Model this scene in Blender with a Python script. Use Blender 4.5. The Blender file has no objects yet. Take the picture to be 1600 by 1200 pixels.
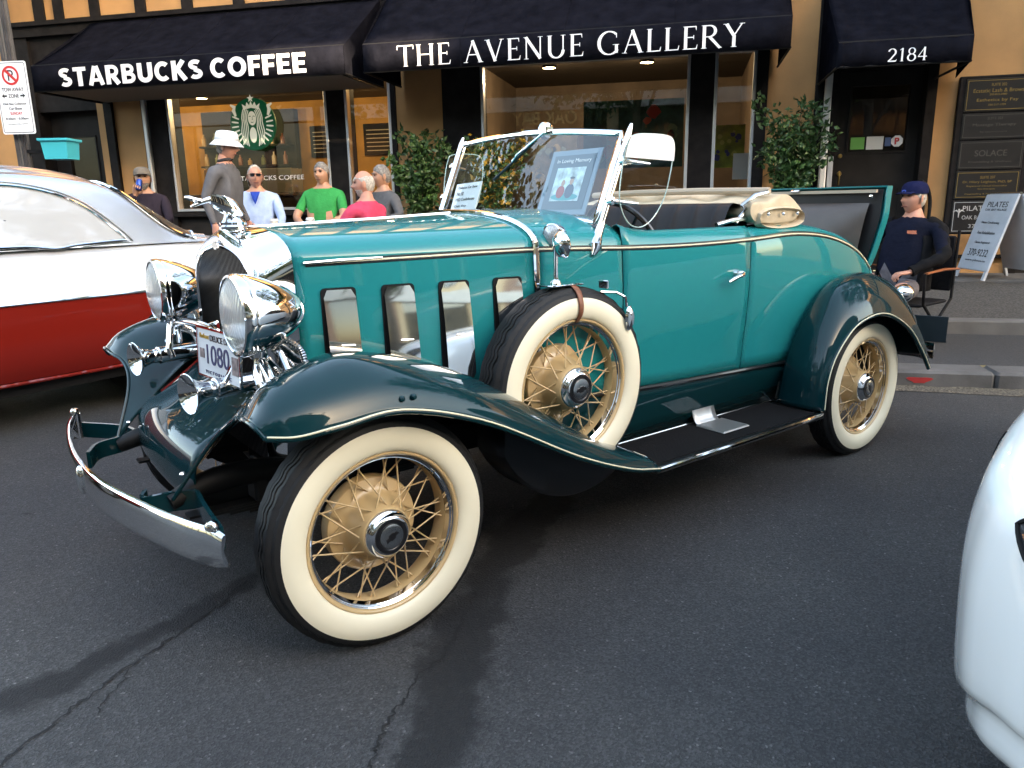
import bpy, bmesh, math, random
from mathutils import Vector, Matrix
random.seed(7)
PI = math.pi
sc = bpy.context.scene
C = sc.collection

# ------------------------------------------------------------------ camera
cam_d = bpy.data.cameras.new('camera')
cam = bpy.data.objects.new('camera', cam_d)
C.objects.link(cam)
sc.camera = cam
cam_d.sensor_fit = 'HORIZONTAL'
cam_d.sensor_width = 36.0
cam_d.lens = 1173.64 / 1600 * 36.0
cam_d.clip_start = 0.05
cam_d.clip_end = 3000
RT = Vector((0.97474542, 0.22272135, -0.01632684))
UP = Vector((-0.03639689, 0.23057286, 0.97237412))
FW = Vector((-0.220333, 0.94722297, -0.23285621))
CAMH = 1.3061
m = Matrix.Identity(4)
for i in range(3):
    m[i][0] = RT[i]; m[i][1] = UP[i]; m[i][2] = -FW[i]
m.translation = Vector((0, 0, CAMH))
cam.matrix_world = m

def ray(px, py):
    return ((px - 800) / 1173.64) * RT - ((py - 600) / 1173.64) * UP + FW
def atY(px, py, Y):
    d = ray(px, py); t = Y / d.y
    return Vector((d.x * t, Y, CAMH + d.z * t))

# ------------------------------------------------------------------ sky, sun, exposure
SUN_EL = math.radians(18.0)
SUN_AZ = math.atan2(-0.66, 0.75)          # direction towards the sun, in plan (behind the camera, to the right)
world = bpy.data.worlds.new('World')
sc.world = world
world.use_nodes = True
wn = world.node_tree.nodes; wl = world.node_tree.links
bg = wn['Background']
sky = wn.new('ShaderNodeTexSky')
sky.sky_type = 'NISHITA'
sky.sun_disc = False
sky.sun_elevation = SUN_EL
sky.sun_rotation = PI / 2 - SUN_AZ
sky.air_density = 1.0
sky.dust_density = 1.8
sky.ozone_density = 1.0
wl.new(sky.outputs[0], bg.inputs[0])
bg.inputs[1].default_value = 0.15
sun_d = bpy.data.lights.new('sun', 'SUN')
sun_d.energy = 4.0
sun_d.angle = math.radians(0.53)
sun_d.color = (1.0, 0.86, 0.68)
sun = bpy.data.objects.new('sun', sun_d)
C.objects.link(sun)
to_sun = Vector((math.cos(SUN_AZ) * math.cos(SUN_EL), math.sin(SUN_AZ) * math.cos(SUN_EL), math.sin(SUN_EL)))
sun.rotation_euler = to_sun.to_track_quat('Z', 'Y').to_euler()
sun.location = (12, -11, 12)
sc.view_settings.view_transform = 'Standard'
sc.view_settings.look = 'None'
sc.view_settings.gamma = 1.0
sc.view_settings.use_curve_mapping = False
sc.view_settings.exposure = 3.5
sc.view_settings.use_white_balance = True          # camera white balance for open shade
sc.view_settings.white_balance_temperature = 8200
sc.view_settings.white_balance_tint = 10
sc.render.engine = 'CYCLES'
sc.cycles.use_denoising = True
try:
    sc.cycles.denoiser = 'OPENIMAGEDENOISE'
except Exception:
    pass
sc.cycles.max_bounces = 8
sc.cycles.glossy_bounces = 5
sc.cycles.transparent_max_bounces = 12
sc.cycles.caustics_reflective = False
sc.cycles.caustics_refractive = False

# ------------------------------------------------------------------ materials
MATS = {}
def mat(name, col, rough=0.5, metal=0.0, coat=0.0, noise=None, bump=None, spec=0.5, coat_rough=0.03, sheen=0.0, coat_ior=1.5):
    """noise=(scale, amount) varies the colour; bump=(scale, strength, distance) adds fine relief"""
    if name in MATS: return MATS[name]
    M = bpy.data.materials.new(name); M.use_nodes = True
    N = M.node_tree.nodes; L = M.node_tree.links
    b = N['Principled BSDF']
    b.inputs['Base Color'].default_value = (*col, 1)
    b.inputs['Roughness'].default_value = rough
    b.inputs['Metallic'].default_value = metal
    b.inputs['Coat Weight'].default_value = coat
    b.inputs['Coat Roughness'].default_value = coat_rough
    b.inputs['Specular IOR Level'].default_value = spec
    b.inputs['Coat IOR'].default_value = coat_ior
    if sheen: b.inputs['Sheen Weight'].default_value = sheen
    tc = N.new('ShaderNodeTexCoord')
    if noise:
        t = N.new('ShaderNodeTexNoise'); t.inputs['Scale'].default_value = noise[0]; t.inputs['Detail'].default_value = 6
        L.new(tc.outputs['Object'], t.inputs['Vector'])
        r = N.new('ShaderNodeMapRange'); r.inputs[1].default_value = .3; r.inputs[2].default_value = .7
        r.inputs[3].default_value = 1 - noise[1]; r.inputs[4].default_value = 1 + noise[1]
        L.new(t.outputs['Fac'], r.inputs[0])
        mx = N.new('ShaderNodeVectorMath'); mx.operation = 'SCALE'; mx.inputs[0].default_value = col
        L.new(r.outputs[0], mx.inputs['Scale']); L.new(mx.outputs[0], b.inputs['Base Color'])
        rr = N.new('ShaderNodeMath'); rr.operation = 'MULTIPLY_ADD'; rr.inputs[1].default_value = .12; rr.inputs[2].default_value = max(rough - .06, .0)
        if rough > .15:
            L.new(t.outputs['Fac'], rr.inputs[0]); L.new(rr.outputs[0], b.inputs['Roughness'])
    if bump:
        t2 = N.new('ShaderNodeTexNoise'); t2.inputs['Scale'].default_value = bump[0]; t2.inputs['Detail'].default_value = 5
        L.new(tc.outputs['Object'], t2.inputs['Vector'])
        bp = N.new('ShaderNodeBump'); bp.inputs['Strength'].default_value = bump[1]; bp.inputs['Distance'].default_value = bump[2]
        L.new(t2.outputs['Fac'], bp.inputs['Height']); L.new(bp.outputs[0], b.inputs['Normal'])
    MATS[name] = M
    return M

def glass_mat(name, tint=(1, 1, 1), refl=1.0, ior=1.5, rough=0.0):
    """thin window glass: mirror reflection by Fresnel, the rest passes straight through"""
    if name in MATS: return MATS[name]
    M = bpy.data.materials.new(name); M.use_nodes = True
    N = M.node_tree.nodes; L = M.node_tree.links
    N.remove(N['Principled BSDF'])
    tr = N.new('ShaderNodeBsdfTransparent'); tr.inputs[0].default_value = (*tint, 1)
    gl = N.new('ShaderNodeBsdfGlossy'); gl.inputs['Roughness'].default_value = rough
    lw = N.new('ShaderNodeLayerWeight'); lw.inputs[0].default_value = .5
    p5 = N.new('ShaderNodeMath'); p5.operation = 'POWER'; p5.inputs[1].default_value = 5.0
    mu = N.new('ShaderNodeMath'); mu.operation = 'MULTIPLY_ADD'; mu.inputs[1].default_value = .93; mu.inputs[2].default_value = .045 * refl; mu.use_clamp = True
    L.new(lw.outputs['Facing'], p5.inputs[0]); L.new(p5.outputs[0], mu.inputs[0])
    mx = N.new('ShaderNodeMixShader')
    L.new(mu.outputs[0], mx.inputs[0])
    L.new(tr.outputs[0], mx.inputs[1]); L.new(gl.outputs[0], mx.inputs[2])
    L.new(mx.outputs[0], N['Material Output'].inputs[0])
    MATS[name] = M
    return M

def emit_mat(name, col, strength):
    if name in MATS: return MATS[name]
    M = bpy.data.materials.new(name); M.use_nodes = True
    b = M.node_tree.nodes['Principled BSDF']
    b.inputs['Base Color'].default_value = (*col, 1)
    b.inputs['Emission Color'].default_value = (*col, 1)
    b.inputs['Emission Strength'].default_value = strength
    MATS[name] = M
    return M

TEAL = mat('teal_paint', (0.000, 0.195, 0.207), .4, 0, 1.0, noise=(1.5, .02), coat_rough=.012, spec=.03, coat_ior=1.42)
GREEN = mat('dark_green_paint', (0.001, 0.024, 0.029), .4, 0, 1.0, coat_rough=.01, spec=.02, coat_ior=1.36)
CHROME = mat('chrome', (.78, .79, .80), .045, 1.0)
STEEL = mat('brushed_steel', (.55, .55, .54), .22, 1.0)
BLACK = mat('black_enamel', (.006, .006, .007), .3, 0, .4)
MATTE = mat('matte_black', (.007, .007, .008), .75, spec=.2)
CHASSIS = mat('chassis_black', (.007, .007, .007), .55, noise=(12, .4), spec=.25)
RUBBER = mat('tyre_rubber', (.013, .013, .0135), .62, noise=(30, .2), bump=(220, .15, .001), spec=.3)
WWALL = mat('whitewall_rubber', (.80, .73, .55), .45, noise=(9, .03))
TAN = mat('tan_wheel_enamel', (.56, .385, .19), .35, 0, .6)
CREAM = mat('cream_pinstripe', (.75, .68, .48), .35)
LEATHER = mat('brown_leather', (.014, .011, .0115), .5, noise=(14, .15), bump=(160, .25, .001), spec=.25)
CANVAS = mat('beige_canvas', (.52, .42, .29), .85, noise=(20, .12), bump=(300, .4, .001))
GLASS = glass_mat('clear_glass', (.93, .96, .95), 2.0)
LENS = mat('fluted_lens', (.80, .78, .72), .12, 0, 1.0)
RED = mat('red_glass', (.35, .01, .01), .15, 0, 1)
PAPER = mat('white_paper', (.78, .80, .82), .7)
STRAP = mat('brown_strap', (.20, .07, .035), .5, noise=(40, .2))

# ------------------------------------------------------------------ helpers
def link(o, parent=None):
    C.objects.link(o)
    if parent is not None: o.parent = parent
    return o
def tag(o, label=None, cat=None, group=None, kind=None):
    if label: o['label'] = label
    if cat: o['category'] = cat
    if group: o['group'] = group
    if kind: o['kind'] = kind
    return o
def empty(name, loc=(0, 0, 0), rz=0.0, label=None, cat=None, group=None):
    o = bpy.data.objects.new(name, None)
    o.empty_display_size = .1
    C.objects.link(o)
    o.location = loc; o.rotation_euler = (0, 0, rz)
    return tag(o, label, cat, group)
def mk(name, verts, faces, material, parent=None, smooth=True, angle=40, mats=None, fm=None):
    me = bpy.data.meshes.new(name)
    me.from_pydata([tuple(v) for v in verts], [], faces)
    bm = bmesh.new(); bm.from_mesh(me)
    bmesh.ops.recalc_face_normals(bm, faces=bm.faces)
    bm.to_mesh(me); bm.free()
    for mm in (mats or [material]): me.materials.append(mm)
    if fm:
        for p, i in zip(me.polygons, fm): p.material_index = i
    if smooth:
        try: me.shade_smooth()
        except Exception:
            for p in me.polygons: p.use_smooth = True
        try: me.set_sharp_from_angle(angle=math.radians(angle))
        except Exception: pass
    o = bpy.data.objects.new(name, me)
    return link(o, parent)
class MB:
    """collects simple shapes into one mesh"""
    def __init__(s): s.v = []; s.f = []; s.m = []; s.cur = 0
    def add(s, vs, fs):
        n = len(s.v); s.v += [tuple(v) for v in vs]
        for f in fs: s.f.append(tuple(i + n for i in f)); s.m.append(s.cur)
        return s
    def box(s, x0, x1, y0, y1, z0, z1, M=None, bev=0.0):
        b = min(bev, (x1 - x0) / 2.01, (y1 - y0) / 2.01, (z1 - z0) / 2.01)
        if b > 0:
            vs = []
            for z, ins in ((z0, b), (z0 + b, 0), (z1 - b, 0), (z1, b)):
                xa, xb, ya, yb = x0 + ins, x1 - ins, y0 + ins, y1 - ins
                c = b if ins == 0 else b * .4
                vs += [(xa + c, ya, z), (xb - c, ya, z), (xb, ya + c, z), (xb, yb - c, z), (xb - c, yb, z), (xa + c, yb, z), (xa, yb - c, z), (xa, ya + c, z)]
            fs = [tuple(range(7, -1, -1)), tuple(range(24, 32))]
            for k in range(3):
                for i in range(8):
                    j = (i + 1) % 8; fs.append((k * 8 + i, k * 8 + j, k * 8 + 8 + j, k * 8 + 8 + i))
        else:
            vs = [(x0, y0, z0), (x1, y0, z0), (x1, y1, z0), (x0, y1, z0), (x0, y0, z1), (x1, y0, z1), (x1, y1, z1), (x0, y1, z1)]
            fs = [(3, 2, 1, 0), (4, 5, 6, 7), (0, 1, 5, 4), (1, 2, 6, 5), (2, 3, 7, 6), (3, 0, 4, 7)]
        if M is not None: vs = [M @ Vector(v) for v in vs]
        return s.add(vs, fs)
    def grid(s, rows, close_u=False, close_v=False, cap=False):
        nu, nv = len(rows), len(rows[0]); fs = []
        for i in range(nu if close_u else nu - 1):
            for j in range(nv if close_v else nv - 1):
                a, b = i, (i + 1) % nu; c, d = j, (j + 1) % nv
                fs.append((a * nv + c, a * nv + d, b * nv + d, b * nv + c))
        if cap:
            fs.append(tuple(range(nv))); fs.append(tuple((nu - 1) * nv + k for k in range(nv)))
        return s.add([p for r in rows for p in r], fs)
    def tube(s, pts, r, n=10, closed=False, flat=1.0, cap=True):
        pts = [Vector(p) for p in pts]; rows = []; m_ = len(pts); prev = None
        rs = r if isinstance(r, (list, tuple)) else [r] * m_
        for i, p in enumerate(pts):
            a = pts[i - 1] if (i > 0 or closed) else pts[i]; b = pts[(i + 1) % m_] if (i < m_ - 1 or closed) else pts[i]
            t = (b - a).normalized() if (b - a).length > 1e-9 else Vector((0, 0, 1))
            if prev is None:
                u = t.cross(Vector((0, 0, 1)))
                if u.length < 1e-3: u = t.cross(Vector((1, 0, 0)))
            else: u = prev - t * prev.dot(t)
            u.normalize(); w = t.cross(u); prev = u
            rows.append([p + (u * math.cos(2 * PI * k / n) + w * math.sin(2 * PI * k / n) * flat) * rs[i] for k in range(n)])
        return s.grid(rows, close_u=closed, close_v=True, cap=cap and not closed)
    def lathe(s, prof, n=48, M=None, cap=False):
        """profile of (radius, height) turned about the local Y axis"""
        rows = []
        for r, h in prof:
            row = [Vector((r * math.cos(2 * PI * k / n), h, r * math.sin(2 * PI * k / n))) for k in range(n)]
            rows.append([M @ p for p in row] if M is not None else row)
        return s.grid(rows, close_v=True, cap=cap)
    def poly(s, pts, thick, axis=1):
        """flat outline given in 3D, extruded by the vector thick"""
        t = Vector(thick); n = len(pts); a = [Vector(p) for p in pts]
        vs = a + [p + t for p in a]
        fs = [tuple(range(n)), tuple(range(2 * n - 1, n - 1, -1))] + [(i, i + n, (i + 1) % n + n, (i + 1) % n) for i in range(n)]
        return s.add(vs, fs)
    def out(s, name, material, parent=None, smooth=True, angle=40, mats=None):
        return mk(name, s.v, s.f, material, parent, smooth, angle, mats, s.m if mats else None)
def cr(pts, n, closed=False):
    """Catmull-Rom through points (tuples of any length) -> n samples, chord-length parametrised"""
    P = [tuple(p) for p in pts]; k = len(P)
    dim = len(P[0]); out = []
    T = [0.0]
    for a, b in zip(P, P[1:]): T.append(T[-1] + max(1e-6, math.sqrt(sum((x - y) ** 2 for x, y in zip(a, b)))))
    for i in range(n):
        t = T[-1] * i / (n - 1); j = 0
        while j < k - 2 and t > T[j + 1]: j += 1
        out.append(herm(P, T, j, t, dim))
    return out
def herm(P, T, j, t, dim):
    k = len(P); h = T[j + 1] - T[j]; u = (t - T[j]) / h
    def tan(i):
        if i == 0: return [(P[1][d] - P[0][d]) / (T[1] - T[0]) for d in range(dim)]
        if i == k - 1: return [(P[-1][d] - P[-2][d]) / (T[-1] - T[-2]) for d in range(dim)]
        a, b = T[i] - T[i - 1], T[i + 1] - T[i]
        return [((P[i][d] - P[i - 1][d]) / a * b + (P[i + 1][d] - P[i][d]) / b * a) / (a + b) for d in range(dim)]
    m0, m1 = tan(j), tan(j + 1)
    a, b, c, e = 2 * u ** 3 - 3 * u * u + 1, u ** 3 - 2 * u * u + u, -2 * u ** 3 + 3 * u * u, u ** 3 - u * u
    return tuple(a * P[j][d] + b * h * m0[d] + c * P[j + 1][d] + e * h * m1[d] for d in range(dim))
def tab(rows, x):
    """smooth interpolation in a table of rows (x, v1, v2 ...) sorted by x"""
    T = [r[0] for r in rows]; P = [r[1:] for r in rows]
    x = min(max(x, T[0]), T[-1]); j = 0
    while j < len(T) - 2 and x > T[j + 1]: j += 1
    return herm(P, T, j, x, len(P[0]))
def text_mesh(body, size, depth=0.004, bold=0.0, align='LEFT', spacing=1.0):
    cu = bpy.data.curves.new('lettering', 'FONT'); cu.body = body; cu.size = size
    cu.extrude = depth / 2; cu.offset = bold; cu.align_x = align; cu.space_character = spacing
    o = bpy.data.objects.new('tmp', cu); C.objects.link(o)
    dg = bpy.context.evaluated_depsgraph_get()
    me = bpy.data.meshes.new_from_object(o.evaluated_get(dg))
    bpy.data.objects.remove(o); bpy.data.curves.remove(cu)
    return me
def text(name, body, size, M, material, parent=None, depth=.004, bold=0.0, align='LEFT', width=None, height=None, spacing=1.0):
    """lettering in the local XY plane of M; width/height rescale the whole line"""
    me = text_mesh(body, size, depth, bold, align, spacing)
    xs = [v.co.x for v in me.vertices] or [0, 1]; ys = [v.co.y for v in me.vertices] or [0, 1]
    sx = width / (max(xs) - min(xs)) if width else 1; sy = height / (max(ys) - min(ys)) if height else sx
    for v in me.vertices:
        x = v.co.x * sx if align != 'LEFT' or not width else (v.co.x - min(xs)) * sx
        v.co = M @ Vector((x, (v.co.y - (min(ys) if height else 0)) * sy, v.co.z))
    me.materials.clear(); me.materials.append(material)
    return link(bpy.data.objects.new(name, me), parent)
def frame(origin, xdir, ydir):
    x = Vector(xdir).normalized(); y = Vector(ydir).normalized(); z = x.cross(y)
    M = Matrix.Identity(4)
    for i in range(3): M[i][0] = x[i]; M[i][1] = y[i]; M[i][2] = z[i]; M[i][3] = origin[i]
    return M
def dup(o, parent=None):
    c = o.copy(); C.objects.link(c); c.parent = parent
    for ch in list(o.children): dup(ch, c)
    return c
# ================================================================== the setting
def node_mat(name):
    M = bpy.data.materials.new(name); M.use_nodes = True
    return M, M.node_tree.nodes, M.node_tree.links, M.node_tree.nodes['Principled BSDF']
def ramp(N, L, src, stops):
    r = N.new('ShaderNodeValToRGB'); L.new(src, r.inputs[0])
    while len(r.color_ramp.elements) < len(stops): r.color_ramp.elements.new(.5)
    for e, (p, c) in zip(r.color_ramp.elements, stops): e.position = p; e.color = (*c, 1)
    return r
# asphalt: tarry binder, pale and dark aggregate, worn patches; the 'stain' attribute holds oil marks
M, N, L, B = node_mat('asphalt')
tc = N.new('ShaderNodeTexCoord')
n1 = N.new('ShaderNodeTexNoise'); n1.inputs['Scale'].default_value = 1.1; n1.inputs['Detail'].default_value = 5
vo = N.new('ShaderNodeTexVoronoi'); vo.inputs['Scale'].default_value = 170
n2 = N.new('ShaderNodeTexNoise'); n2.inputs['Scale'].default_value = 260; n2.inputs['Detail'].default_value = 3
for t in (n1, vo, n2): L.new(tc.outputs['Object'], t.inputs['Vector'])
agg = ramp(N, L, vo.outputs['Color'], [(0, (.030, .030, .0305)), (.5, (.050, .0500, .0505)), (.9, (.080, .0795, .079)), (1, (.21, .205, .195))])
pat = ramp(N, L, n1.outputs['Fac'], [(.3, (.74, .75, .78)), (.7, (1.16, 1.15, 1.12))])
mu = N.new('ShaderNodeMix'); mu.data_type = 'RGBA'; mu.blend_type = 'MULTIPLY'; mu.inputs[0].default_value = 1
L.new(agg.outputs[0], mu.inputs[6]); L.new(pat.outputs[0], mu.inputs[7])
at_ = N.new('ShaderNodeAttribute'); at_.attribute_name = 'stain'
mx = N.new('ShaderNodeMix'); mx.data_type = 'RGBA'; mx.inputs[7].default_value = (.009, .009, .0095, 1)
nm_ = N.new('ShaderNodeMath'); nm_.operation = 'MULTIPLY'; nm_.inputs[1].default_value = 1.0
n3 = N.new('ShaderNodeTexNoise'); n3.inputs['Scale'].default_value = 14; n3.inputs['Detail'].default_value = 8; L.new(tc.outputs['Object'], n3.inputs['Vector'])
sb_ = N.new('ShaderNodeMath'); sb_.operation = 'MULTIPLY_ADD'; sb_.inputs[1].default_value = 1.3; sb_.inputs[2].default_value = -.65; L.new(n3.outputs['Fac'], sb_.inputs[0])
sa_ = N.new('ShaderNodeMath'); sa_.operation = 'ADD'; L.new(at_.outputs['Fac'], sa_.inputs[0]); L.new(sb_.outputs[0], sa_.inputs[1])
mr_ = N.new('ShaderNodeMapRange'); mr_.interpolation_type = 'SMOOTHSTEP'; mr_.inputs[1].default_value = .25; mr_.inputs[2].default_value = .85; mr_.inputs[4].default_value = .8; L.new(sa_.outputs[0], mr_.inputs[0])
L.new(mr_.outputs[0], mx.inputs[0]); L.new(mu.outputs[2], mx.inputs[6]); L.new(mx.outputs[2], B.inputs['Base Color'])
B.inputs['Roughness'].default_value = .78; B.inputs['Specular IOR Level'].default_value = .35
bm_ = N.new('ShaderNodeBump'); bm_.inputs['Strength'].default_value = .75; bm_.inputs['Distance'].default_value = .005
ad = N.new('ShaderNodeMath'); ad.operation = 'ADD'; L.new(vo.outputs['Distance'], ad.inputs[0]); L.new(n2.outputs['Fac'], ad.inputs[1])
L.new(ad.outputs[0], bm_.inputs['Height']); L.new(bm_.outputs[0], B.inputs['Normal'])
ASPH = M
def ground_pt(px, py, z=0.0):
    d = ray(px, py); t = (z - CAMH) / d.z
    return Vector((d.x * t, d.y * t, z))
# oil and damp marks given as (pixel path, half width in metres, strength): ground marks seen in the photograph
marks = [([(395, 905), (310, 955), (215, 1000), (90, 1070), (-40, 1110)], .06, .9), ([(250, 985), (150, 1045), (60, 1085)], .07, .55), ([(200, 985), (120, 1060)], .06, .35),
         ([(860, 780), (775, 880), (735, 960), (700, 1060), (665, 1210)], .10, .95), ([(840, 800), (760, 920), (700, 1010)], .05, .4), ([(800, 1000), (830, 1100), (800, 1220)], .10, .2), ([(20, 800), (50, 805)], .03, .5)]
marks = [([ground_pt(*p) for p in P], w, s) for P, w, s in marks]
def seg_d(p, a, b):
    ab = b - a; t = max(0, min(1, (p - a).dot(ab) / ab.length_squared)); return (p - a - ab * t).length
def frac_noise(x, y):
    return .5 * math.sin(x * 9.1 + 1.7 * math.sin(y * 7.3)) + .3 * math.sin(y * 21.7 + 2.1 * math.sin(x * 17.9)) + .2 * math.sin(x * 47 + y * 39)
xs = [-400, -60, -20, -9, -6] + [-4 + .045 * i for i in range(int(7 / .045) + 1)] + [5, 9, 20, 60, 400]
ys = [-400, -60, -20, -6, -1] + [.3 + .045 * i for i in range(int(4 / .045) + 1)] + [5.0, 5.62]
vs = []; st = []
for y in ys:
    for x in xs:
        vs.append((x, y, 0)); s = 0
        if -4 <= x <= 3 and .3 <= y <= 4.3:
            p = Vector((x, y, 0)); q = frac_noise(x, y)
            for P, w, k in marks:
                d = min(seg_d(p, a, b) for a, b in zip(P, P[1:]))
                s = max(s, k * max(0, min(1, 1.5 - d / (w * (1 + .45 * q)))))
        st.append(s)
nx = len(xs)
fs = [(j * nx + i, j * nx + i + 1, (j + 1) * nx + i + 1, (j + 1) * nx + i) for j in range(len(ys) - 1) for i in range(nx - 1)]
me = bpy.data.meshes.new('road'); me.from_pydata(vs, [], fs); me.materials.append(ASPH)
a_ = me.attributes.new('stain', 'FLOAT', 'POINT'); a_.data.foreach_set('value', st)
road_o = link(bpy.data.objects.new('road', me)); tag(road_o, kind='structure')
# cracks: narrow jagged slots laid 4 mm over the road
CRK = mat('crack_dirt', (.008, .008, .008), .9)
for P, w in (([(388, 908), (350, 940), (312, 968), (262, 1003), (214, 1033), (160, 1075), (110, 1110), (35, 1170), (-20, 1215)], .0045), ([(745, 925), (708, 1000), (690, 1030), (650, 1060), (630, 1095), (600, 1140), (588, 1175), (575, 1215)], .0045), ([(215, 1033), (170, 1090), (150, 1120)], .0025)):
    P = [ground_pt(*p) for p in P]; pts = []
    for a, b_ in zip(P, P[1:]):
        for k in range(9):
            t = k / 9; q = a.lerp(b_, t); pts.append(q + Vector((random.uniform(-1, 1), random.uniform(-1, 1), 0)) * .009)
    l, r = [], []
    for i, q in enumerate(pts):
        d = (pts[min(i + 1, len(pts) - 1)] - pts[max(i - 1, 0)]).normalized(); n_ = Vector((-d.y, d.x, 0)) * w * random.uniform(.25, 1.2)
        l.append(q + n_ + Vector((0, 0, .004))); r.append(q - n_ + Vector((0, 0, .004)))
    b = MB(); b.grid([[a, c] for a, c in zip(l, r)]); b.out('crack', CRK, road_o, False)
# kerb stones, gutter grit, verge, second step, footpath
CONC = mat('weathered_concrete', (.095, .092, .09), .85, noise=(5, .3), bump=(90, .5, .004))
CONC2 = mat('pale_concrete', (.115, .11, .105), .85, noise=(4, .25), bump=(90, .4, .003))
AGG = mat('exposed_aggregate', (.058, .053, .048), .9, noise=(55, .55), bump=(120, .8, .006))
VERGE = mat('patched_asphalt', (.036, .036, .037), .85, noise=(90, .5), bump=(140, .8, .005))
GRIT = mat('kerb_grit', (.10, .085, .065), .95, noise=(70, .8), bump=(150, 1, .008))
kerb = empty('kerb', (0, 5.6, 0)); kerb['kind'] = 'structure'
for i in range(18):
    x0 = -27.9 + i * 3.0
    b = MB(); b.box(x0, x0 + 2.992, .02, .30, -.1, .128, None, .018); b.out('kerb_stone', CONC, kerb, True, 30)
b = MB(); b.poly([(1.62 + .07 * math.cos(a) * (1 + .4 * math.sin(3 * a)), .0165, .062 + .028 * math.sin(a) * (1 + .3 * math.cos(2 * a))) for a in [k * PI / 9 for k in range(18)]], (0, .002, 0)); b.out('red_paint_mark', mat('red_spray', (.35, .02, .02), .7), kerb, False)
b = MB(); rows = [[(x, 5.50 + .02 * math.sin(x * 5), .004), (x, 5.56, .014 + .006 * math.sin(x * 23)), (x, 5.622, .022 + .006 * math.sin(x * 17))] for x in [-20 + .15 * i for i in range(220)]]; b.grid(rows); tag(b.out('gutter_grit', GRIT), kind='structure')
b = MB(); b.grid([[(-60 + 3 * i, 5.89, .126), (-60 + 3 * i, 6.4, .136), (-60 + 3 * i, 7.16, .15)] for i in range(41)]); tag(b.out('verge', VERGE, None, False), kind='structure')
stp = empty('path_edge', (0, 7.1, 0)); stp['kind'] = 'structure'
for i in range(22):
    x0 = -33 + i * 3.0
    b = MB(); b.box(x0, x0 + 2.99, .02, .20, .05, .268, None, .012); b.out('edging_stone', CONC2, stp, True, 30)
b = MB(); b.grid([[(-60 + 3 * i, 7.28, .266), (-60 + 3 * i, 7.6, .325), (-60 + 3 * i, 8.32, .47), (-60 + 3 * i, 8.36, .478)] for i in range(41)]); tag(b.out('footpath', AGG, None, False), kind='structure')
b = MB(); b.box(-60, 60, 8.34, 9.3, .2, .50, None, .01); tag(b.out('entrance_slab', CONC, None, False), kind='structure')

# ------------------------------------------------------------------ storefront building
TANW = mat('tan_stucco', (.46, .245, .10), .85, noise=(3, .12), bump=(70, .35, .004))
DARK = mat('dark_timber', (.015, .013, .013), .6, noise=(9, .35), bump=(60, .25, .003), spec=.08)
DARK2 = mat('dark_panel', (.018, .016, .015), .55, noise=(5, .25), spec=.12)
ALU = mat('pale_aluminium', (.55, .56, .58), .35, .6)
WHITE = mat('white_paint', (.74, .74, .74), .5, noise=(6, .05))
SHOP = glass_mat('shop_glass', (.78, .80, .78), 2.4)
YF = 9.1
bld = empty('storefront_building', (0, YF, 0), 0, 'tan stucco and dark timber storefront building behind the parked cars', 'building')
def wall(name, x0, x1, z0, z1, mt, y0=0.0, y1=.25, bev=0.0):
    b = MB(); b.box(x0, x1, y0, y1, z0, z1, None, bev); return b.out(name, mt, bld, False)
# wall fields between the openings: (x0, x1, material, set-forward)
for x0, x1, mt, fwd in ((-24, -8.95, TANW, 0), (-8.95, -8.66, DARK, .03), (-7.74, -7.60, TANW, 0), (-7.60, -7.48, DARK, .05), (-7.48, -7.02, TANW, 0), (-7.02, -6.66, DARK, .06),
                        (-4.40, -4.16, DARK, .04), (-3.56, -3.50, DARK, .04), (-3.50, -2.90, TANW, 0), (-2.90, -2.43, DARK, .05), (-.03, .23, DARK, .04), (.67, .79, DARK, .06),
                        (.79, 1.28, TANW, 0), (1.28, 1.52, DARK, .03), (2.36, 2.47, DARK, .05), (2.47, 2.66, TANW, 0), (2.66, 3.32, TANW, .0), (3.32, 3.42, DARK, .04), (4.6, 4.9, DARK, .05), (4.9, 14, TANW, 0)):
    wall('wall_panel' if mt is TANW else 'timber_post', x0, x1, .3, 3.56, mt, -fwd)
def window(x0, x1, z0, z1, mull=(), depth=.06, pane=SHOP, sill=True, fw_=.035):
    """opening with wall below and above, pale frame, one pane"""
    wall('stall_riser', x0, x1, .3, z0, DARK2, .0, .22); wall('lintel', x0, x1, z1, 3.56, DARK, .0, .25)
    w = bpy.data.objects.new('window', None); link(w, bld)
    for a in ((x0, x0 + fw_, z0, z1), (x1 - fw_, x1, z0, z1)):
        b = MB(); b.box(a[0], a[1], -.045, .05, a[2], a[3], None, .004); b.out('frame', ALU, w, False)
    for a in ((x0 + fw_, x1 - fw_, z0, z0 + fw_), (x0 + fw_, x1 - fw_, z1 - fw_, z1)):
        b = MB(); b.box(a[0], a[1], -.043, .048, a[2], a[3], None, .004); b.out('frame', ALU, w, False)
    b = MB(); b.add([(x0 + fw_, .012, z0 + fw_), (x1 - fw_, .012, z0 + fw_), (x1 - fw_, .012, z1 - fw_), (x0 + fw_, .012, z1 - fw_)], [(0, 1, 2, 3)]); b.out('pane', pane, w, False)
    if sill:
        b = MB(); b.box(x0 - .03, x1 + .03, -.10, -.002, z0 - .07, z0 - .012, None, .006); b.out('sill', DARK, w, False)
    return w
window(-6.66, -4.40, 1.28, 2.86); window(-4.16, -3.56, 1.28, 2.86)
window(-2.43, -.03, 1.02, 2.90); window(.23, .67, 1.02, 2.90)
window(3.42, 4.6, .9, 2.6)
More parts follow.
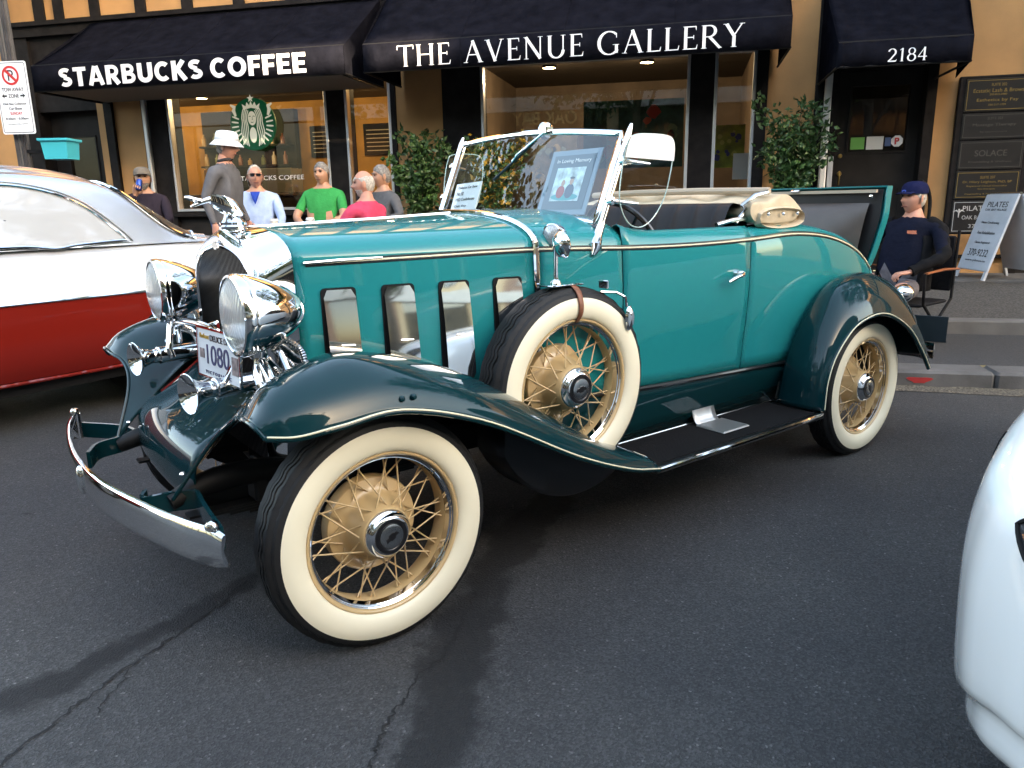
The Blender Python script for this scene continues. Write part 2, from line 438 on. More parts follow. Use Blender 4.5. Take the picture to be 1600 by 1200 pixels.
# recessed dark door at the left, panelled street door at the right
def door(x0, x1, z0, z1, glass, mt, set_):
    wall('lintel', x0 - .001, x1 + .001, z1 + .002, 3.56, DARK, .01)
    d = bpy.data.objects.new('door', None); link(d, bld)
    gx0, gx1, gz0, gz1 = glass
    for a in ((x0, gx0, z0, z1), (gx1, x1, z0, z1), (gx0, gx1, z0, gz0), (gx0, gx1, gz1, z1)):
        b = MB(); b.box(a[0], a[1], set_, set_ + .045, a[2], a[3]); b.out('door_rail', mt, d, False)
    b = MB(); b.add([(gx0, set_ + .02, gz0), (gx1, set_ + .02, gz0), (gx1, set_ + .02, gz1), (gx0, set_ + .02, gz1)], [(0, 1, 2, 3)]); b.out('pane', SHOP, d, False)
    b = MB()
    for a in ((gx0, gx1, gz0 - .02, gz0), (gx0, gx1, gz1, gz1 + .02), (gx0 - .02, gx0, gz0 - .02, gz1 + .02), (gx1, gx1 + .02, gz0 - .02, gz1 + .02)): b.box(a[0], a[1], set_ - .012, set_ - .001, a[2], a[3])
    b.out('glazing_bead', mt, d, False)
    return d
d1 = door(-8.66, -7.74, .52, 2.62, (-8.42, -7.98, 1.3, 2.3), DARK2, .18)
d2 = door(1.52, 2.36, .52, 2.62, (1.675, 2.245, 1.80, 2.47), DARK2, .08)
b = MB(); b.lathe([(.0001, .05), (.022, .048), (.026, .03), (.012, .02), (.012, 0)], 18, Matrix.Translation((1.60, .08, 1.57)) @ Matrix.Rotation(PI, 4, 'Z')); b.tube([(1.60, .04, 1.60), (1.60, .03, 1.52), (1.60, .05, 1.45)], .009, 8); b.out('handle', mat('old_brass', (.30, .2, .07), .3, 1), d2)
b = MB(); b.lathe([(.0001, .014), (.02, .012), (.024, 0)], 16, Matrix.Translation((1.60, .08, 1.76)) @ Matrix.Rotation(PI, 4, 'Z')); b.out('lock', MATS['old_brass'], d2)
b = MB()
for a in ((1.66, 2.24, 1.40, 1.415), (1.66, 2.24, .72, .735), (1.66, 1.675, .735, 1.40), (2.225, 2.24, .735, 1.40)): b.box(a[0], a[1], .07, .0795, a[2], a[3])
b.out('panel_moulding', DARK2, d2, False)
# stickers on the door glass
for x0, x1, z0, z1, c in ((1.70, 1.84, 1.825, 1.95, (.10, .33, .07)), (1.86, 2.03, 1.82, 1.955, (.55, .57, .58)), (2.045, 2.105, 1.85, 1.94, (.05, .10, .25))):
    b = MB(); b.box(x0, x1, .0955, .0985, z0, z1); b.out('sticker', mat('sticker_%d' % int(x0 * 100), c, .5), d2, False)
b = MB(); b.poly([(2.165 + .062 * math.cos(PI / 8 + k * PI / 4), .094, 1.90 + .062 * math.sin(PI / 8 + k * PI / 4)) for k in range(8)], (0, .003, 0)); b.out('sticker', WHITE, d2, False)
text('sticker_letter', 'P', .1, frame((2.142, .0925, 1.865), (1, 0, 0), (0, 0, 1)), mat('sign_red', (.55, .02, .02), .5), d2, .002, .004, 'LEFT', .045, .07)
wall('door_jamb', 1.42, 1.518, .5, 2.62, DARK, -.06, .0); wall('door_jamb', 2.362, 2.44, .5, 2.62, DARK, -.09, -.052)
b = MB(); b.box(1.455, 1.505, -.10, -.065, .5, 1.75, None, .004); b.out('pale_post', ALU, bld, False)
# downpipes
for x, r, z1 in ((1.40, .035, 6), (-6.93, .03, 3.5)):
    b = MB(); b.box(x - r, x + r, -.14, -.075, .5, z1, None, .012); b.out('downpipe', WHITE if x > 0 else ALU, bld, True, 30)
# beam, upper storey half-timbering
wall('beam', -24, 14, 3.56, 3.68, DARK, -.06, .25); wall('beam_cap', -24, 14, 3.682, 3.735, DARK, -.10, .25)
wall('upper_wall', -24, 14, 3.737, 6.6, TANW, 0, .25)
for x, w in [(-8.40, .16), (-8.10, .14), (-7.55, .14), (-6.87, .15)] + [(-6.2 + .72 * i, .15) for i in range(27)] + [(-9.1 - .72 * i, .15) for i in range(18)]:
    wall('timber_stud', x - w / 2, x + w / 2, 3.737, 6.6, DARK, -.035, -.002)
wall('top_beam', -24, 14, 6.602, 6.9, DARK, -.05, .25)
b = MB(); b.add([(-24.3, -.7, 6.75), (14.3, -.7, 6.75), (14.3, 3.2, 9.0), (-24.3, 3.2, 9.0), (-24.3, -.7, 6.66), (14.3, -.7, 6.66), (14.3, 3.2, 8.9), (-24.3, 3.2, 8.9)], [(0, 1, 2, 3), (4, 5, 6, 7), (0, 1, 5, 4), (2, 3, 7, 6), (1, 2, 6, 5), (0, 3, 7, 4)]); b.out('roof', mat('dark_shingle', (.05, .045, .042), .9, noise=(20, .4)), bld, False)
# rooms behind the glass
MUST = mat('mustard_wall', (.38, .20, .05), .7, noise=(2, .3)); CEIL = mat('dark_ceiling', (.03, .022, .016), .7, noise=(3, .3)); WOODF = mat('wood_floor', (.09, .05, .025), .5, noise=(8, .4))
def room(x0, x1, y1, wmat, z1=3.2):
    for nm, a, mt in (('room_wall', (x0, x1, y1, y1 + .1, .5, z1), wmat), ('room_wall', (x0 - .1, x0, .26, y1 + .1, .5, z1), wmat), ('room_wall', (x1, x1 + .1, .26, y1 + .1, .5, z1), wmat), ('room_ceiling', (x0 - .1, x1 + .1, .26, y1 + .1, z1, z1 + .1), CEIL), ('room_floor', (x0 - .1, x1 + .1, .26, y1 + .1, .42, .5), WOODF)):
        b = MB(); b.box(*a); b.out(nm, mt, bld, False)
room(-11, -3.3, 4.2, MUST); room(-2.9, .75, 4.0, mat('gallery_wall', (.17, .125, .09), .7, noise=(2, .3))); room(3.3, 4.9, 3, MATS['gallery_wall'])
for x0, x1 in ((1.3, 2.6), (-8.9, -7.5)):
    b = MB(); b.box(x0, x1, .6, .7, .5, 3.2); b.out('hall_wall', DARK2, bld, False)
# cafe fittings
lamps_on = []
def lamp(x, y, z, e, col, size):
    t = empty('ceiling_lamp', (x, YF + y, z), 0, 'small lit round lamp in the ceiling of the cafe' if x < -3 else 'small lit spot lamp in the ceiling of the gallery', 'lamp', 'lit lamps in the cafe ceiling' if x < -3 else 'lit lamps in the gallery ceiling')
    b = MB(); b.lathe([(.09, 0), (.10, .03), (.06, .06), (.02, .07)], 20, Matrix.Rotation(PI / 2, 4, 'X')); b.out('shade', MATTE, t)
    b = MB(); b.lathe([(.0001, .004), (.085, .006), (.088, .02)], 20, Matrix.Rotation(PI / 2, 4, 'X')); b.out('bulb', emit_mat('warm_bulb', (1.0, .72, .38), 9), t)
    ld = bpy.data.lights.new('lamp_light', 'POINT'); ld.energy = e; ld.color = col; ld.shadow_soft_size = size
    lo = bpy.data.objects.new('lamp_light', ld); link(lo, t); lo.location = (0, 0, -.12)
for x, y in ((-6.2, 1.2), (-5.2, 2.2), (-4.1, 1.2), (-7.9, 2.6), (-9.4, 3.0)): lamp(x, y, 3.08, 6, (1, .76, .46), .08)
for x, y in ((-1.9, 1.6), (-.6, 1.6)): lamp(x, y, 3.08, 5, (1, .78, .55), .06)
ct = empty('cafe_counter', (-7.3, YF + 2.9, .5), 0, 'dark cafe counter with a pastry case behind the window', 'counter')
b = MB(); b.box(-1.0, 1.1, -.3, .3, 0, 1.0, None, .01); b.out('base', DARK2, ct, False); b = MB(); b.box(-1.05, 1.15, -.34, .34, 1.002, 1.05, None, .01); b.out('worktop', mat('counter_stone', (.05, .045, .04), .25), ct, False)
b = MB(); b.box(.1, .9, -.28, .1, 1.052, 1.45, None, .01); b.out('pastry_case', mat('case_glass', (.12, .12, .11), .08, 0, 1), ct, False)
b = MB(); b.box(-.8, -.35, -.2, .2, 1.052, 1.5, None, .03); b.out('coffee_machine', STEEL, ct, False)
for x, w in ((-9.9, .8), (-6.4, .8), (-5.4, .7)):
    t = empty('menu_board', (x, YF + 4.17, 2.2), 0, {-9.9: 'dark menu board on the far side of the back bar inside the cafe', -6.4: 'dark menu board next to the back bar inside the cafe', -5.4: 'dark menu board seen through the narrow cafe window'}[x], 'menu board', 'menu boards in the cafe')
    b = MB(); b.box(-w / 2, w / 2, -.03, 0, 0, .55, None, .01); b.out('board', MATTE, t, False)
    b = MB()
    for k in range(6): b.box(-w / 2 + .06, w / 2 - .1 - .05 * (k % 3), -.034, -.0305, .08 + k * .07, .095 + k * .07)
    b.out('menu_lines', mat('chalk', (.4, .36, .3), .8), t, False)
bb = empty('back_bar', (-7.9, YF + 4.1, .5), 0, 'dark back bar with shelves of bottles behind the cafe counter', 'shelving')
b = MB(); b.box(-1.0, .9, -.12, .04, 0, 2.55, None, .01); b.out('back_panel', DARK2, bb, False)
for z in (1.2, 1.55, 1.9):
    b = MB(); b.box(-.95, .85, -.34, -.122, z, z + .03); b.out('shelf', DARK, bb, False)
random.seed(3)
for k in range(24):
    x = -.9 + .23 * (k % 8) + random.uniform(-.04, .04); z = (1.232, 1.582, 1.932)[k // 8]; h = random.uniform(.12, .24); b = MB(); b.lathe([(.0001, 0), (.04, 0), (.04, h * .65), (.015, h * .8), (.015, h), (.0001, h)], 10, Matrix.Translation((x, -.23, z)) @ Matrix.Rotation(PI / 2, 4, 'X')); b.out('jar', mat('jar_%d' % (k % 4), ((.3, .2, .1), (.1, .12, .05), (.4, .36, .3), (.15, .05, .03))[k % 4], .3), bb)
# gallery pictures
def picture(x, z, w, h, cols, y, label):
    t = empty('painting', (x, YF + y, z), 0, label, 'painting')
    b = MB(); b.box(-w / 2, w / 2, -.03, 0, 0, h); cv = b.out('canvas', mat('canvas_' + str(int(x * 100)), cols[0], .7, noise=(6, .6)), t, False)
    random.seed(int(x * 100) + 7)
    for k in range(14):
        cx, cz, r = random.uniform(-w * .42, w * .42), random.uniform(h * .15, h * .85), random.uniform(.05, .12) * min(w, h)
        b = MB(); b.poly([(cx + r * math.cos(a) * random.uniform(.7, 1.2), -.033, cz + r * math.sin(a) * random.uniform(.7, 1.2)) for a in [q * PI / 5 for q in range(10)]], (0, .002, 0)); b.out('brush_mark', mat('brush_%d_%d' % (int(x * 100), k % 3), cols[1 + k % (len(cols) - 1)], .6), t, False)
picture(-.75, 1.75, 1.3, .85, [(.03, .10, .07), (.55, .05, .02), (.6, .10, .03), (.10, .25, .12)], 1.4, 'painting of red flowers on dark green in the gallery window')
picture(-2.0, 1.4, .7, .9, [(.10, .09, .08), (.3, .25, .15), (.15, .2, .22)], 2.6, 'dim brown painting hanging deep inside the gallery')
picture(.46, 1.7, .36, .5, [(.25, .30, .03), (.05, .05, .2), (.5, .5, .1)], .9, 'yellow green picture behind the narrow gallery window')
b = MB(); b.box(.50, .72, .60, .62, 1.55, 1.85); b.out('white_notice', PAPER, bld, False)

# ------------------------------------------------------------------ awnings and their lettering
AWN = mat('black_awning_canvas', (.0075, .008, .012), .9, noise=(7, .3), bump=(22, .5, .012), spec=.0)
AWNU = mat('awning_lining', (.16, .14, .12), .85)
YA = 7.95
def awning(name, x0, x1, zb, zv, ztop, label, yf=YA, xt0=None, xt1=None):
    a = empty(name, (0, yf, zb), 0, label, 'awning'); D = YF - .07 - yf
    xt0 = x0 if xt0 is None else xt0; xt1 = x1 if xt1 is None else xt1
    hv, ht = zv - zb, ztop - zb
    rows = []
    for i in range(13):
        t = i / 12; rows.append([(x0 + (xt0 - x0) * t + (x1 + (xt1 - x1) * t - x0 - (xt0 - x0) * t) * k / 24, D * t, hv + (ht - hv) * t - .035 * math.sin(PI * t) * (.7 + .3 * math.cos(k * 2.1))) for k in range(25)])
    b = MB(); b.grid(rows); s = b.out('slope', AWN, a, True, 80); s.modifiers.new('t', 'SOLIDIFY').thickness = .004
    b = MB(); b.grid([[(x0 + (x1 - x0) * k / 24, -.002 + .004 * math.sin(k * 1.3), z) for k in range(25)] for z in (0, hv * .5, hv)]); s = b.out('valance', AWN, a, True, 80); s.modifiers.new('t', 'SOLIDIFY').thickness = .004
    ns = max(1, round((x1 - x0) / 1.05))
    for q in range(1, ns):
        f_ = q / ns; pts = []
        for i in range(13):
            t = i / 12; xa_ = x0 + (xt0 - x0) * t; xb_ = x1 + (xt1 - x1) * t; pts.append((xa_ + (xb_ - xa_) * f_, D * t, hv + (ht - hv) * t - .035 * math.sin(PI * t) * (.7 + .3 * math.cos(24 * f_ * 2.1)) + .002))
        b = MB(); b.tube([(pts[0][0], -.003, 0.0)] + pts, .005, 5); b.out('seam', AWN, a)
    for x, xt in ((x0, xt0), (x1, xt1)):
        b = MB(); b.add([(x, .003, 0), (x, .003, hv), (xt, D, ht), (xt, D, 0)], [(0, 1, 2, 3)]); s = b.out('end_panel', AWN, a, False); s.modifiers.new('t', 'SOLIDIFY').thickness = .004
    b = MB()
    for p, q in (((x0, .01, .0), (x1, .01, .0)), ((x0, .01, hv), (x1, .01, hv)), ((x0, .01, 0), (x0, D, 0)), ((x1, .01, 0), (x1, D, 0))): b.tube([p, q], .012, 6)
    b.out('awning_frame', MATTE, a)
    return a
a1 = awning('cafe_awning', -7.58, -3.62, 2.69, 2.97, 3.66, 'black sloping awning with bold white STARBUCKS COFFEE lettering')
a2 = awning('gallery_awning', -3.40, .875, 2.69, 2.96, 3.9, 'black sloping awning with white serif THE AVENUE GALLERY lettering')
a3 = awning('entrance_awning', 1.30, 2.42, 2.49, 2.70, 3.45, 'small black awning over the street door with number 2184', YA, 1.30, 2.62)
b = MB(); b.box(-7.5, -3.7, .05, 1.07, .0, .012); b.out('lining', AWNU, a1, False)
WL = mat('white_lettering', (.80, .80, .83), .6)
# serif capitals drawn as strokes of varying width
def rib(pts, ws): return ('r', pts, ws)
def arcp(cx, cy, rx, ry, a0, a1, n=18): return [(cx + rx * math.cos(math.radians(a0 + (a1 - a0) * i / n)), cy + ry * math.sin(math.radians(a0 + (a1 - a0) * i / n))) for i in range(n + 1)]
TK, TN = .13, .045
def serif(x, y, w=.11): return ('r', [(x - w, y), (x + w, y)], [.022, .022])
def vst(x, w=TK, y0=0, y1=1): return [('r', [(x, y0), (x, y1)], [w, w]), serif(x, y0 + .012 if y0 == 0 else y0), serif(x, y1 - .012)]
def mod_w(pts, thick, thin):
    out = []
    for i, p in enumerate(pts):
        a = pts[max(0, i - 1)]; c = pts[min(len(pts) - 1, i + 1)]; dx, dy = c[0] - a[0], c[1] - a[1]; l = math.hypot(dx, dy) or 1
        out.append(thin + (thick - thin) * abs(dy / l) ** 1.5)
    return out
def curve(pts, thick=TK, thin=TN): return ('r', pts, mod_w(pts, thick, thin))
LET = {
 'T': (.78, vst(.39)[:2] + [('r', [(.03, .978), (.75, .978)], [.045, .045]), ('r', [(.035, .99), (.02, .80)], [.05, .02]), ('r', [(.745, .99), (.76, .80)], [.05, .02])]),
 'H': (.92, vst(.17) + vst(.75) + [('r', [(.17, .52), (.75, .52)], [TN, TN])]),
 'E': (.66, vst(.17) + [('r', [(.15, .978), (.56, .978)], [.045, .045]), ('r', [(.15, .022), (.60, .022)], [.045, .045]), ('r', [(.17, .52), (.48, .52)], [TN, TN]), ('r', [(.555, .99), (.575, .82)], [.05, .02]), ('r', [(.59, .01), (.63, .2)], [.05, .02]), ('r', [(.48, .43), (.48, .61)], [.03, .03])]),
 'A': (.90, [('r', [(.13, 0), (.44, 1.0)], [.045, .05]), ('r', [(.43, 1.02), (.78, 0)], [TK, TK]), ('r', [(.23, .36), (.66, .36)], [TN, TN]), serif(.12, .012, .10), serif(.78, .012, .12)]),
 'V': (.88, [('r', [(.14, 1), (.47, 0)], [TK, TK]), ('r', [(.46, 0), (.76, 1.0)], [.05, .045]), serif(.13, .988, .12), serif(.76, .988, .10)]),
 'N': (.94, [('r', [(.17, 0), (.17, 1)], [.055, .055]), ('r', [(.15, 1), (.77, 0)], [TK, TK]), ('r', [(.77, 0), (.77, 1)], [.055, .055]), serif(.17, .012, .1), serif(.13, .988, .08), serif(.77, .988, .1)]),
 'U': (.90, [('r', [(.17, .32), (.17, 1)], [TK, TK]), curve([(.17, .33)] + arcp(.455, .32, .285, .33, 180, 360) + [(.74, .33)], TK, .06), ('r', [(.74, .3), (.74, 1)], [.055, .055]), serif(.17, .988), serif(.74, .988, .1)]),
 'G': (.95, [curve(arcp(.50, .5, .42, .51, 48, 325), .14, .05), ('r', [(.80, .05), (.80, .42)], [.12, .12]), serif(.78, .42, .13), ('r', [(.79, .92), (.80, .72)], [.05, .02])]),
 'L': (.66, vst(.17) + [('r', [(.15, .022), (.60, .022)], [.045, .045]), ('r', [(.59, .01), (.63, .2)], [.05, .02])]),
 'R': (.84, vst(.17) + [curve([(.17, .975)] + arcp(.36, .74, .24, .24, 90, -90) + [(.17, .50)], .12, .045), ('r', [(.38, .50), (.80, -.01)], [.12, .10]), serif(.80, .012, .07)]),
 'Y': (.84, [('r', [(.12, 1), (.42, .48)], [TK, TK]), ('r', [(.42, .48), (.72, 1)], [.05, .045]), ('r', [(.425, 0), (.425, .5)], [TK, TK]), serif(.11, .988), serif(.72, .988, .1), serif(.425, .012)]),
 '2': (.60, [curve(arcp(.27, .72, .21, .26, 165, -40) + [(.20, .20), (.05, .03)], .11, .05), ('r', [(.05, .045), (.52, .045)], [.09, .09]), ('r', [(.52, .03), (.56, .18)], [.05, .02])]),
 '1': (.46, vst(.23, .11)[:2] + [('r', [(.23, .97), (.08, .86)], [.06, .03])]),
 '8': (.58, [curve(arcp(.28, .745, .18, .235, 0, 360), .09, .05), curve(arcp(.28, .26, .22, .26, 0, 360), .11, .05)]),
 '4': (.60, [('r', [(.40, 0), (.40, 1)], [.11, .11]), ('r', [(.40, .98), (.03, .28)], [.045, .045]), ('r', [(.03, .29), (.56, .29)], [.07, .07]), serif(.40, .012, .1)]),
 ' ': (.42, [])}
BW = .235
def cst(pts, w=BW): return ('r', pts, [w] * len(pts))
SANS = {
 'S': (.72, [cst(arcp(.36, .735, .225, .155, 35, 270, 14) + arcp(.36, .275, .235, .165, 90, -145, 14), .21)]),
 'T': (.72, [cst([(.36, 0), (.36, .9)], .25), cst([(.02, .895), (.70, .895)], .21)]),
 'A': (.86, [cst([(.12, 0), (.40, 1)], .22), cst([(.74, 0), (.46, 1)], .22), cst([(.24, .27), (.62, .27)], .17)]),
 'R': (.76, [cst([(.14, 0), (.14, 1)], .24), cst([(.14, .91)] + arcp(.38, .68, .21, .225, 90, -90, 12) + [(.14, .455)], .19), cst([(.36, .46), (.66, 0)], .24)]),
 'B': (.76, [cst([(.14, 0), (.14, 1)], .24), cst([(.14, .915)] + arcp(.38, .73, .19, .18, 90, -90, 12) + [(.14, .55)], .18), cst([(.14, .50)] + arcp(.40, .29, .22, .20, 90, -90, 12) + [(.14, .09)], .19)]),
 'U': (.80, [cst([(.14, 1), (.14, .38)] + arcp(.40, .36, .26, .26, 180, 360, 14) + [(.66, .38), (.66, 1)], .24)]),
 'C': (.80, [cst(arcp(.44, .5, .31, .395, 48, 312, 22), .225)]),
 'K': (.78, [cst([(.14, 0), (.14, 1)], .24), cst([(.22, .45), (.62, 1)], .23), cst([(.30, .58), (.68, 0)], .24)]),
 'O': (.90, [cst(arcp(.45, .5, .325, .39, 0, 360, 30), .235)]),
 'F': (.62, [cst([(.14, 0), (.14, 1)], .24), cst([(.14, .90), (.60, .90)], .20), cst([(.14, .48), (.55, .48)], .19)]),
 'E': (.66, [cst([(.14, 0), (.14, 1)], .24), cst([(.14, .90), (.62, .90)], .20), cst([(.14, .495), (.57, .495)], .18), cst([(.14, .10), (.63, .10)], .20)]),
 ' ': (.22, [])}
def serif_text(name, s, M, width, height, mt, parent, LET=LET):
    """lettering drawn as strokes, one mesh for each word"""
    tot = sum(LET[c][0] + .06 for c in s) - .06; sx, sy = width / tot, height; x = 0; k_ = 0
    for word in s.split(' '):
        b = MB()
        for ch in word:
            adv, strokes = LET[ch]
            for _, pts, ws in strokes:
                l, r = [], []; k_ += 1
                for i, p in enumerate(pts):
                    a = pts[max(0, i - 1)]; c = pts[min(len(pts) - 1, i + 1)]; d = Vector((c[0] - a[0], c[1] - a[1])); d.normalize(); n_ = Vector((-d.y, d.x)) * ws[i] / 2
                    l.append((x + p[0] + n_.x, p[1] + n_.y)); r.append((x + p[0] - n_.x, p[1] - n_.y))
                z = .0004 * (k_ % 5); m_ = len(l)
                b.add([(q[0], q[1], z) for q in l] + [(q[0], q[1], z) for q in r], [(i, i + 1, m_ + i + 1, m_ + i) for i in range(m_ - 1)])
            x += adv + .06
        x += LET[' '][0] + .06
        mk(name, [M @ Vector((v[0] * sx, v[1] * sy, v[2])) for v in b.v], b.f, mt, parent, False)
serif_text('lettering', 'STARBUCKS COFFEE', frame((-7.21, -.012, .03), (1, 0, 0), (0, 0, 1)), 3.16, .205, WL, a1, SANS)
serif_text('lettering', 'THE AVENUE GALLERY', frame((-3.02, -.010, .03), (1, 0, 0), (0, 0, 1)), 3.48, .205, WL, a2)
serif_text('lettering', '2184', frame((1.72, -.010, .022), (1, 0, 0), (0, 0, 1)), .335, .112, WL, a3)

# ------------------------------------------------------------------ round cafe sign: green disc with the crowned, long-haired figure
sg = empty('round_cafe_sign', (-5.395, YF - .10, 2.34), 0, 'round green and cream cafe sign hanging in front of the large window', 'sign')
SG = emit_mat('sign_green', (.0, .10, .045), .03); SW = emit_mat('sign_cream', (.72, .74, .66), .045)
b = MB(); b.lathe([(.0001, .0), (.30, .0), (.315, .008), (.315, .035), (.0001, .036)], 56); b.out('disc', SG, sg)
def rib2(b, pts, w, y):
    l, r = [], []
    for i, p in enumerate(pts):
        a = pts[max(0, i - 1)]; c = pts[min(len(pts) - 1, i + 1)]; d = Vector((c[0] - a[0], c[1] - a[1])); d.normalize(); ww = w[i] if isinstance(w, list) else w
        l.append((p[0] - d.y * ww / 2, y, p[1] + d.x * ww / 2)); r.append((p[0] + d.y * ww / 2, y, p[1] - d.x * ww / 2))
    b.grid([[p, q] for p, q in zip(l, r)])
b = MB()
for s in (1, -1):
    for k in range(4):      # wavy hair
        x0 = s * (.074 + .025 * k)
        rib2(b, [(x0 * (.62 + .38 * min(1, t * 3.5)) + s * .010 * math.sin(t * 10 + k * .3), .165 - .43 * t + .012 * k) for t in [i / 20 for i in range(21)]], .013, -.004)
    for k in range(7):      # striped tails along the rim
        a0 = math.radians(20 - 13 * k)
        rib2(b, [(s * (r * math.cos(a0)), r * math.sin(a0) - .02 * (.29 - r)) for r in (.195, .23, .26, .292)], [.016, .02, .02, .014], -.004)
    rib2(b, [(s * .225, .10), (s * .25, .17), (s * .235, .21), (s * .29, .24)], [.03, .05, .05, .02], -.004)
b.add([(.058 * math.cos(a), -.003, .07 + .085 * math.sin(a)) for a in [k * PI / 12 for k in range(24)]], [tuple(range(24))])
b.add([(.050 * math.cos(a), -.0035, -.13 + .095 * math.sin(a)) for a in [k * PI / 12 for k in range(24)]], [tuple(range(24))])
crownp = [(-.105, .165), (-.125, .235), (-.075, .205), (-.055, .255), (-.022, .215), (0, .27), (.022, .215), (.055, .255), (.075, .205), (.125, .235), (.105, .165), (0, .185)]
b.add([(x, -.0045, z + .01) for x, z in crownp], [tuple(range(12))])
b.add([(.05 * (1 if k % 2 == 0 else .42) * math.sin(k * PI / 5), -.0055, .305 + .05 * (1 if k % 2 == 0 else .42) * math.cos(k * PI / 5)) for k in range(10)], [tuple(range(10))])
b.out('emblem', SW, sg, False)
b = MB()
for s in (1, -1): rib2(b, [(s * .012, .092), (s * .025, .097), (s * .040, .090)], .008, -.006)
rib2(b, [(-.018, .025), (0, .019), (.018, .025)], .008, -.006); rib2(b, [(.004, .085), (.010, .055), (-.004, .050)], .006, -.006)
b.out('emblem_lines', SG, sg, False)
b = MB(); b.tube([(0, .018, .31), (0, .018, .62)], .006, 6); b.out('hanger', MATTE, sg)
text('window_lettering', 'STARBUCKS COFFEE', .1, frame((-5.75, .006, 1.66), (1, 0, 0), (0, 0, 1)), WL, bld, .001, 0, 'LEFT', .95, .055)

# ------------------------------------------------------------------ across the street (seen in glass, chrome and paint)
b = MB(); b.box(-60, 60, -13, -9.6, -.1, .13, None, .02); tag(b.out('far_footpath', CONC2, None, False), kind='structure')
opp = empty('opposite_shops', (0, -13, 0), 0, 'row of shops with pale fascia across the street', 'building')
PALE = mat('pale_fascia', (.50, .47, .42), .7, noise=(2, .1)); BRICK = mat('brown_brick', (.22, .12, .08), .85, noise=(12, .25))
TANS = mat('sand_render', (.52, .38, .22), .8, noise=(3, .1))
def ob(nm, x0, x1, y0, y1, z0, z1, mt):
    b = MB(); b.box(x0, x1, y0, y1, z0, z1); return b.out(nm, mt, opp, False)
NX0, NX1 = None, None
for x0, x1, mt, ht in ((-70, -45, BRICK, 9), (-45, -26, TANS, 8.5), (-26, -10, BRICK, 8), (-10, 4, TANS, 9), (4, 19.2, BRICK, 16.2), (19.2, 30, TANS, 13.1), (30, 46, BRICK, 16.2), (46, 75, TANS, 16.2)):  # blocks on the right made tall to keep the low sun off the street
    ob('wall', x0, x1 - .01, -6, 0, 4.9, ht, mt); ob('fascia', x0, x1 - .01, 0.002, .25, 4.9, 6.3, PALE); ob('shop_base', x0, x1 - .01, -6, 0, .1, .7, DARK2)
    ob('back_wall', x0, x1 - .01, -6, -5.8, .7, 4.9, MATTE)
    n = max(1, int((x1 - x0) / 3.5))
    for i in range(n + 1):
        xx = x0 + (x1 - x0 - .5) * i / n; ob('pier', xx, xx + .45, -6, .02, .7, 4.9, mt)
        if i < n:
            w_ = (x1 - x0 - .5) / n
            b = MB(); b.add([(xx + .45, -.1, .7), (xx + w_, -.1, .7), (xx + w_, -.1, 4.9), (xx + .45, -.1, 4.9)], [(0, 1, 2, 3)]); b.out('shop_window', mat('dark_shop_glass', (.02, .022, .025), .08, 0, .5), opp, False)
            for zz in (6.9, 9.0, 11.2, 13.3):
                if zz + 1.3 < ht: ob('window', xx + 1.0, xx + w_ - .6, 0.001, .06, zz, zz + 1.2, MATS['dark_shop_glass'])
ob('sun_slot_beam', 19.2, 21.6, -.3, 0, 13.45, 16.2, TANS); ob('sun_slot_beam', 21.6, 30, -.3, 0, 13.1, 16.2, TANS)  # beams added over a lowered roof so a slit of sun reaches the awnings
text('sign_lettering', 'OAK BAY', .5, frame((-4.4, .27, 4.35), (-1, 0, 0), (0, 0, 1)), mat('gold_letters', (.55, .42, .18), .4, .5), opp, .03, .008, 'LEFT', 2.6, .5)
# sunlit cream building where the street bends, far to the right
eb = empty('street_end_building', (58, 4, 0), 0, 'cream rendered building closing the street to the right', 'building')
CRM = mat('cream_render', (.60, .46, .28), .8, noise=(2, .1))
b = MB(); b.box(0, 8, -14, 12, 0, 8.5); b.out('wall', CRM, eb, False)
for i in range(6):
    for z in (1.0, 5.0):
        b = MB(); b.box(-.05, -.001, -12.5 + i * 4.1, -10.3 + i * 4.1, z, z + 2.1); b.out('window', MATS['dark_shop_glass'], eb, False)
b = MB(); b.box(-.5, 8.2, -14.2, 12.2, 8.5, 8.9); b.out('cornice', PALE, eb, False)
# street trees
LEAF = mat('tree_leaves', (.045, .085, .018), .6, noise=(1.2, .4)); LEAF2 = mat('shrub_leaves', (.035, .085, .022), .45, noise=(6, .35)); LEAFY = mat('yellowing_leaves', (.35, .20, .02), .5, noise=(9, .3)); BARK = mat('bark', (.07, .055, .042), .9, noise=(14, .4), bump=(40, .8, .02))
for M_ in (LEAF, LEAF2, LEAFY):
    bs = M_.node_tree.nodes['Principled BSDF']; bs.inputs['Subsurface Weight'].default_value = 0
def leaf(b, p, d, up, l, w):
    d = d.normalized(); s = d.cross(up); s = s.normalized() if s.length > 1e-3 else Vector((1, 0, 0)); n = s.cross(d) * l * .12
    b.add([p, p + d * l * .35 + s * w * .5 - n * .3, p + d * l, p + d * l * .35 - s * w * .5 - n * .3, p + d * l * .45 + n], [(0, 1, 4), (1, 2, 4), (2, 3, 4), (3, 0, 4)])
def rv(): return Vector((random.gauss(0, 1), random.gauss(0, 1), random.gauss(0, 1))).normalized()
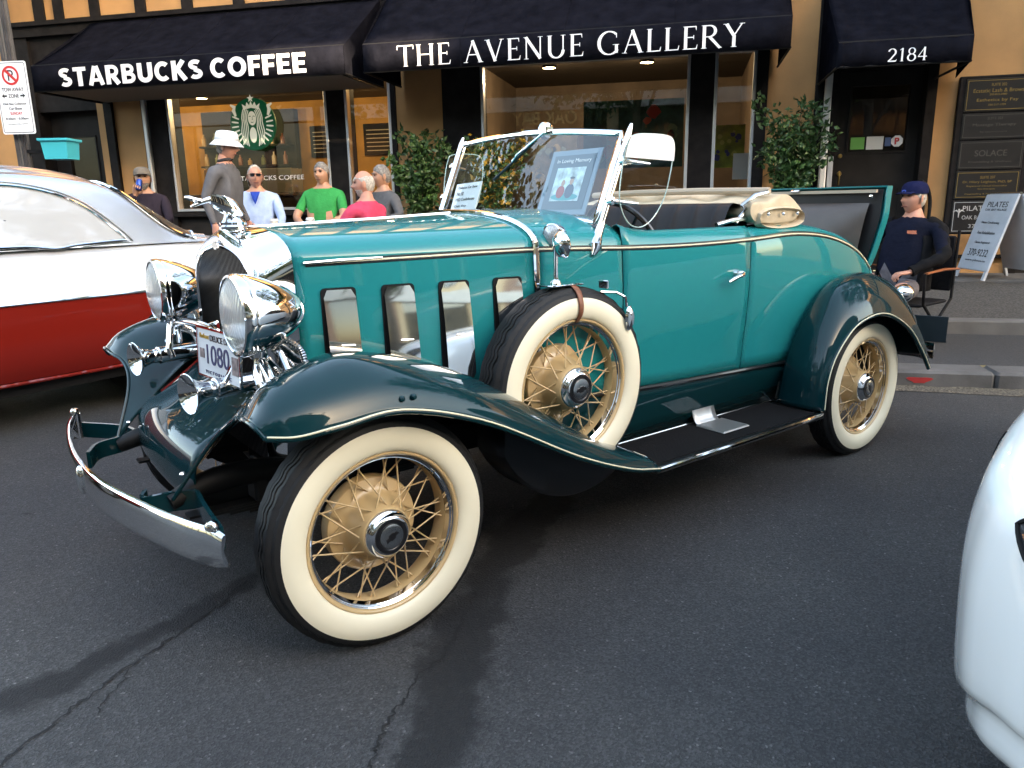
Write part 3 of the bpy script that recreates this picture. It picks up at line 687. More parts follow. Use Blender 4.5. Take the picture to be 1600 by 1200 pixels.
def tree(x, y, h, r, seed, label, group='street trees across the road'):
    random.seed(seed); t = empty('street_tree', (x, y, .1), random.uniform(0, 6), label, 'tree', group)
    b = MB(); tips = []
    b.tube([(0, 0, 0), (.03, .02, h * .2), (.0, .05, h * .42), (.05, 0, h * .65)], [.19, .15, .12, .06], 10)
    for k in range(11):
        a = k * 2.4; z0 = h * random.uniform(.28, .55); e = Vector((math.cos(a) * r * random.uniform(.5, .9), math.sin(a) * r * random.uniform(.5, .9), h * random.uniform(.5, .92)))
        m_ = Vector((e.x * .4, e.y * .4, (z0 + e.z) / 2 + .1)); b.tube([(0, 0, z0), m_, e], [.06, .045, .012], 6); tips += [m_.lerp(e, q) for q in (.2, .5, .8, 1.0)]
    b.out('trunk', BARK, t)
    b = MB()
    for p in tips:
        for c in range(5):
            cc = p + rv() * random.uniform(.1, .30) * r
            for k in range(24): leaf(b, cc + rv() * random.uniform(.05, .55), rv() + Vector((0, 0, -.3)), rv(), random.uniform(.16, .26), random.uniform(.10, .16))
    o = b.out('crown', LEAF, t, False); o['kind'] = 'stuff'
tree(-9.5, -8.6, 10, 3.8, 11, 'leafy street tree across the road opposite the cafe door')
tree(-1.8, -8.6, 10.5, 3.9, 12, 'leafy street tree across the road facing the roadster')
tree(5.5, -8.6, 10, 3.8, 13, 'leafy street tree across the road opposite the numbered door')
tree(13.0, -8.6, 10.5, 3.8, 14, 'leafy street tree across the road furthest from the cafe')

tree(5.2, 6.7, 9.5, 3.3, 15, 'leafy street tree on the near footpath beyond the directory board', 'street trees on the near footpath')
tree(-9.6, 6.7, 9.5, 3.3, 16, 'leafy street tree on the near footpath beyond the sign pole', 'street trees on the near footpath')
# ------------------------------------------------------------------ shrubs by the shop fronts
POT = mat('dark_planter', (.03, .028, .027), .6, noise=(10, .3))
def shrub(x, y, z0, h, w, seed, label, yellow=0.0, nst=12, grass=True, leafl=.085):
    random.seed(seed); t = empty('shrub', (x, y, z0), 0, label, 'shrub', 'shrubs in planters by the shop fronts')
    b = MB(); b.lathe([(.17, 0), (.20, .02), (.23, .40), (.25, .42), (.25, .46), (.22, .46), (.21, .40), (.0001, .38)], 20, Matrix.Rotation(PI / 2, 4, 'X')); b.out('planter', POT, t)
    b = MB(); lv = MB(); ly = MB()
    for k in range(nst):
        a = k * 2.4 + random.random(); q = random.uniform(.25, 1); e = Vector((math.cos(a) * w * q, math.sin(a) * w * .7 * q, .4 + (h - .4) * random.uniform(.62, 1.0)))
        m_ = Vector((e.x * .35, e.y * .35, .4 + (e.z - .4) * .55)); P = cr([(0.05 * math.cos(a), .05 * math.sin(a), .38), tuple(m_), tuple(e)], 14); b.tube(P, [.009 - .006 * i / 13 for i in range(14)], 5)
        for i in range(3, 14):
            p = Vector(P[i])
            for j in range(15):
                d = rv() + Vector((math.cos(a) * .5, math.sin(a) * .5, .25)); br = p + rv() * random.uniform(0, .13)
                (ly if random.random() < yellow * (.4 + p.z / h) else lv).cur = 0
                leaf(ly if random.random() < yellow else lv, br, d, rv(), random.uniform(.7, 1.3) * leafl, random.uniform(.6, .95) * leafl * .8)
    b.out('stems', BARK, t); o = lv.out('foliage', LEAF2, t, False); o['kind'] = 'stuff'
    if ly.v: o = ly.out('yellow_foliage', LEAFY, t, False); o['kind'] = 'stuff'
    if grass:
        g = MB()
        for k in range(34):
            a = random.uniform(0, 2 * PI); l = random.uniform(.25, .5); e0 = Vector((.12 * math.cos(a), .12 * math.sin(a), .42)); e1 = e0 + Vector((math.cos(a) * l * .4, math.sin(a) * l * .4, l * .7)); e2 = e0 + Vector((math.cos(a) * l * .95, math.sin(a) * l * .95, l * .55)); s = Vector((-math.sin(a), math.cos(a), 0))
            g.grid([[e0 - s * .008, e0 + s * .008], [e1 - s * .009, e1 + s * .009], [e2 - s * .001, e2 + s * .001]])
        o = g.out('spiky_leaves', mat('spiky_leaves', (.12, .18, .10), .5), t, False); o['kind'] = 'stuff'
shrub(-3.05, 8.62, .5, 1.62, .38, 21, 'green leafy shrub in a planter beside the tan wall left of the gallery window')
shrub(-2.15, 8.55, .5, 1.50, .34, 22, 'added shrub of yellowing leaves in place of leaves mirrored in the roadster windscreen', .35, 11)  # added plant, stands in for tree leaves reflected by the windscreen glass
shrub(1.05, 8.62, .5, 1.80, .42, 23, 'tall green shrub in a planter by the numbered street door', 0, 14, True, .075)
# ================================================================== the teal roadster
CARRZ = math.radians(230.663)
road = empty('roadster', (0.33314, 4.5514, 0), CARRZ,
             'teal and dark green vintage open roadster with tan wire wheels and whitewall tyres', 'car')
HT = 0.75
def cidx(P, n):
    """sample a control list with uniform index parameter"""
    k = len(P); T = list(range(k)); dim = len(P[0]); out = []
    for i in range(n):
        t = (k - 1) * i / (n - 1); j = min(int(t), k - 2)
        out.append(herm(P, T, j, t, dim))
    return out
def surf(curves, nu, nv):
    cs = [cidx(c, nu) for c in curves]
    return [cidx([c[i] for c in cs], nv) for i in range(nu)]
def shell(name, rows, material, parent, thick=.006, angle=50):
    b = MB(); b.grid(rows)
    o = b.out(name, material, parent, True, angle)
    md = o.modifiers.new('thickness', 'SOLIDIFY'); md.thickness = thick; md.offset = 0
    return o
def mir(rows): return [[(p[0], -p[1], p[2]) for p in r] for r in rows]

# --- body sections: x, top z, belt half width, belt z, sill half width, sill z
BODY = [(-.74, .80, .33, .66, .36, .52), (-.66, .90, .42, .77, .42, .52), (-.56, .985, .465, .862, .46, .52), (-.41, 1.055, .505, .944, .51, .52),
        (-.2, 1.125, .553, 1.028, .555, .52), (.15, 1.19, .602, 1.116, .595, .525), (.5, 1.205, .628, 1.150, .612, .53),
        (.88, 1.20, .640, 1.140, .62, .545), (1.3, 1.20, .632, 1.134, .618, .558), (1.64, 1.285, .602, 1.138, .600, .568),
        (1.80, 1.284, .575, 1.143, .578, .575), (2.0, 1.275, .532, 1.147, .545, .58), (2.4, 1.258, .455, 1.142, .47, .60), (2.84, 1.242, .365, 1.135, .375, .62)]
def side(x, s=1):
    zt, yb, zb, ys, zs = tab(BODY, x); pts = []
    for k in range(9):
        t = k / 8
        z = zb + (zs - zb) * t
        y = yb + (ys - yb) * t + .012 * math.sin(PI * min(1, t * 1.25)) * (1 if x < 2 else .3)
        pts.append((x, s * y, z))
    return pts
def crown(x, n=25, ex=2.35):
    zt, yb, zb, ys, zs = tab(BODY, x); pts = []
    for k in range(n):
        a = PI / 2 * (1 - 2 * k / (n - 1))
        sy = math.copysign(abs(math.sin(a)) ** (2 / ex), math.sin(a))
        pts.append((x, yb * sy, zb + (zt - zb) * max(0, math.cos(a)) ** (2 / ex)))
    return pts
def fr(a, b, n): return [a + (b - a) * i / (n - 1) for i in range(n)]
def full(x): return side(x, 1)[::-1] + crown(x)[1:-1] + side(x, -1)
shell('hood', [full(x) for x in fr(2.838, 2.012, 24)], TEAL, road, .004)
hood = road.children[-1]
shell('cowl', [full(x) for x in fr(1.996, 1.642, 14)], TEAL, road, .004)
cowl = road.children[-1]
# doors and cockpit rim
def rimpts(x, s=1):
    zt, yb, zb, ys, zs = tab(BODY, x)
    zr = 1.196 + .03 * max(0, (x - 1.45) / .19) ** 2
    return [(x, s * (yb - .075), .80), (x, s * (yb - .068), zr - .03), (x, s * (yb - .055), zr - .006), (x, s * (yb - .036), zr), (x, s * (yb - .016), zr - .012), (x, s * (yb - .004), zb + .02)] + side(x, s)
doors = []
for s in (1, -1):
    d = shell('door', [rimpts(x, s) for x in fr(1.636, .886, 20)], TEAL, road, .004); doors.append(d)
    # door handle: boss and lever
    if s == 1:
        y = tab(BODY, .97)[1] + .02
        b = MB(); b.lathe([(0, .028), (.012, .027), (.016, .02), (.017, 0), (.022, -.012), (.022, -.02)], 20, Matrix.Translation((.985, y, 1.0)))
        b.tube([(.985, y + .024, 1.0), (1.02, y + .03, .995), (1.06, y + .03, .984), (1.085, y + .027, .974)], [.009, .009, .008, .006], 10)
        b.out('handle', CHROME, d)
# rear body: deck strips beside the rumble opening, closed deck in front of and behind it
def rear(x, s):
    zt, yb, zb, ys, zs = tab(BODY, x)
    o = max(0.02, yb - .13); h = .05
    return [(x, s * (o - .005), zb + h - .10), (x, s * o, zb + h - .012), (x, s * (o + .012), zb + h), (x, s * (o + .05), zb + h - .004), (x, s * (yb - .03), zb + .034), (x, s * (yb - .008), zb + .018)] + side(x, s)
for s in (1, -1):
    shell('rear_quarter', [rear(x, s) for x in fr(.880, -.46, 34)], TEAL, road, .004)
def tail(x):
    zt, yb, zb, ys, zs = tab(BODY, x)
    cr_ = [(x, yb * math.sin(a), zb + .05 * math.cos(a) ** .6 if abs(a) < PI / 2 - .01 else zb) for a in [PI / 2 * (1 - 2 * k / 16) for k in range(17)]]
    return side(x, 1)[::-1] + cr_[1:-1] + side(x, -1)
shell('tail_panel', [tail(x) for x in fr(-.475, -.74, 12)] + [[(-.76, p[1] * .9, p[2] * .96) for p in tail(-.74)]], TEAL, road, .004)
b = MB(); b.grid([[(x, y, tab(BODY, x)[2] + .052 + .012 * math.cos(y / .5 * PI / 2)) for y in fr(.5, -.5, 13)] for x in fr(.80, .40, 6)])
shell_deck = b.out('deck_panel', TEAL, road)
# belt moulding: black band with a cream line, both sides
for s in (1, -1):
    for nm, w, pr_, mt, up in (('belt_moulding', .013, .004, BLACK, 0), ('belt_pinstripe', .0042, .0062, CREAM, .001)):
        b = MB(); rows = []
        for x in fr(-.44, 2.80, 90):
            zt, yb, zb, ys, zs = tab(BODY, x)
            rows.append([(x, s * (yb - .004), zb + w + up), (x, s * (yb + pr_), zb + w * .7 + up), (x, s * (yb + pr_ + .0015), zb + up), (x, s * (yb + pr_), zb - w * .7 + up), (x, s * (yb - .004), zb - w + up)])
        b.grid(rows); b.out(nm, mt, road)
    # bright cap at the front end of the hood moulding
    b = MB(); zt, yb, zb, ys, zs = tab(BODY, 2.78)
    b.tube([(2.56, s * (tab(BODY, 2.56)[1] + .006), 1.146), (2.70, s * (tab(BODY, 2.70)[1] + .007), 1.143), (2.808, s * (tab(BODY, 2.80)[1] + .006), 1.139)], [.003, .006, .005], 8)
    b.out('moulding_tip', CHROME, road)
# hood hinge along the top, chrome cowl band
b = MB(); b.tube([(x, 0, tab(BODY, x)[0] + .002) for x in fr(2.835, 2.01, 12)], .006, 8); b.out('hood_hinge', CHROME, road)
b = MB(); b.tube([(2.004, p[1] * 1.006, p[2] + .003) for p in full(2.004)], .0115, 8); b.out('cowl_band', CHROME, road)
# hood side line near the bottom (panel crease)
# hood vent doors: chrome, hinged at the front, slightly open
for s in (1, -1):
    for k, xa in enumerate((2.758, 2.566, 2.372, 2.172)):
        xb = xa - .098
        def hy(x, z):
            zt, yb, zb, ys, zs = tab(BODY, x); t = (zb - z) / (zb - zs); return yb + (ys - yb) * t + .004
        z0, z1 = .715, 1.052
        pts = []
        for (cx, cz, a0) in ((xb + .014, z1 - .014, 90), (xa - .014, z1 - .014, 0), (xa - .014, z0 + .014, -90), (xb + .014, z0 + .014, 180)):
            for q in range(5):
                a = math.radians(a0 + (90 - q * 22.5 if True else 0))
                pts.append((cx + .014 * math.cos(a), cz + .014 * math.sin(a)))
        def outl(off0, off1, grow=0.0):
            res = []
            for (px, pz) in pts:
                t = (xa - px) / (xa - xb)
                gx = px + math.copysign(grow, px - (xa + xb) / 2); gz = pz + math.copysign(grow, pz - (z0 + z1) / 2)
                res.append((gx, s * (hy(gx, gz) + off0 + (off1 - off0) * t), gz))
            return res
        b = MB(); b.poly(outl(.003, .003, .006), (0, s * .0035, 0)); slot = b.out('vent_opening', MATTE, hood, False)
        b = MB(); rws = []
        for i in range(15):
            tz = i / 14; z = z0 + (z1 - z0) * tz; ins = .012 * (1 - math.sqrt(max(0, 1 - max(0, abs(tz - .5) * 2 - .93) ** 2 / .0049)))
            rws.append([(x, s * (hy(x, z) + .033 + .003 * t - .024 * tz * tz), z) for t in (0, .25, .5, .75, 1.0) for x in [xa - ins - (xa - xb - 2 * ins) * t]])
        b.grid(rws); v = b.out('vent_door', CHROME, hood, True, 60); v.modifiers.new('t', 'SOLIDIFY').thickness = .004; v.modifiers.new('e', 'EDGE_SPLIT').split_angle = .5
        b = MB(); xm = (xa + xb) / 2
        b.tube([(xm + .012, s * (hy(xm, .875) + .026), .876), (xm - .03, s * (hy(xm, .875) + .034), .874)], .004, 8); b.out('vent_latch', CHROME, hood)
# box added inside the hood so that no light leaks through
b = MB(); b.box(2.0, 2.80, -.34, .34, .42, 1.08); b.out('hood_light_block', CHASSIS, road, False)
b = MB(); b.box(-.62, 3.02, -.37, -.29, .40, .52, None, .008); b.box(-.62, 3.02, .29, .37, .40, .52, None, .008); b.box(1.0, 1.2, -.29, .29, .41, .5); b.box(-.5, -.4, -.29, .29, .41, .5); b.out('chassis_frame', CHASSIS, road, False)
b = MB(); b.box(-.60, 1.98, -.545, .545, .50, .53); b.out('floor_pan', CHASSIS, road, False)
b = MB(); b.box(1.93, 1.97, -.50, .50, .53, 1.2); b.out('firewall', CHASSIS, road, False)
# splash apron below the doors + front inner panels
for s in (1, -1):
    rows = []
    for x in fr(1.99, .40, 18):
        ys, zs = tab(BODY, x)[3:5]
        rows.append([(x, s * (ys - .012), zs + .03), (x, s * (ys + .004), zs + .008), (x, s * (ys + .006), zs - .03), (x, s * (.592), .43), (x, s * .578, .338)])
    shell('splash_apron', rows, GREEN, road, .004)
    b = MB(); b.tube([(x, s * (tab(BODY, x)[3] + .008), tab(BODY, x)[4] + .012) for x in fr(1.95, .46, 16)], .010, 8); b.out('sill_bead', BLACK, road)

# --- fenders
FF = [[(3.115, .80, .735), (3.05, .845, .735), (2.94, .865, .748), (2.75, .868, .757), (2.47, .866, .668), (2.10, .865, .476), (1.85, .865, .374), (1.69, .865, .336)],
      [(3.132, .765, .765), (3.07, .80, .80), (2.95, .815, .832), (2.75, .82, .838), (2.47, .82, .745), (2.10, .82, .545), (1.85, .82, .42), (1.69, .82, .364)],
      [(3.132, .68, .765), (3.07, .69, .835), (2.95, .69, .882), (2.78, .69, .895), (2.47, .69, .80), (2.10, .69, .59), (1.87, .70, .45), (1.69, .70, .372)],
      [(3.12, .57, .735), (3.05, .54, .795), (2.94, .53, .845), (2.76, .52, .868), (2.45, .55, .77), (2.10, .58, .565), (1.87, .60, .44), (1.69, .60, .371)],
      [(3.16, .47, .655), (3.08, .44, .705), (2.93, .42, .765), (2.75, .41, .80), (2.45, .47, .72), (2.10, .53, .53), (1.87, .565, .42), (1.69, .576, .362)],
      [(3.262, .385, .482), (3.16, .38, .59), (2.95, .38, .76), (2.75, .372, .76), (2.45, .44, .68), (2.10, .52, .50), (1.87, .56, .40), (1.69, .57, .357)]]
RF = [[(.575, .865, .36), (.56, .865, .50), (.49, .866, .625), (.33, .867, .735), (.09, .867, .757), (-.17, .866, .66), (-.35, .865, .52), (-.47, .862, .405)],
      [(.60, .83, .36), (.585, .83, .52), (.505, .83, .68), (.345, .83, .815), (.09, .83, .852), (-.20, .83, .762), (-.42, .83, .59), (-.55, .83, .41)],
      [(.615, .75, .36), (.59, .75, .54), (.49, .75, .735), (.32, .75, .885), (.06, .75, .937), (-.22, .75, .86), (-.47, .75, .67), (-.61, .75, .43)],
      [(.60, .655, .36), (.56, .655, .55), (.45, .655, .74), (.28, .655, .887), (.04, .65, .937), (-.22, .645, .865), (-.48, .64, .68), (-.62, .64, .43)],
      [(.545, .60, .36), (.49, .60, .545), (.38, .60, .715), (.215, .60, .855), (0, .588, .902), (-.22, .56, .835), (-.48, .50, .66), (-.62, .48, .43)]]
def lipline(name, curve, s, mt, parent, r=.0075, off=(0, 0, 0)):
    b = MB(); b.tube([(p[0] + off[0] + (.075 * min(1, max(0, (p[0] - 2.72) / .38)) if s < 0 else 0), s * (p[1] + off[1]), p[2] + off[2]) for p in cidx(curve, 60)], r, 8)
    return b.out(name, mt, parent)
for s in (1, -1):
    rows = surf(FF, 64, 33)
    if s < 0: rows = [[(p[0] + .075 * min(1, max(0, (p[0] - 2.72) / .38)) * min(1, max(0, (abs(p[1]) - .38) / .24)), p[1], p[2]) for p in r] for r in mir(rows)]
    f = shell('front_fender', rows, GREEN, road, .005)
    lipline('fender_bead', FF[0], s, GREEN, f, .009, (0, -.002, 0))
    lipline('fender_pinstripe', FF[0], s, CREAM, f, .0028, (0, .0068, .0065))
    front = [c[0] for c in FF]
    b = MB(); b.tube([(p[0] + .002 + (.075 * min(1, max(0, (p[1] - .38) / .24)) if s < 0 else 0), s * p[1], p[2]) for p in cidx(front, 40)], .006, 8); b.out('front_bead', GREEN, f)
    b = MB()
    for bx in (2.752, 2.715):
        b.lathe([(0, .008), (.006, .007), (.009, .002), (.009, -.004)], 12, Matrix.Translation((bx, s * .858, .79)))
    b.out('bolt', GREEN, f)
    rows = surf(RF, 56, 29)
    if s < 0: rows = mir(rows)
    f = shell('rear_fender', rows, GREEN, road, .005)
    lipline('fender_bead', RF[0], s, GREEN, f, .009, (0, -.002, 0))
    lipline('fender_pinstripe', RF[0], s, CREAM, f, .0028, (0, .0068, .0055))
    lipline('fender_welt', RF[4], s, BLACK, f, .008)
    # dark inner liners
    b = MB(); b.box(-.60, .52, s * .56 - .006, s * .56 + .006, .30, .80); b.out('wheel_well', MATTE, road, False)
    # running board, ribbed rubber mat, bright edge
    b = MB(); b.box(.555, 1.70, min(s * .572, s * .862), max(s * .572, s * .862), .318, .345, None, .004); rb = b.out('running_board', BLACK, road, False)
    b = MB()
    for k in range(26):
        y = .585 + k * .0098
        b.box(.60, 1.675, min(s * y, s * (y + .006)), max(s * y, s * (y + .006)), .344, .3495)
    m_ = b.out('ribbed_mat', MATTE, rb, False); m_['kind'] = 'stuff'
    b = MB(); b.tube([(.565, s * .58, .352), (.562, s * .70, .352), (.566, s * .845, .352), (.59, s * .867, .348), (.72, s * .870, .340), (1.2, s * .870, .338), (1.69, s * .870, .338)], [.004, .005, .006, .009, .010, .010, .010], 8); b.out('edge_trim', CHROME, rb)
    b = MB(); b.tube([(1.692, s * .575, .358), (1.692, s * .70, .374), (1.690, s * .80, .366), (1.690, s * .868, .332)], .005, 8); b.out('joint_trim', CHROME, rb)
    b = MB(); b.tube([(1.66, s * .582, .352), (1.1, s * .582, .352), (.57, s * .582, .352)], .004, 6); b.out('inner_trim', STEEL, rb)
    if s == 1:   # aluminium step plate with kick plate
        b = MB(); b.box(1.005, 1.185, .625, .775, .350, .3555, None, .003)
        for k in range(17):
            b.box(1.012 + k * .010, 1.017 + k * .010, .632, .768, .355, .3585)
        sp = b.out('step_plate', mat('cast_aluminium', (.62, .62, .61), .38, .9), rb, False)
        b = MB(); rows = []
        for k in range(7):
            a = PI / 2 * k / 6
            rows.append([(x, .625 - .035 * math.sin(a), .352 + .055 * (1 - math.cos(a)) + .02 * math.sin(a)) for x in fr(1.02, 1.17, 6)])
        b.grid(rows); kp = b.out('kick_plate', MATS['cast_aluminium'], rb); kp.modifiers.new('t', 'SOLIDIFY').thickness = .003
# spare wheel well under the fender: closed pan below the fender surface
pan = []
for x in fr(1.60, 2.285, 26):
    zb_ = .653 - math.sqrt(max(0, .400 ** 2 - (x - 1.932) ** 2))
    cpts = sorted((p[0], p[2]) for p in cidx(FF[2], 80)); zt_ = .345
    for (xa, za), (xb, zb2) in zip(cpts, cpts[1:]):
        if xa <= x <= xb: zt_ = za + (zb2 - za) * (x - xa) / max(1e-6, xb - xa)
    zt_ = zt_ - .022 if x > 1.70 else .330
    if zb_ < zt_: pan.append([(x, .705, zt_), (x, .705, (zt_ + zb_) / 2), (x, .700, zb_ + .012), (x, .690, zb_), (x, .55, zb_), (x, .535, zb_ + .02), (x, .535, zt_)])
b = MB(); b.grid(pan, cap=True); b.out('spare_well', BLACK, road)

# --- wheels: built once, copied
def build_wheel():
    w = bpy.data.objects.new('wheel', None); w.empty_display_size = .1; link(w, road)
    N = 144
    prof = [(.243, -.004, 0), (.250, .004, 0), (.254, .007, 0)]
    # tyre carcass (black) – outer side, tread with four zigzag grooves, inner side
    side_o = [(.326, .0165), (.334, .0125), (.341, .009), (.3475, .003), (.3485, -.001), (.356, -.006), (.3605, -.012)]
    ribs = []
    y = -.014; wid = (.013, .012, .012, .012, .013); g = .005
    for i, wd in enumerate(wid):
        r = .3655 - .0022 * abs(i - 2) ** 1.5 * .6
        ribs += [(r, y, 1), (r, y - wd, 1)]
        if i < 4: ribs += [(r - .008, y - wd - .0006, 1), (r - .008, y - wd - g + .0006, 1)]
        y -= wd + g
    side_i = [(.3605, -.0995), (.352, -.106), (.334, -.119), (.31, -.127), (.28, -.123), (.252, -.108), (.243, -.10)]
    prof = [(r, yy, 0) for r, yy in side_o] + ribs + [(r, yy, 0) for r, yy in side_i]
    b = MB(); rows = []
    for r, yy, z in prof:
        row = []
        for k in range(N):
            a = 2 * PI * k / N
            zz = (.0042 if (k % 4) in (0, 1) else -.0042) if z else 0
            rr = r
            if not z and abs(yy) < .012 and r > .345: rr = r - (.0035 if k % 2 else 0)      # shoulder notches
            row.append((rr * math.cos(a), yy + zz, rr * math.sin(a)))
        rows.append(row)
    b.grid(rows, close_v=True); b.out('tyre', RUBBER, w, True, 25)
    b = MB(); b.lathe([(.2495, -.002), (.2515, .006), (.2555, .0115), (.266, .0175), (.280, .0215), (.296, .0228), (.310, .0214), (.321, .0185), (.327, .0165), (.3275, .010)], 96); b.out('whitewall', WWALL, w)
    b = MB(); b.lathe([(.2475, -.010), (.2510, -.002), (.2512, .004), (.2495, .0072), (.2465, .0075), (.2425, .0055), (.240, .001), (.2385, -.004)], 96)
    b.lathe([(.2235, -.030), (.2215, -.036), (.2205, -.075), (.226, -.095), (.245, -.108), (.247, -.10)], 96); b.out('rim', TAN, w)
    b = MB(); b.lathe([(.2388, -.003), (.2365, -.001), (.2335, -.003), (.2325, -.010), (.2300, -.0115), (.2275, -.011), (.2262, -.02), (.2240, -.031)], 96); b.out('trim_ring', CHROME, w)
    b = MB(); b.lathe([(.148, -.135), (.150, -.098), (.146, -.090), (.135, -.087), (.120, -.084), (.108, -.078), (.100, -.066), (.095, -.050), (.088, -.030), (.082, -.012), (.0795, .002), (.077, .006), (.070, .007)], 64); b.out('hub', TAN, w)
    b = MB(); b.lathe([(.0745, .004), (.0745, .010), (.071, .0145), (.066, .017), (.062, .026), (.058, .030), (.053, .0315)], 56); b.out('hub_cap', CHROME, w)
    b = MB(); b.lathe([(.0535, .030), (.0525, .0335), (.043, .035), (.040, .0335), (.0385, .031)], 56); b.out('hub_ring', BLACK, w)
    b = MB(); b.lathe([(.0390, .030), (.0380, .0355), (.034, .0368), (.02, .0372), (0.0001, .0373)], 48); b.out('cap_disc', STEEL, w)
    bt = [(-.029, -.0065), (-.012, -.0065), (-.010, -.0115), (.012, -.0115), (.012, -.0065), (.029, -.0065), (.024, .0065), (.010, .0065), (.010, .0115), (-.012, .0115), (-.012, .0065), (-.024, .0065)]
    b = MB(); b.poly([(x * .82, .0368, z * .9) for x, z in bt], (0, .0018, 0)); b.out('emblem', BLACK, w, False)
    b = MB(); b.lathe([(.0001, -.137), (.148, -.136), (.150, -.130)], 40); b.lathe([(.03, -.13), (.03, -.30), (.0001, -.30)], 16); b.out('brake_drum', CHASSIS, w)
    # forty bent wire spokes in three rows sharing one mesh per row
    def spoke_mesh(r0, y0, r1, y1, da, nm):
        p0 = Vector((r0, y0, 0)); p1 = Vector((r1 * math.cos(da), y1, r1 * math.sin(da)))
        q = p0.lerp(p1, .93); e = Vector((r1 * math.cos(da) + .004 * math.cos(da), y1, r1 * math.sin(da) + .004 * math.sin(da)))
        q2 = Vector((q.x * .6 + p1.x * .4, q.y + .002, q.z * .6 + p1.z * .4))
        t = MB(); t.tube([p0, p0.lerp(p1, .5), q, q2, e], .0027, 6)
        me = bpy.data.meshes.new(nm); me.from_pydata(t.v, [], t.f); me.materials.append(TAN)
        for p in me.polygons: p.use_smooth = True
        return me
    rowsd = [(.083, -.012, .2205, -.052, math.radians(26), 10), (.083, -.014, .2205, -.054, math.radians(-26), 10), (.112, -.080, .2205, -.046, math.radians(22), 10), (.112, -.080, .2205, -.048, math.radians(-22), 10)]
    for ri, (r0, y0, r1, y1, da, n) in enumerate(rowsd):
        me = spoke_mesh(r0, y0, r1, y1, da, 'spoke')
        for k in range(n):
            o = link(bpy.data.objects.new('spoke', me), w)
            o.rotation_euler = (0, 2 * PI * (k + (.0, .32, .55, .78)[ri]) / n, 0)
    return w
wheel = build_wheel()
def put(w, x, y, z, ry=0.0, rz=0.0):
    w.location = (x, y, z); w.rotation_euler = (0, ry, rz)
put(wheel, 2.769, HT, .360, math.radians(33), math.radians(-.8))
put(dup(wheel, road), 0, HT, .360, math.radians(-60))
sp = dup(wheel, road); sp.name = 'spare_wheel'; put(sp, 1.932, .6626, .6535, math.radians(7)); tag(sp, 'spare wheel standing in the front fender with a strap over its tyre')
for x in (2.769, 0):
    put(dup(wheel, road), x, -HT, .360, .5, PI)
b = MB(); b.tube([(2.769, -.7, .36), (2.769, -.3, .30), (2.769, .3, .30), (2.769, .7, .36)], .03, 10); b.out('axle', CHASSIS, road)
b = MB(); b.tube([(0, -.7, .36), (0, -.14, .36), (0, -.10, .36), (0, 0, .36), (0, .10, .36), (0, .14, .36), (0, .7, .36)], [.04, .045, .10, .13, .10, .045, .04], 14); b.out('axle', CHASSIS, road)
for s in (1, -1):
    b = MB()
    for k in range(5):
        b.box(2.769 - .45 + .06 * k, 2.769 + .45 - .06 * k, s * .33 - .025, s * .33 + .025, .395 - .009 * k, .403 - .009 * k)
    b.box(2.72, 2.82, s * .33 - .035, s * .33 + .035, .34, .412); b.out('leaf_spring', CHASSIS, road, False)

# --- spare wheel fittings: strap, mirror on a stem, clamp plate
b = MB(); rows = []
for k in range(15):
    a = math.radians(112 - 0 * k); t = k / 14
    # strap follows the section of the tyre at one angle
pathp = cr([(.30, -.118), (.345, -.105), (.372, -.06), (.370, -.02), (.350, .012), (.325, .024), (.296, .030), (.266, .025), (.2500, .014), (.238, .004)], 26)
A0 = math.radians(91)
for r, y in pathp:
    rows.append([(1.932 + r * math.cos(A0 + da), .6626 + y, .6535 + r * math.sin(A0 + da)) for da in (-.034, -.012, .012, .034)])
b.grid(rows); st = b.out('mirror_strap', STRAP, road); st.modifiers.new('t', 'SOLIDIFY').thickness = .004
b = MB(); b.box(1.875, 2.03, .575, .65, 1.0215, 1.028, None, .003)
b.lathe([(.02, 0), (.018, .012), (.009, .02), (.008, .03)], 16, Matrix.Translation((1.985, .62, 1.027)) @ Matrix.Rotation(PI / 2, 4, 'X')); b.tube([(1.985, .62, 1.03), (1.985, .62, 1.18)], .0085, 12); b.tube([(1.985, .62, 1.175), (1.985, .62, 1.19)], .013, 12)
mm = b.out('mirror_bracket', CHROME, road)
M = Matrix.Translation((1.968, .635, 1.165)) @ Matrix.Rotation(math.radians(-98), 4, 'Z') @ Matrix.Rotation(math.radians(-6), 4, 'X')
b = MB(); b.lathe([(.0001, .030), (.018, .028), (.036, .020), (.047, .008), (.049, 0), (.047, -.004), (.045, -.002), (.0001, -.001)], 40, M); b.out('side_mirror', CHROME, mm)
b = MB(); b.box(1.80, 1.812, .655, .70, 1.005, 1.035, None, .003); b.tube([(1.80, .655, .99), (1.74, .675, .985), (1.705, .69, .965), (1.70, .692, .93)], .005, 8); b.out('spare_clamp', CHROME, road)
b = MB(); b.lathe([(.0001, .012), (.02, .010), (.027, 0), (.02, -.006)], 20, Matrix.Translation((1.685, .692, .885)) @ Matrix.Diagonal((.8, 1, 1.7, 1))); b.out('spare_lock', CHROME, road)

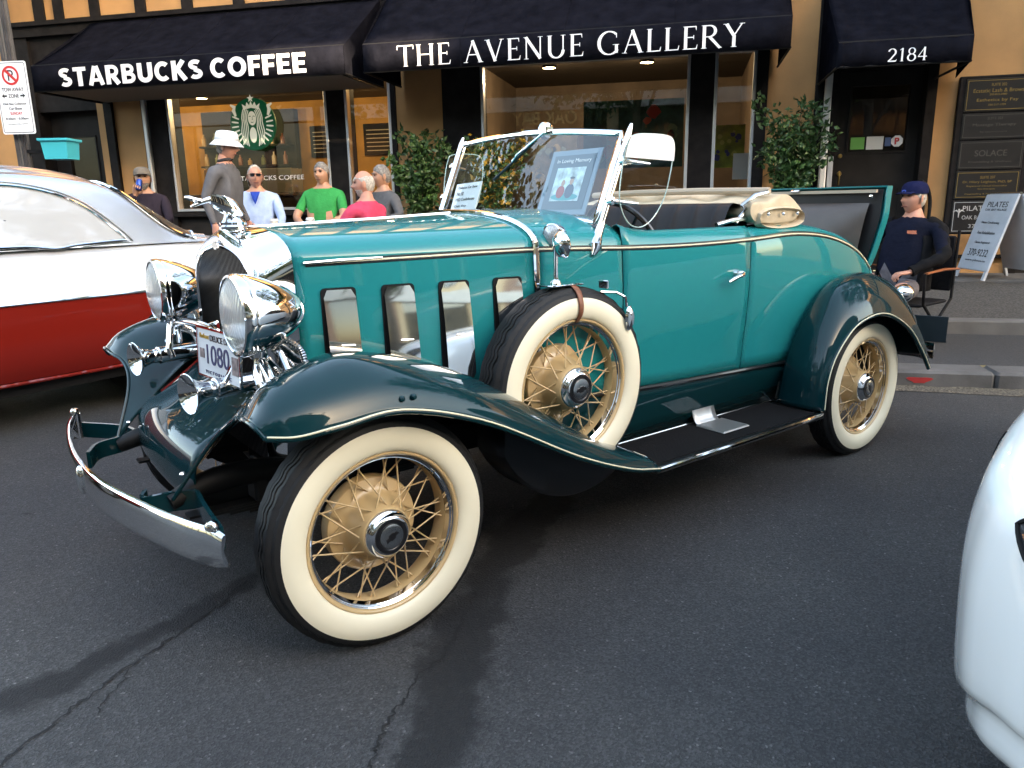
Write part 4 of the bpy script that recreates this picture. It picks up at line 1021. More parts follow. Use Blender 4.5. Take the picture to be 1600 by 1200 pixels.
# --- radiator shell, grille, ornament
def rad_outline(w, ztop, zbot, peak, n=28, x=2.93, lean=.0):
    pts = []
    for k in range(n + 1):
        a = PI * k / n
        c, s_ = math.cos(a), math.sin(a)
        y = w * math.copysign(abs(c) ** .62, c)
        z = ztop - .20 + .20 * s_ ** .75 + peak * max(0, 1 - abs(y) / (w * .55)) ** 1.3
        pts.append((x - lean * (z - .5), y, z))
    return [(x, w * 1.0, zbot)] + [(x, w * 1.005, zbot + (ztop - .2 - zbot) * .5)] + pts + [(x, -w * 1.005, zbot + (ztop - .2 - zbot) * .5)] + [(x, -w, zbot)]
gi = rad_outline(.300, 1.172, .50, .012, x=2.938)
g0 = rad_outline(.305, 1.178, .50, .016, x=2.947)
g1 = rad_outline(.314, 1.196, .50, .030, x=2.945)
g2 = rad_outline(.330, 1.214, .50, .030, x=2.925)
g3 = rad_outline(.345, 1.226, .50, .020, x=2.895)
hs = full(2.836); 
def resamp(P, n): return cr(P, n)
g4 = [(2.838, p[1] * 1.012, p[2] + .004) for p in full(2.838)]
n_ = 70
rows = [resamp(g, n_) for g in (gi, g0, g1, g2, g3)]
# last row: outline of the hood front, brought down to the same foot
g4 = [(2.835, .378, .50)] + g4 + [(2.835, -.378, .50)]
rows.append(resamp(g4, n_))
b = MB(); b.grid(rows); b.out('radiator_shell', CHROME, road, True, 60)
b = MB(); b.poly([(2.930, p[1], p[2]) for p in gi], (-.01, 0, 0)); b.out('radiator_core', MATTE, road, False)
b = MB()
import bisect
def gtop(y):
    best = 1.0
    for a, c in zip(gi, gi[1:]):
        if min(a[1], c[1]) <= y <= max(a[1], c[1]) and abs(a[1] - c[1]) > 1e-6:
            t = (y - a[1]) / (c[1] - a[1]); best = max(best, a[2] + t * (c[2] - a[2]))
    return best
for k in range(45):
    y = -.292 + k * .584 / 44
    b.box(2.932, 2.941, y - .0018, y + .0018, .50, gtop(y) - .002)
gb = b.out('grille_bars', mat('dark_bronze_bars', (.03, .026, .024), .35, .8), road, False); gb['kind'] = 'stuff'
# bow-tie badge on the shell
b = MB(); b.poly([(2.952, x * 1.15, 1.188 + z * 1.2) for x, z in [(-.029, -.0065), (-.012, -.0065), (-.010, -.0115), (.012, -.0115), (.012, -.0065), (.029, -.0065), (.024, .0065), (.010, .0065), (.010, .0115), (-.012, .0115), (-.012, .0065), (-.024, .0065)]], (.004, 0, 0)); b.out('shell_badge', STEEL, road, False)
# eagle-like ornament: cap, neck and swept wings
orn = MB()
orn.lathe([(.045, 0), (.046, .010), (.041, .016), (.043, .024), (.036, .032), (.030, .040), (.026, .050), (.0001, .056)], 28, Matrix.Translation((2.888, 0, 1.238)) @ Matrix.Rotation(PI / 2, 4, 'X'))
o_ = orn.out('ornament_cap', CHROME, road)
orn = MB()
orn.tube(cr([(2.868, 0, 1.282), (2.885, 0, 1.318), (2.925, 0, 1.338), (2.965, 0, 1.335), (3.0, 0, 1.322), (3.018, 0, 1.315)], 16), [.026 - .022 * (i / 15) ** .8 for i in range(16)], 12)
for s in (1, -1):
    rows = []
    for k in range(10):
        t = k / 9
        x = 2.955 - .085 * t; z = 1.338 - .050 * t ** 1.3; y = s * (.012 + .026 * math.sin(PI * t * .8)); wd = .020 * math.sin(PI * min(1, .15 + t * .8)) + .004
        rows.append([(x, y, z + wd), (x - .004, y + s * .006, z), (x, y, z - wd), (x + .002, y - s * .006, z)])
    orn.grid(rows, close_v=True, cap=True)
orn.tube([(2.985, .0, 1.332), (3.02, 0, 1.342), (3.035, 0, 1.345)], [.010, .008, .004], 8)
orn.out('hood_ornament', CHROME, o_)

# --- headlights
def headlight(s):
    h = bpy.data.objects.new('headlight', None); link(h, road); h.location = (3.052, s * .455, 1.008); h.rotation_euler = (0, 0, 0)
    R = Matrix.Rotation(-PI / 2, 4, 'Z')     # lathe axis Y -> X
    b = MB(); b.lathe([(.116, -.012), (.1185, -.022), (.117, -.032), (.113, -.050), (.104, -.080), (.090, -.115), (.071, -.150), (.050, -.178), (.028, -.196), (.012, -.203), (.0001, -.205)], 56, R); b.out('bucket', CHROME, h)
    b = MB(); b.lathe([(.104, .004), (.110, .012), (.117, .010), (.1205, .000), (.121, -.012), (.1185, -.020), (.116, -.018)], 56, R); b.out('rim', CHROME, h)
    b = MB(); b.lathe([(.1085, .006), (.100, .012), (.085, .019), (.065, .025), (.04, .029), (.02, .031), (.0001, .0315)], 48, R); l = b.out('lens', LENS_M, h)
    b = MB(); b.lathe([(.105, .004), (.09, -.03), (.06, -.07), (.02, -.09), (.0001, -.091)], 40, R); b.out('reflector', CHROME, h)
    b = MB(); b.lathe([(.020, 0), (.020, .02), (.014, .03), (.012, .10)], 16, Matrix.Translation((-.06, 0, -.105)) @ Matrix.Rotation(-PI / 2, 4, 'X')); b.out('mount', CHROME, h)
    return h
# fluted lens glass: vertical ribs, partly see-through
M_ = bpy.data.materials.new('headlight_lens'); M_.use_nodes = True
N_ = M_.node_tree.nodes; L_ = M_.node_tree.links; bs = N_['Principled BSDF']
bs.inputs['Base Color'].default_value = (.86, .84, .80, 1); bs.inputs['Roughness'].default_value = .12; bs.inputs['Transmission Weight'].default_value = .55; bs.inputs['IOR'].default_value = 1.3
tc = N_.new('ShaderNodeTexCoord'); wv = N_.new('ShaderNodeTexWave'); wv.bands_direction = 'Y'; wv.inputs['Scale'].default_value = 28; wv.inputs['Distortion'].default_value = .6
L_.new(tc.outputs['Object'], wv.inputs['Vector']); bp = N_.new('ShaderNodeBump'); bp.inputs['Strength'].default_value = .35; bp.inputs['Distance'].default_value = .004
L_.new(wv.outputs['Fac'], bp.inputs['Height']); L_.new(bp.outputs[0], bs.inputs['Normal'])
LENS_M = M_
for s in (1, -1): headlight(s)
# light bar with a raised middle, posts, braces
b = MB(); b.tube(cr([(3.0, .60, .72), (3.0, .56, .80), (2.995, .48, .865), (3.01, .36, .895), (3.02, .18, .918), (3.02, 0, .925), (3.02, -.18, .918), (3.01, -.36, .895), (2.995, -.48, .865), (3.0, -.56, .80), (3.0, -.60, .72)], 50), .014, 12); b.out('light_bar', CHROME, road)
for s in (1, -1):
    b = MB(); b.tube(cr([(2.995, s * .455, .90), (3.0, s * .46, .86), (3.01, s * .50, .80), (3.0, s * .56, .74)], 12), [.022, .020, .018, .02] * 3, 12)
    b.tube([(2.97, s * .44, .87), (2.90, s * .39, .79)], .011, 8); b.tube([(3.02, s * .50, .81), (2.98, s * .56, .72)], .016, 10)
    b.tube([(3.03, s * .40, .89), (3.06, s * .34, .80), (3.05, s * .34, .77)], .013, 10); b.out('light_bracket', CHROME, road)
    b = MB()
    pth = cr([(2.96, s * .47, .90), (2.935, s * .50, .93), (2.90, s * .53, .90), (2.90, s * .55, .83), (2.92, s * .56, .79)], 60)
    b.tube(pth, [.0085 + .0022 * (i % 2) for i in range(60)], 8); pth = cr([(2.99, s * .42, .86), (2.95, s * .42, .84), (2.93, s * .45, .80), (2.92, s * .46, .76)], 40); b.tube(pth, [.0085 + .0022 * (i % 2) for i in range(40)], 8)
    b.out('wiring_conduit', STEEL, road)
    # trumpet horn
    R = Matrix.Translation((3.18, s * .346, .778)) @ Matrix.Rotation(math.radians(-90 + 12), 4, 'Z') @ Matrix.Scale(1.1, 4)
    b = MB(); b.lathe([(.0001, -.055), (.010, -.05), (.020, -.034), (.036, -.014), (.050, -.003), (.0545, .001), (.056, .0), (.0545, -.003), (.044, -.012), (.032, -.028), (.025, -.048), (.0225, -.060)], 36, R)
    hn = b.out('horn', CHROME, road)
    b = MB(); b.lathe([(.0225, -.058), (.024, -.062), (.024, -.075), (.029, -.078), (.0295, -.085), (.0285, -.10), (.027, -.20), (.030, -.25), (.030, -.29), (.022, -.30), (.0001, -.301)], 28, R); b.out('horn_barrel', CHROME, hn)
# licence plate: cream plate, frame, printed digits
PM = frame((3.062, .285, .868), (-.10, .995, .0), (-.05, 0, 1))
PLM = mat('licence_plate_white', (.72, .72, .74), .4)
INK = mat('navy_ink', (.02, .02, .10), .5)
pl = MB(); pl.box(-.155, .155, -.078, .078, -.002, .002, PM, .0015); plate = pl.out('licence_plate', PLM, road, False)
b = MB()
for a in ((-.158, .158, .074, .080), (-.158, .158, -.080, -.074), (-.158, -.152, -.074, .074), (.152, .158, -.074, .074)):
    b.box(a[0], a[1], a[2], a[3], -.003, .005, PM)
b.out('plate_frame', CHROME, plate, False)
text('plate_number', '1080', .1, PM @ Matrix.Translation((-.085, -.035, .003)), INK, plate, .002, .0, 'LEFT', .165, .062)
text('plate_title', 'DEUCE DAYS', .03, PM @ Matrix.Translation((-.055, .040, .003)), BLACK, plate, .002, .0, 'LEFT', .175, .019)
text('plate_script', 'Northwest', .02, PM @ Matrix.Translation((-.135, .043, .003)), mat('gold_ink', (.5, .3, .05), .4, .3), plate, .002, 0, 'LEFT', .072, .016)
text('plate_footer', 'V I C T O R I A   B C', .012, PM @ Matrix.Translation((-.10, -.066, .003)), INK, plate, .002, 0, 'LEFT', .19, .010)
for x0_, x1_, y0_ in ((.100, .142, -.045), (-.138, -.105, -.02)):
    b = MB(); b.box(x0_, x1_, y0_, .01, .002, .004, PM); b.out('plate_picture', mat('plate_print', (.22, .16, .16), .5, noise=(60, .7)), plate, False)
b = MB(); b.tube([(3.045, .20, .93), (3.055, .20, .955), (3.03, .20, .96)], .007, 8); b.box(-.01, .01, -.10, .10, -.008, -.003, PM); b.out('plate_bracket', CHROME, plate)

# --- front apron between the frame horns, frame horns, bumper
rows = []
for x, z in cr([(2.95, .745), (3.04, .68), (3.11, .635), (3.155, .608), (3.182, .572), (3.195, .51), (3.192, .45), (3.17, .405)], 26):
    rows.append([(x + .03 * math.cos(y / .375 * PI / 2), y, z + .018 * math.cos(y / .375 * PI / 2)) for y in fr(-.374, .374, 17)])
shell('front_apron', rows, GREEN, road, .004)
for s in (1, -1):
    b = MB(); b.tube(cr([(2.80, s * .34, .46), (3.05, s * .34, .50), (3.18, s * .345, .49), (3.27, s * .36, .465)], 14), [.04] * 10 + [.037, .034, .03, .026], 10, flat=1.0); b.out('frame_horn', CHASSIS, road)
    b = MB(); b.lathe([(.0001, .006), (.006, .005), (.009, 0)], 12, Matrix.Translation((3.225, s * .36, .545)) @ Matrix.Rotation(PI / 2, 4, 'X')); b.out('bolt', CHROME, road)
bp_ = cidx([(3.238, .775, .455), (3.30, .62, .455), (3.362, .40, .458), (3.412, .18, .462), (3.43, -.02, .465), (3.432, -.2, .467), (3.415, -.42, .468), (3.385, -.62, .468), (3.335, -.785, .466)], 60)
b = MB(); rows = []
for i, p in enumerate(bp_):
    a = bp_[max(0, i - 1)]; c = bp_[min(59, i + 1)]
    n2 = Vector((-(a[1] - c[1]), (a[0] - c[0]), 0)).normalized(); n2 = n2 if n2.x > 0 else -n2
    e = min(1, min(i, 59 - i) / 4 + .55); hh = .056 * e ** .4
    row = []
    for dz, dn in ((-1, -.004), (-.98, .003), (-.85, .008), (-.4, .0115), (0, .0125), (.4, .0115), (.85, .008), (.98, .003), (1, -.004), (.9, -.006), (0, .006), (-.9, -.006)):
        row.append((p[0] + n2.x * dn, p[1] + n2.y * dn, p[2] + dz * hh))
    rows.append(row)
b.grid(rows, close_v=True, cap=True); bmp = b.out('front_bumper', CHROME, road, True, 60)
for i in (2, 57):
    p = bp_[i]; b = MB(); c_ = Vector((p[0] - .006, p[1], p[2]))
    b.tube([c_ + Vector((0, 0, -.05)), c_ + Vector((0, 0, .052))], .013, 14)
    b.lathe([(.0001, .016), (.012, .013), (.018, .004), (.018, -.004), (.012, -.010)], 18, Matrix.Translation(c_ + Vector((.006, 0, .060))) @ Matrix.Rotation(PI / 2, 4, 'X')); b.out('bumper_end_bolt', CHROME, bmp)
p = bp_[30]; b = MB(); b.lathe([(.0001, .012), (.014, .010), (.022, .005), (.026, -.002), (.026, -.006)], 24, Matrix.Translation((p[0] + .014, p[1], p[2])) @ Matrix.Diagonal((1, .8, 1.9, 1)) @ Matrix.Rotation(-PI / 2, 4, 'Z')); b.out('bumper_medallion', CHROME, bmp)
for s, (ex, ey), (mx_, my) in ((1, (3.235, .70), (3.325, .44)), (-1, (3.345, -.70), (3.395, -.40))):
    b = MB()
    def strip(pts, w=.03, t=.006):
        P = cr(pts, 18); rws = []
        for i, p in enumerate(P):
            a_, c_ = Vector(P[max(0, i - 1)]), Vector(P[min(17, i + 1)]); d_ = (c_ - a_).normalized(); n_2 = Vector((-d_.y, d_.x, 0)) * t
            rws.append([(p[0] + n_2.x, p[1] + n_2.y, p[2] + w), (p[0] - n_2.x, p[1] - n_2.y, p[2] + w), (p[0] - n_2.x, p[1] - n_2.y, p[2] - w), (p[0] + n_2.x, p[1] + n_2.y, p[2] - w)])
        b.grid(rws, close_v=True, cap=True)
    strip([(3.20, s * .40, .47), (3.21, s * .50, .465), (ex - .012, ey, .46)])
    strip([(3.20, s * .39, .47), (3.26, s * .36, .468), (3.335, s * .34, .465), (mx_ - .01, my * .62 + .0, .462)])
    b.out('bumper_bracket', GREEN, bmp)
# rear bumper, plate and tail lamps
b = MB(); rows = []
for p in cidx([(-.80, .74, .44), (-.87, .5, .44), (-.90, 0, .44), (-.87, -.5, .44), (-.80, -.74, .44)], 30):
    rows.append([(p[0] + dx, p[1], p[2] + dz) for dx, dz in ((0, -.045), (-.012, -.03), (-.018, 0), (-.012, .03), (0, .045), (.006, 0))])
b.grid(rows, close_v=True, cap=True); b.out('rear_bumper', CHROME, road)
for s in (1, -1):
    b = MB(); b.tube([(-.60, s * .34, .45), (-.86, s * .45, .44)], .02, 8); b.out('bumper_bracket', GREEN, road)
    T_ = Matrix.Translation((-.665, s * .60, .775)) @ Matrix.Rotation(PI / 2, 4, 'Z')
    b = MB(); b.lathe([(.0001, -.075), (.022, -.07), (.04, -.05), (.050, -.02), (.052, 0), (.052, .012), (.047, .018)], 28, T_); tl = b.out('tail_lamp', CHROME, road)
    b = MB(); b.lathe([(.047, .014), (.03, .024), (.0001, .027)], 24, T_); b.out('lens', RED, tl)
    b = MB(); b.tube([(-.655, s * .60, .73), (-.64, s * .60, .66), (-.58, s * .60, .64)], .012, 8); b.out('stalk', CHROME, tl)
RP = frame((-.80, .64, .565), (.25, -.97, 0), (0, 0, 1))
b = MB(); b.box(-.15, .15, -.075, .075, -.003, .003, RP, .002); rp = b.out('rear_plate', mat('black_plate', (.012, .02, .025), .35), road, False)
text('plate_number', '32 032', .09, RP @ Matrix.Translation((-.12, -.04, .005)), STEEL, rp, .003, 0, 'LEFT', .24, .07)
b = MB(); b.tube([(-.80, .64, .50), (-.74, .60, .47), (-.6, .5, .47)], .010, 8); b.out('plate_bracket', GREEN, rp)

# --- windscreen: frame, glass, posts, wiper, wind wings
WR = math.radians(-1.2)
def ws(y, t, top=0):
    """point on the windscreen plane: y across, t 0 bottom..1 top"""
    zb, zt_ = 1.245 + .028 * math.cos(y / .56 * PI / 2), 1.572 + .028 * math.cos(y / .56 * PI / 2)
    z = zb + (zt_ - zb) * t
    x = 1.735 - .030 * (abs(y) / .56) ** 2 - .42 * (z - 1.25)
    z += -y * .030
    return (x, y, z)
loop = [ws(y, 0) for y in fr(.525, -.525, 20)] + [ws(-.53, t) for t in fr(.06, .94, 10)] + [ws(y, 1) for y in fr(-.525, .525, 20)] + [ws(.53, t) for t in fr(.94, .06, 10)]
b = MB(); b.tube(loop, .0125, 8, closed=True); wf = b.out('windscreen_frame', CHROME, road)
b = MB(); b.grid([[ws(y, t) for y in fr(.525, -.525, 21)] for t in fr(0, 1, 8)]); gl = b.out('glass', GLASS, wf)
b = MB(); b.tube([(p[0] + .004, p[1], p[2] - .014) for p in [ws(y, 0) for y in fr(.55, -.55, 24)]], .011, 8); b.out('gasket', BLACK, wf)
for s in (1, -1):
    a0 = Vector(ws(s * .56, -.14)); a1 = Vector(ws(s * .56, 1.06)); a1.y = s * .56
    foot = Vector((a0.x + .035, s * .585, a0.z - .035))
    b = MB(); b.tube([foot + Vector((.015, s * .004, -.03)), foot, a0, a0.lerp(a1, .15), a0.lerp(a1, .96), a1, a1 + (a1 - a0).normalized() * .018], [.008, .026, .020, .0135, .0125, .010, .006], 12); b.out('windscreen_post', CHROME, wf)
    for t in (.33, .70):
        p = a0.lerp(a1, t); b = MB(); b.lathe([(.0001, .02), (.014, .016), (.018, 0), (.014, -.016), (.0001, -.02)], 16, Matrix.Translation(p + Vector((0, s * .012, 0)))); b.tube([p + Vector((0, s * .02, 0)), p + Vector((-.05, s * .045, -.008)), p + Vector((-.10, s * .055, -.012))], [.010, .009, .006], 10); b.out('wing_clamp', CHROME, wf)
    # wind wing: clear plate with rounded corners, white sun-film on its upper third
    y0 = s * .60
    outl = [(1.61, 1.540), (1.56, 1.552), (1.45, 1.552), (1.405, 1.540), (1.392, 1.50), (1.402, 1.42), (1.432, 1.32), (1.49, 1.242), (1.555, 1.212), (1.615, 1.235), (1.652, 1.31), (1.648, 1.40), (1.630, 1.49)]
    def wing(x, z): return (x, y0 + s * (1.66 - x) * .10, z)
    P = cidx(outl + [outl[0]], 72)[:-1]
    b = MB(); b.add([wing(u, v) for u, v in P], [tuple(range(len(P)))]); wg = b.out('wind_wing', GLASS, wf, False)
    if s == 1:
      fl = [p for p in P if p[1] > 1.452]; k0 = max(range(len(fl)), key=lambda i: (Vector(fl[i]) - Vector(fl[i - 1])).length); fl = fl[k0:] + fl[:k0]
      b = MB(); b.poly([(p[0], p[1] + s * .0065, p[2]) for p in [wing(u, v) for u, v in fl]], (0, s * .001, 0)); b.out('frosted_film', mat('white_film', (.74, .74, .72), .5, noise=(30, .06)), wg, False)
    b = MB(); b.tube([wing(u, v) for u, v in P], .0022, 6, closed=True); b.out('glass_edge', mat('glass_edge', (.45, .6, .56), .1, 0, 1), wg)
# wiper
a = Vector(ws(.12, 1.0)); e = Vector(ws(-.19 + .14, .42))
a = Vector(ws(.13, .99)); e = Vector(ws(-.14, .40)); off = Vector((.022, 0, .008))
b = MB(); b.box(-.02, .02, -.012, .012, -.015, .015, Matrix.Translation(a + Vector((.01, 0, .012))), .004); b.tube([a + off, a.lerp(e, .5) + off * 1.4, a.lerp(e, .62) + off], .005, 8); wp = b.out('wiper', CHROME, wf)
q0 = a.lerp(e, .22); b = MB(); b.tube([q0 + off * .9, e + off * .7], .0065, 6); b.out('wiper_blade', BLACK, wp)
b = MB(); b.lathe([(.0001, .03), (.03, .022), (.036, 0), (.03, -.012), (.0001, -.015)], 20, Matrix.Translation(Vector(ws(.06, 1.0)) + Vector((-.03, 0, .01)))); b.out('rear_view_mirror', CHROME, wf)
# cowl lamp
T_ = Matrix.Translation((1.935, .548, 1.198)) @ Matrix.Rotation(math.radians(-72), 4, 'Z')
b = MB(); b.lathe([(.0001, -.07), (.016, -.066), (.03, -.048), (.038, -.02), (.040, 0), (.040, .008), (.035, .012)], 28, T_); cl = b.out('cowl_lamp', CHROME, road)
b = MB(); b.lathe([(.035, .010), (.02, .017), (.0001, .019)], 24, T_); b.out('lens', mat('frosted_lens', (.5, .5, .5), .25, .3, noise=(200, .4)), cl)
b = MB(); b.tube([(1.925, .53, 1.16), (1.925, .535, 1.18)], .012, 10); b.out('stalk', CHROME, cl)

# --- cockpit
b = MB(); b.box(.90, 1.62, -.55, .55, .56, .60); b.out('cockpit_floor', MATTE, road, False)
rows = []
for k in range(12):
    t = k / 11
    rows.append([(1.02 - .16 * t - .012 * abs(math.sin(y / .0575 * PI / 2)) ** .6 * -1 - .0, y, .82 + .475 * math.sin(t * PI / 2) ** .9) for y in fr(-.535, .535, 112)])
rows.append([(.80, p[1], 1.285) for p in rows[-1]]); rows.append([(.76, p[1], 1.18) for p in rows[-1]])
b = MB(); b.grid(rows); b.out('seat_back', LEATHER, road, True, 60)
b = MB(); b.box(.98, 1.42, -.535, .535, .62, .84, None, .04); b.out('seat_cushion', LEATHER, road)
for s in (1, -1):
    b = MB(); b.box(.86, 1.60, min(s * .545, s * .555), max(s * .545, s * .555), .60, 1.16); b.out('door_trim', LEATHER, road, False)
b = MB(); b.box(1.58, 1.66, -.52, .52, 1.0, 1.2, None, .02); b.out('dashboard', GREEN, road)
T_ = Matrix.Translation((1.36, .34, 1.13)) @ Matrix.Rotation(math.radians(-62), 4, 'Y')
sw = MB(); sw.tube([T_ @ Vector((.20 * math.cos(2 * PI * k / 40), .20 * math.sin(2 * PI * k / 40), 0)) for k in range(40)], .012, 8, closed=True); so = sw.out('steering_wheel', mat('dark_bakelite', (.02, .014, .012), .3, 0, .5), road)
b = MB()
for k in range(4): b.tube([T_ @ Vector((0, 0, -.01)), T_ @ Vector((.2 * math.cos(PI / 4 + k * PI / 2), .2 * math.sin(PI / 4 + k * PI / 2), 0))], .007, 6)
b.tube([T_ @ Vector((0, 0, .02)), T_ @ Vector((0, 0, -.42))], .02, 10); b.out('steering_column', CHROME, so)
# folded top: canvas roll across the body behind the seat, with bows and snaps
def roll(y, k):
    """fold outline of the canvas stack"""
    o = [(.80, 1.215), (.83, 1.25), (.80, 1.285), (.70, 1.30), (.62, 1.330), (.54, 1.322), (.47, 1.285), (.435, 1.255), (.45, 1.222), (.50, 1.212), (.65, 1.205)]
    x, z = o[k]; w = .012 * math.sin(y * 17 + k * 2.1) + .008 * math.sin(y * 31 + k)
    return (x + w * .6, y, z + w * .45 + (.012 if abs(y) < .5 else 0))
rows = [[roll(y, k) for k in range(11)] for y in [-.60, -.595] + fr(-.585, .585, 40) + [.595, .60]]
for i in (0, -1): rows[i] = [(.60 + (p[0] - .6) * .8, p[1], 1.255 + (p[2] - 1.255) * .75) for p in rows[i]]
rows = [cidx(r + [r[0]], 44)[:-1] for r in rows]
b = MB(); b.grid(rows, close_v=True, cap=True); ft = b.out('folded_top', CANVAS, road, True, 70)
b = MB(); rows = []
for k in range(9):
    a = PI * k / 8
    rows.append([(.615 + .175 * math.cos(2 * PI * q / 24), .585 + .035 * math.sin(a), 1.235 + .045 * math.copysign(abs(math.sin(2 * PI * q / 24)) ** .7, math.sin(2 * PI * q / 24)) - .02 * (k / 8)) for q in range(24)])
b.grid(rows, close_v=True, cap=True); b.out('canvas_flap', CANVAS, ft)
b = MB()
for x in (.50, .615, .73): b.lathe([(.0001, .006), (.007, .005), (.010, 0), (.010, -.004)], 12, Matrix.Translation((x, .618, 1.243)))
b.out('snap', CHROME, ft)
b = MB()
for p in ([(.80, .56, 1.23), (.92, .565, 1.222), (1.02, .56, 1.205)], [(.78, .56, 1.25), (.86, .57, 1.285), (.78, .575, 1.325), (.68, .57, 1.34)], [(.88, .555, 1.21), (.78, .56, 1.29)]):
    b.tube(p, .011, 8)
b.out('top_irons', STEEL, ft)
b = MB(); b.tube([(.66, .57, 1.345), (.70, .2, 1.352), (.70, -.2, 1.352), (.66, -.57, 1.345)], .016, 8); b.out('top_bow', mat('bow_wood', (.42, .33, .24), .6), ft)
# --- rumble seat: open lid as backrest, cushions, tub
def lidp(y, t, off=0):
    z = .90 + .465 * t; w = .43 + .095 * min(1, t * 1.5) ** .6
    return (-.452 - .045 * t - .03 * (1 - t) ** 2 + off - .025 * (y) ** 2, y * w, z)
rows = [[lidp(y, t, -.028) for y in fr(-1, 1, 25)] for t in fr(0, 1, 14)]
lid = shell('rumble_lid', rows, TEAL, road, .006)
edge = [lidp(1, t, -.006) for t in fr(0, 1, 14)] + [lidp(y, 1, -.006) for y in fr(.98, -.98, 24)] + [lidp(-1, t, -.006) for t in fr(1, 0, 14)]
b = MB(); rows = []
for p in edge: rows.append([(p[0] + .03, p[1], p[2]), (p[0] + .03, p[1] * 1.012, p[2] + .006 * (p[2] > 1.3)), (p[0] - .026, p[1] * 1.012, p[2] + .006 * (p[2] > 1.3)), (p[0] - .026, p[1] * .985, p[2] - .012)])
b.grid(rows, close_v=True); b.out('lid_edge', TEAL, lid)
b = MB(); b.grid([[(lidp(y * .965, t)[0] + .012, lidp(y * .965, t)[1], lidp(y, t)[2]) for y in fr(-1, 1, 17)] for t in fr(0.0, .975, 10)]); b.out('lid_lining', LEATHER, lid)
b = MB(); b.box(-.478, -.458, -.49, .49, 1.335, 1.352); b.out('lid_batten', mat('bow_wood', (.42, .33, .24), .6), lid, False)
b = MB(); rows = []
for t in fr(0, 1, 14):
    rows.append([(lidp(0, t * .86)[0] + .018 + .085 * (math.sin(PI * min(1, .08 + t * .92)) ** .55) * (1 - abs(y) ** 4 * .8), y * (.40 + .05 * t), .88 + .40 * t) for y in fr(-1, 1, 40)])
b.grid(rows); b.out('lid_cushion', mat('taupe_leather', (.07, .054, .046), .42, noise=(10, .12), bump=(150, .25, .001)), lid)
b = MB()
for y in (.46, -.46): b.lathe([(.0001, .006), (.008, .005), (.012, 0)], 12, Matrix.Translation((-.462, y, 1.315)) @ Matrix.Rotation(-PI / 2, 4, 'Z'))
b.box(-.47, -.445, -.03, .03, 1.345, 1.36, None, .004); b.out('lid_latch', CHROME, lid)
b = MB(); b.box(-.44, .38, -.42, .42, .62, .66); b.box(.37, .39, -.44, .44, .66, 1.17); b.out('rumble_tub', LEATHER, road, False)
b = MB(); b.box(-.40, .02, -.42, .42, .66, .86, None, .05); b.out('rumble_cushion', LEATHER, road)
b = MB()
for k in range(4):
    pass
# ================================================================== silver and red two-tone sedan
SILVER = mat('silver_glare_paint', (.72, .73, .75), .28, .35, 1.0, coat_rough=.03)  # roof silver made paler, sky glare on the sides put into its colour
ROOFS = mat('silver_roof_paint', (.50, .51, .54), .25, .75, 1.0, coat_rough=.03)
REDP = mat('red_paint', (.19, .011, .007), .4, 0, 1.0, coat_rough=.02, spec=.05)
PALEG = mat('pale_side_glass', (.42, .43, .44), .06, 0, 1.0)
DARKG = mat('dark_tinted_glass', (.03, .035, .038), .04, 0, 1.0)
sd = empty('two_tone_sedan', (-4.318, 4.816, 0), math.radians(248), 'silver over red vintage two-door sedan parked tail to the kerb', 'car')
# lower body half sections: x, half width, belt z, centre top z, rocker z
SB = [(-1.27, .62, .80, .86, .50), (-1.22, .76, .90, .95, .42), (-1.05, .86, 1.00, 1.06, .37), (-.70, .905, 1.065, 1.12, .33), (-.30, .92, 1.095, 1.15, .30), (.3, .925, 1.09, 1.15, .295), (1.4, .925, 1.08, 1.14, .295), (2.0, .92, 1.075, 1.14, .295), (2.4, .915, 1.06, 1.13, .30), (3.1, .90, 1.03, 1.10, .32), (3.5, .86, .97, 1.03, .38), (3.68, .74, .88, .92, .45), (3.74, .60, .78, .80, .5)]
def sside(x):
    w, zb, zc, zr = tab(SB, x); pts = []
    prof = [(.84, 0), (.93, .03), (.985, .14), (1.0, .33), (1.0, .60), (.995, .625), (.985, .78), (.955, .90), (.90, .97), (.80, 1.0)]
    for k, (fy, fz) in enumerate(prof):
        z = zr + (zb - zr) * fz
        if k == 4: z = min(zb - .02, .775)
        if k == 5: z = min(zb - .015, .79)
        pts.append((x, w * fy, z))
    for t in (.6, .3, 0): pts.append((x, w * t * .9, zc - (zc - zb) * t ** 2))
    return pts
xs_ = [-1.27, -1.22, -1.15, -1.05] + [-.9 + .15 * i for i in range(28)] + [3.4, 3.55, 3.68, 3.74]
rows = [sside(x) + [(p[0], -p[1], p[2]) for p in sside(x)[:-1][::-1]] for x in xs_]
lo = [[r[i] for i in range(0, 5)] for r in rows]; hi = [[r[i] for i in range(4, len(r) - 4)] for r in rows]; lo2 = [[r[i] for i in range(len(r) - 5, len(r))] for r in rows]
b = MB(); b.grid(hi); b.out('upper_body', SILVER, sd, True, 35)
for g in (lo, lo2):
    b = MB(); b.grid(g); b.out('lower_body', REDP, sd, True, 35)
b = MB(); b.grid([[rows[0][i], rows[0][-1 - i]] for i in range(13)]); b.out('tail_panel', REDP, sd)
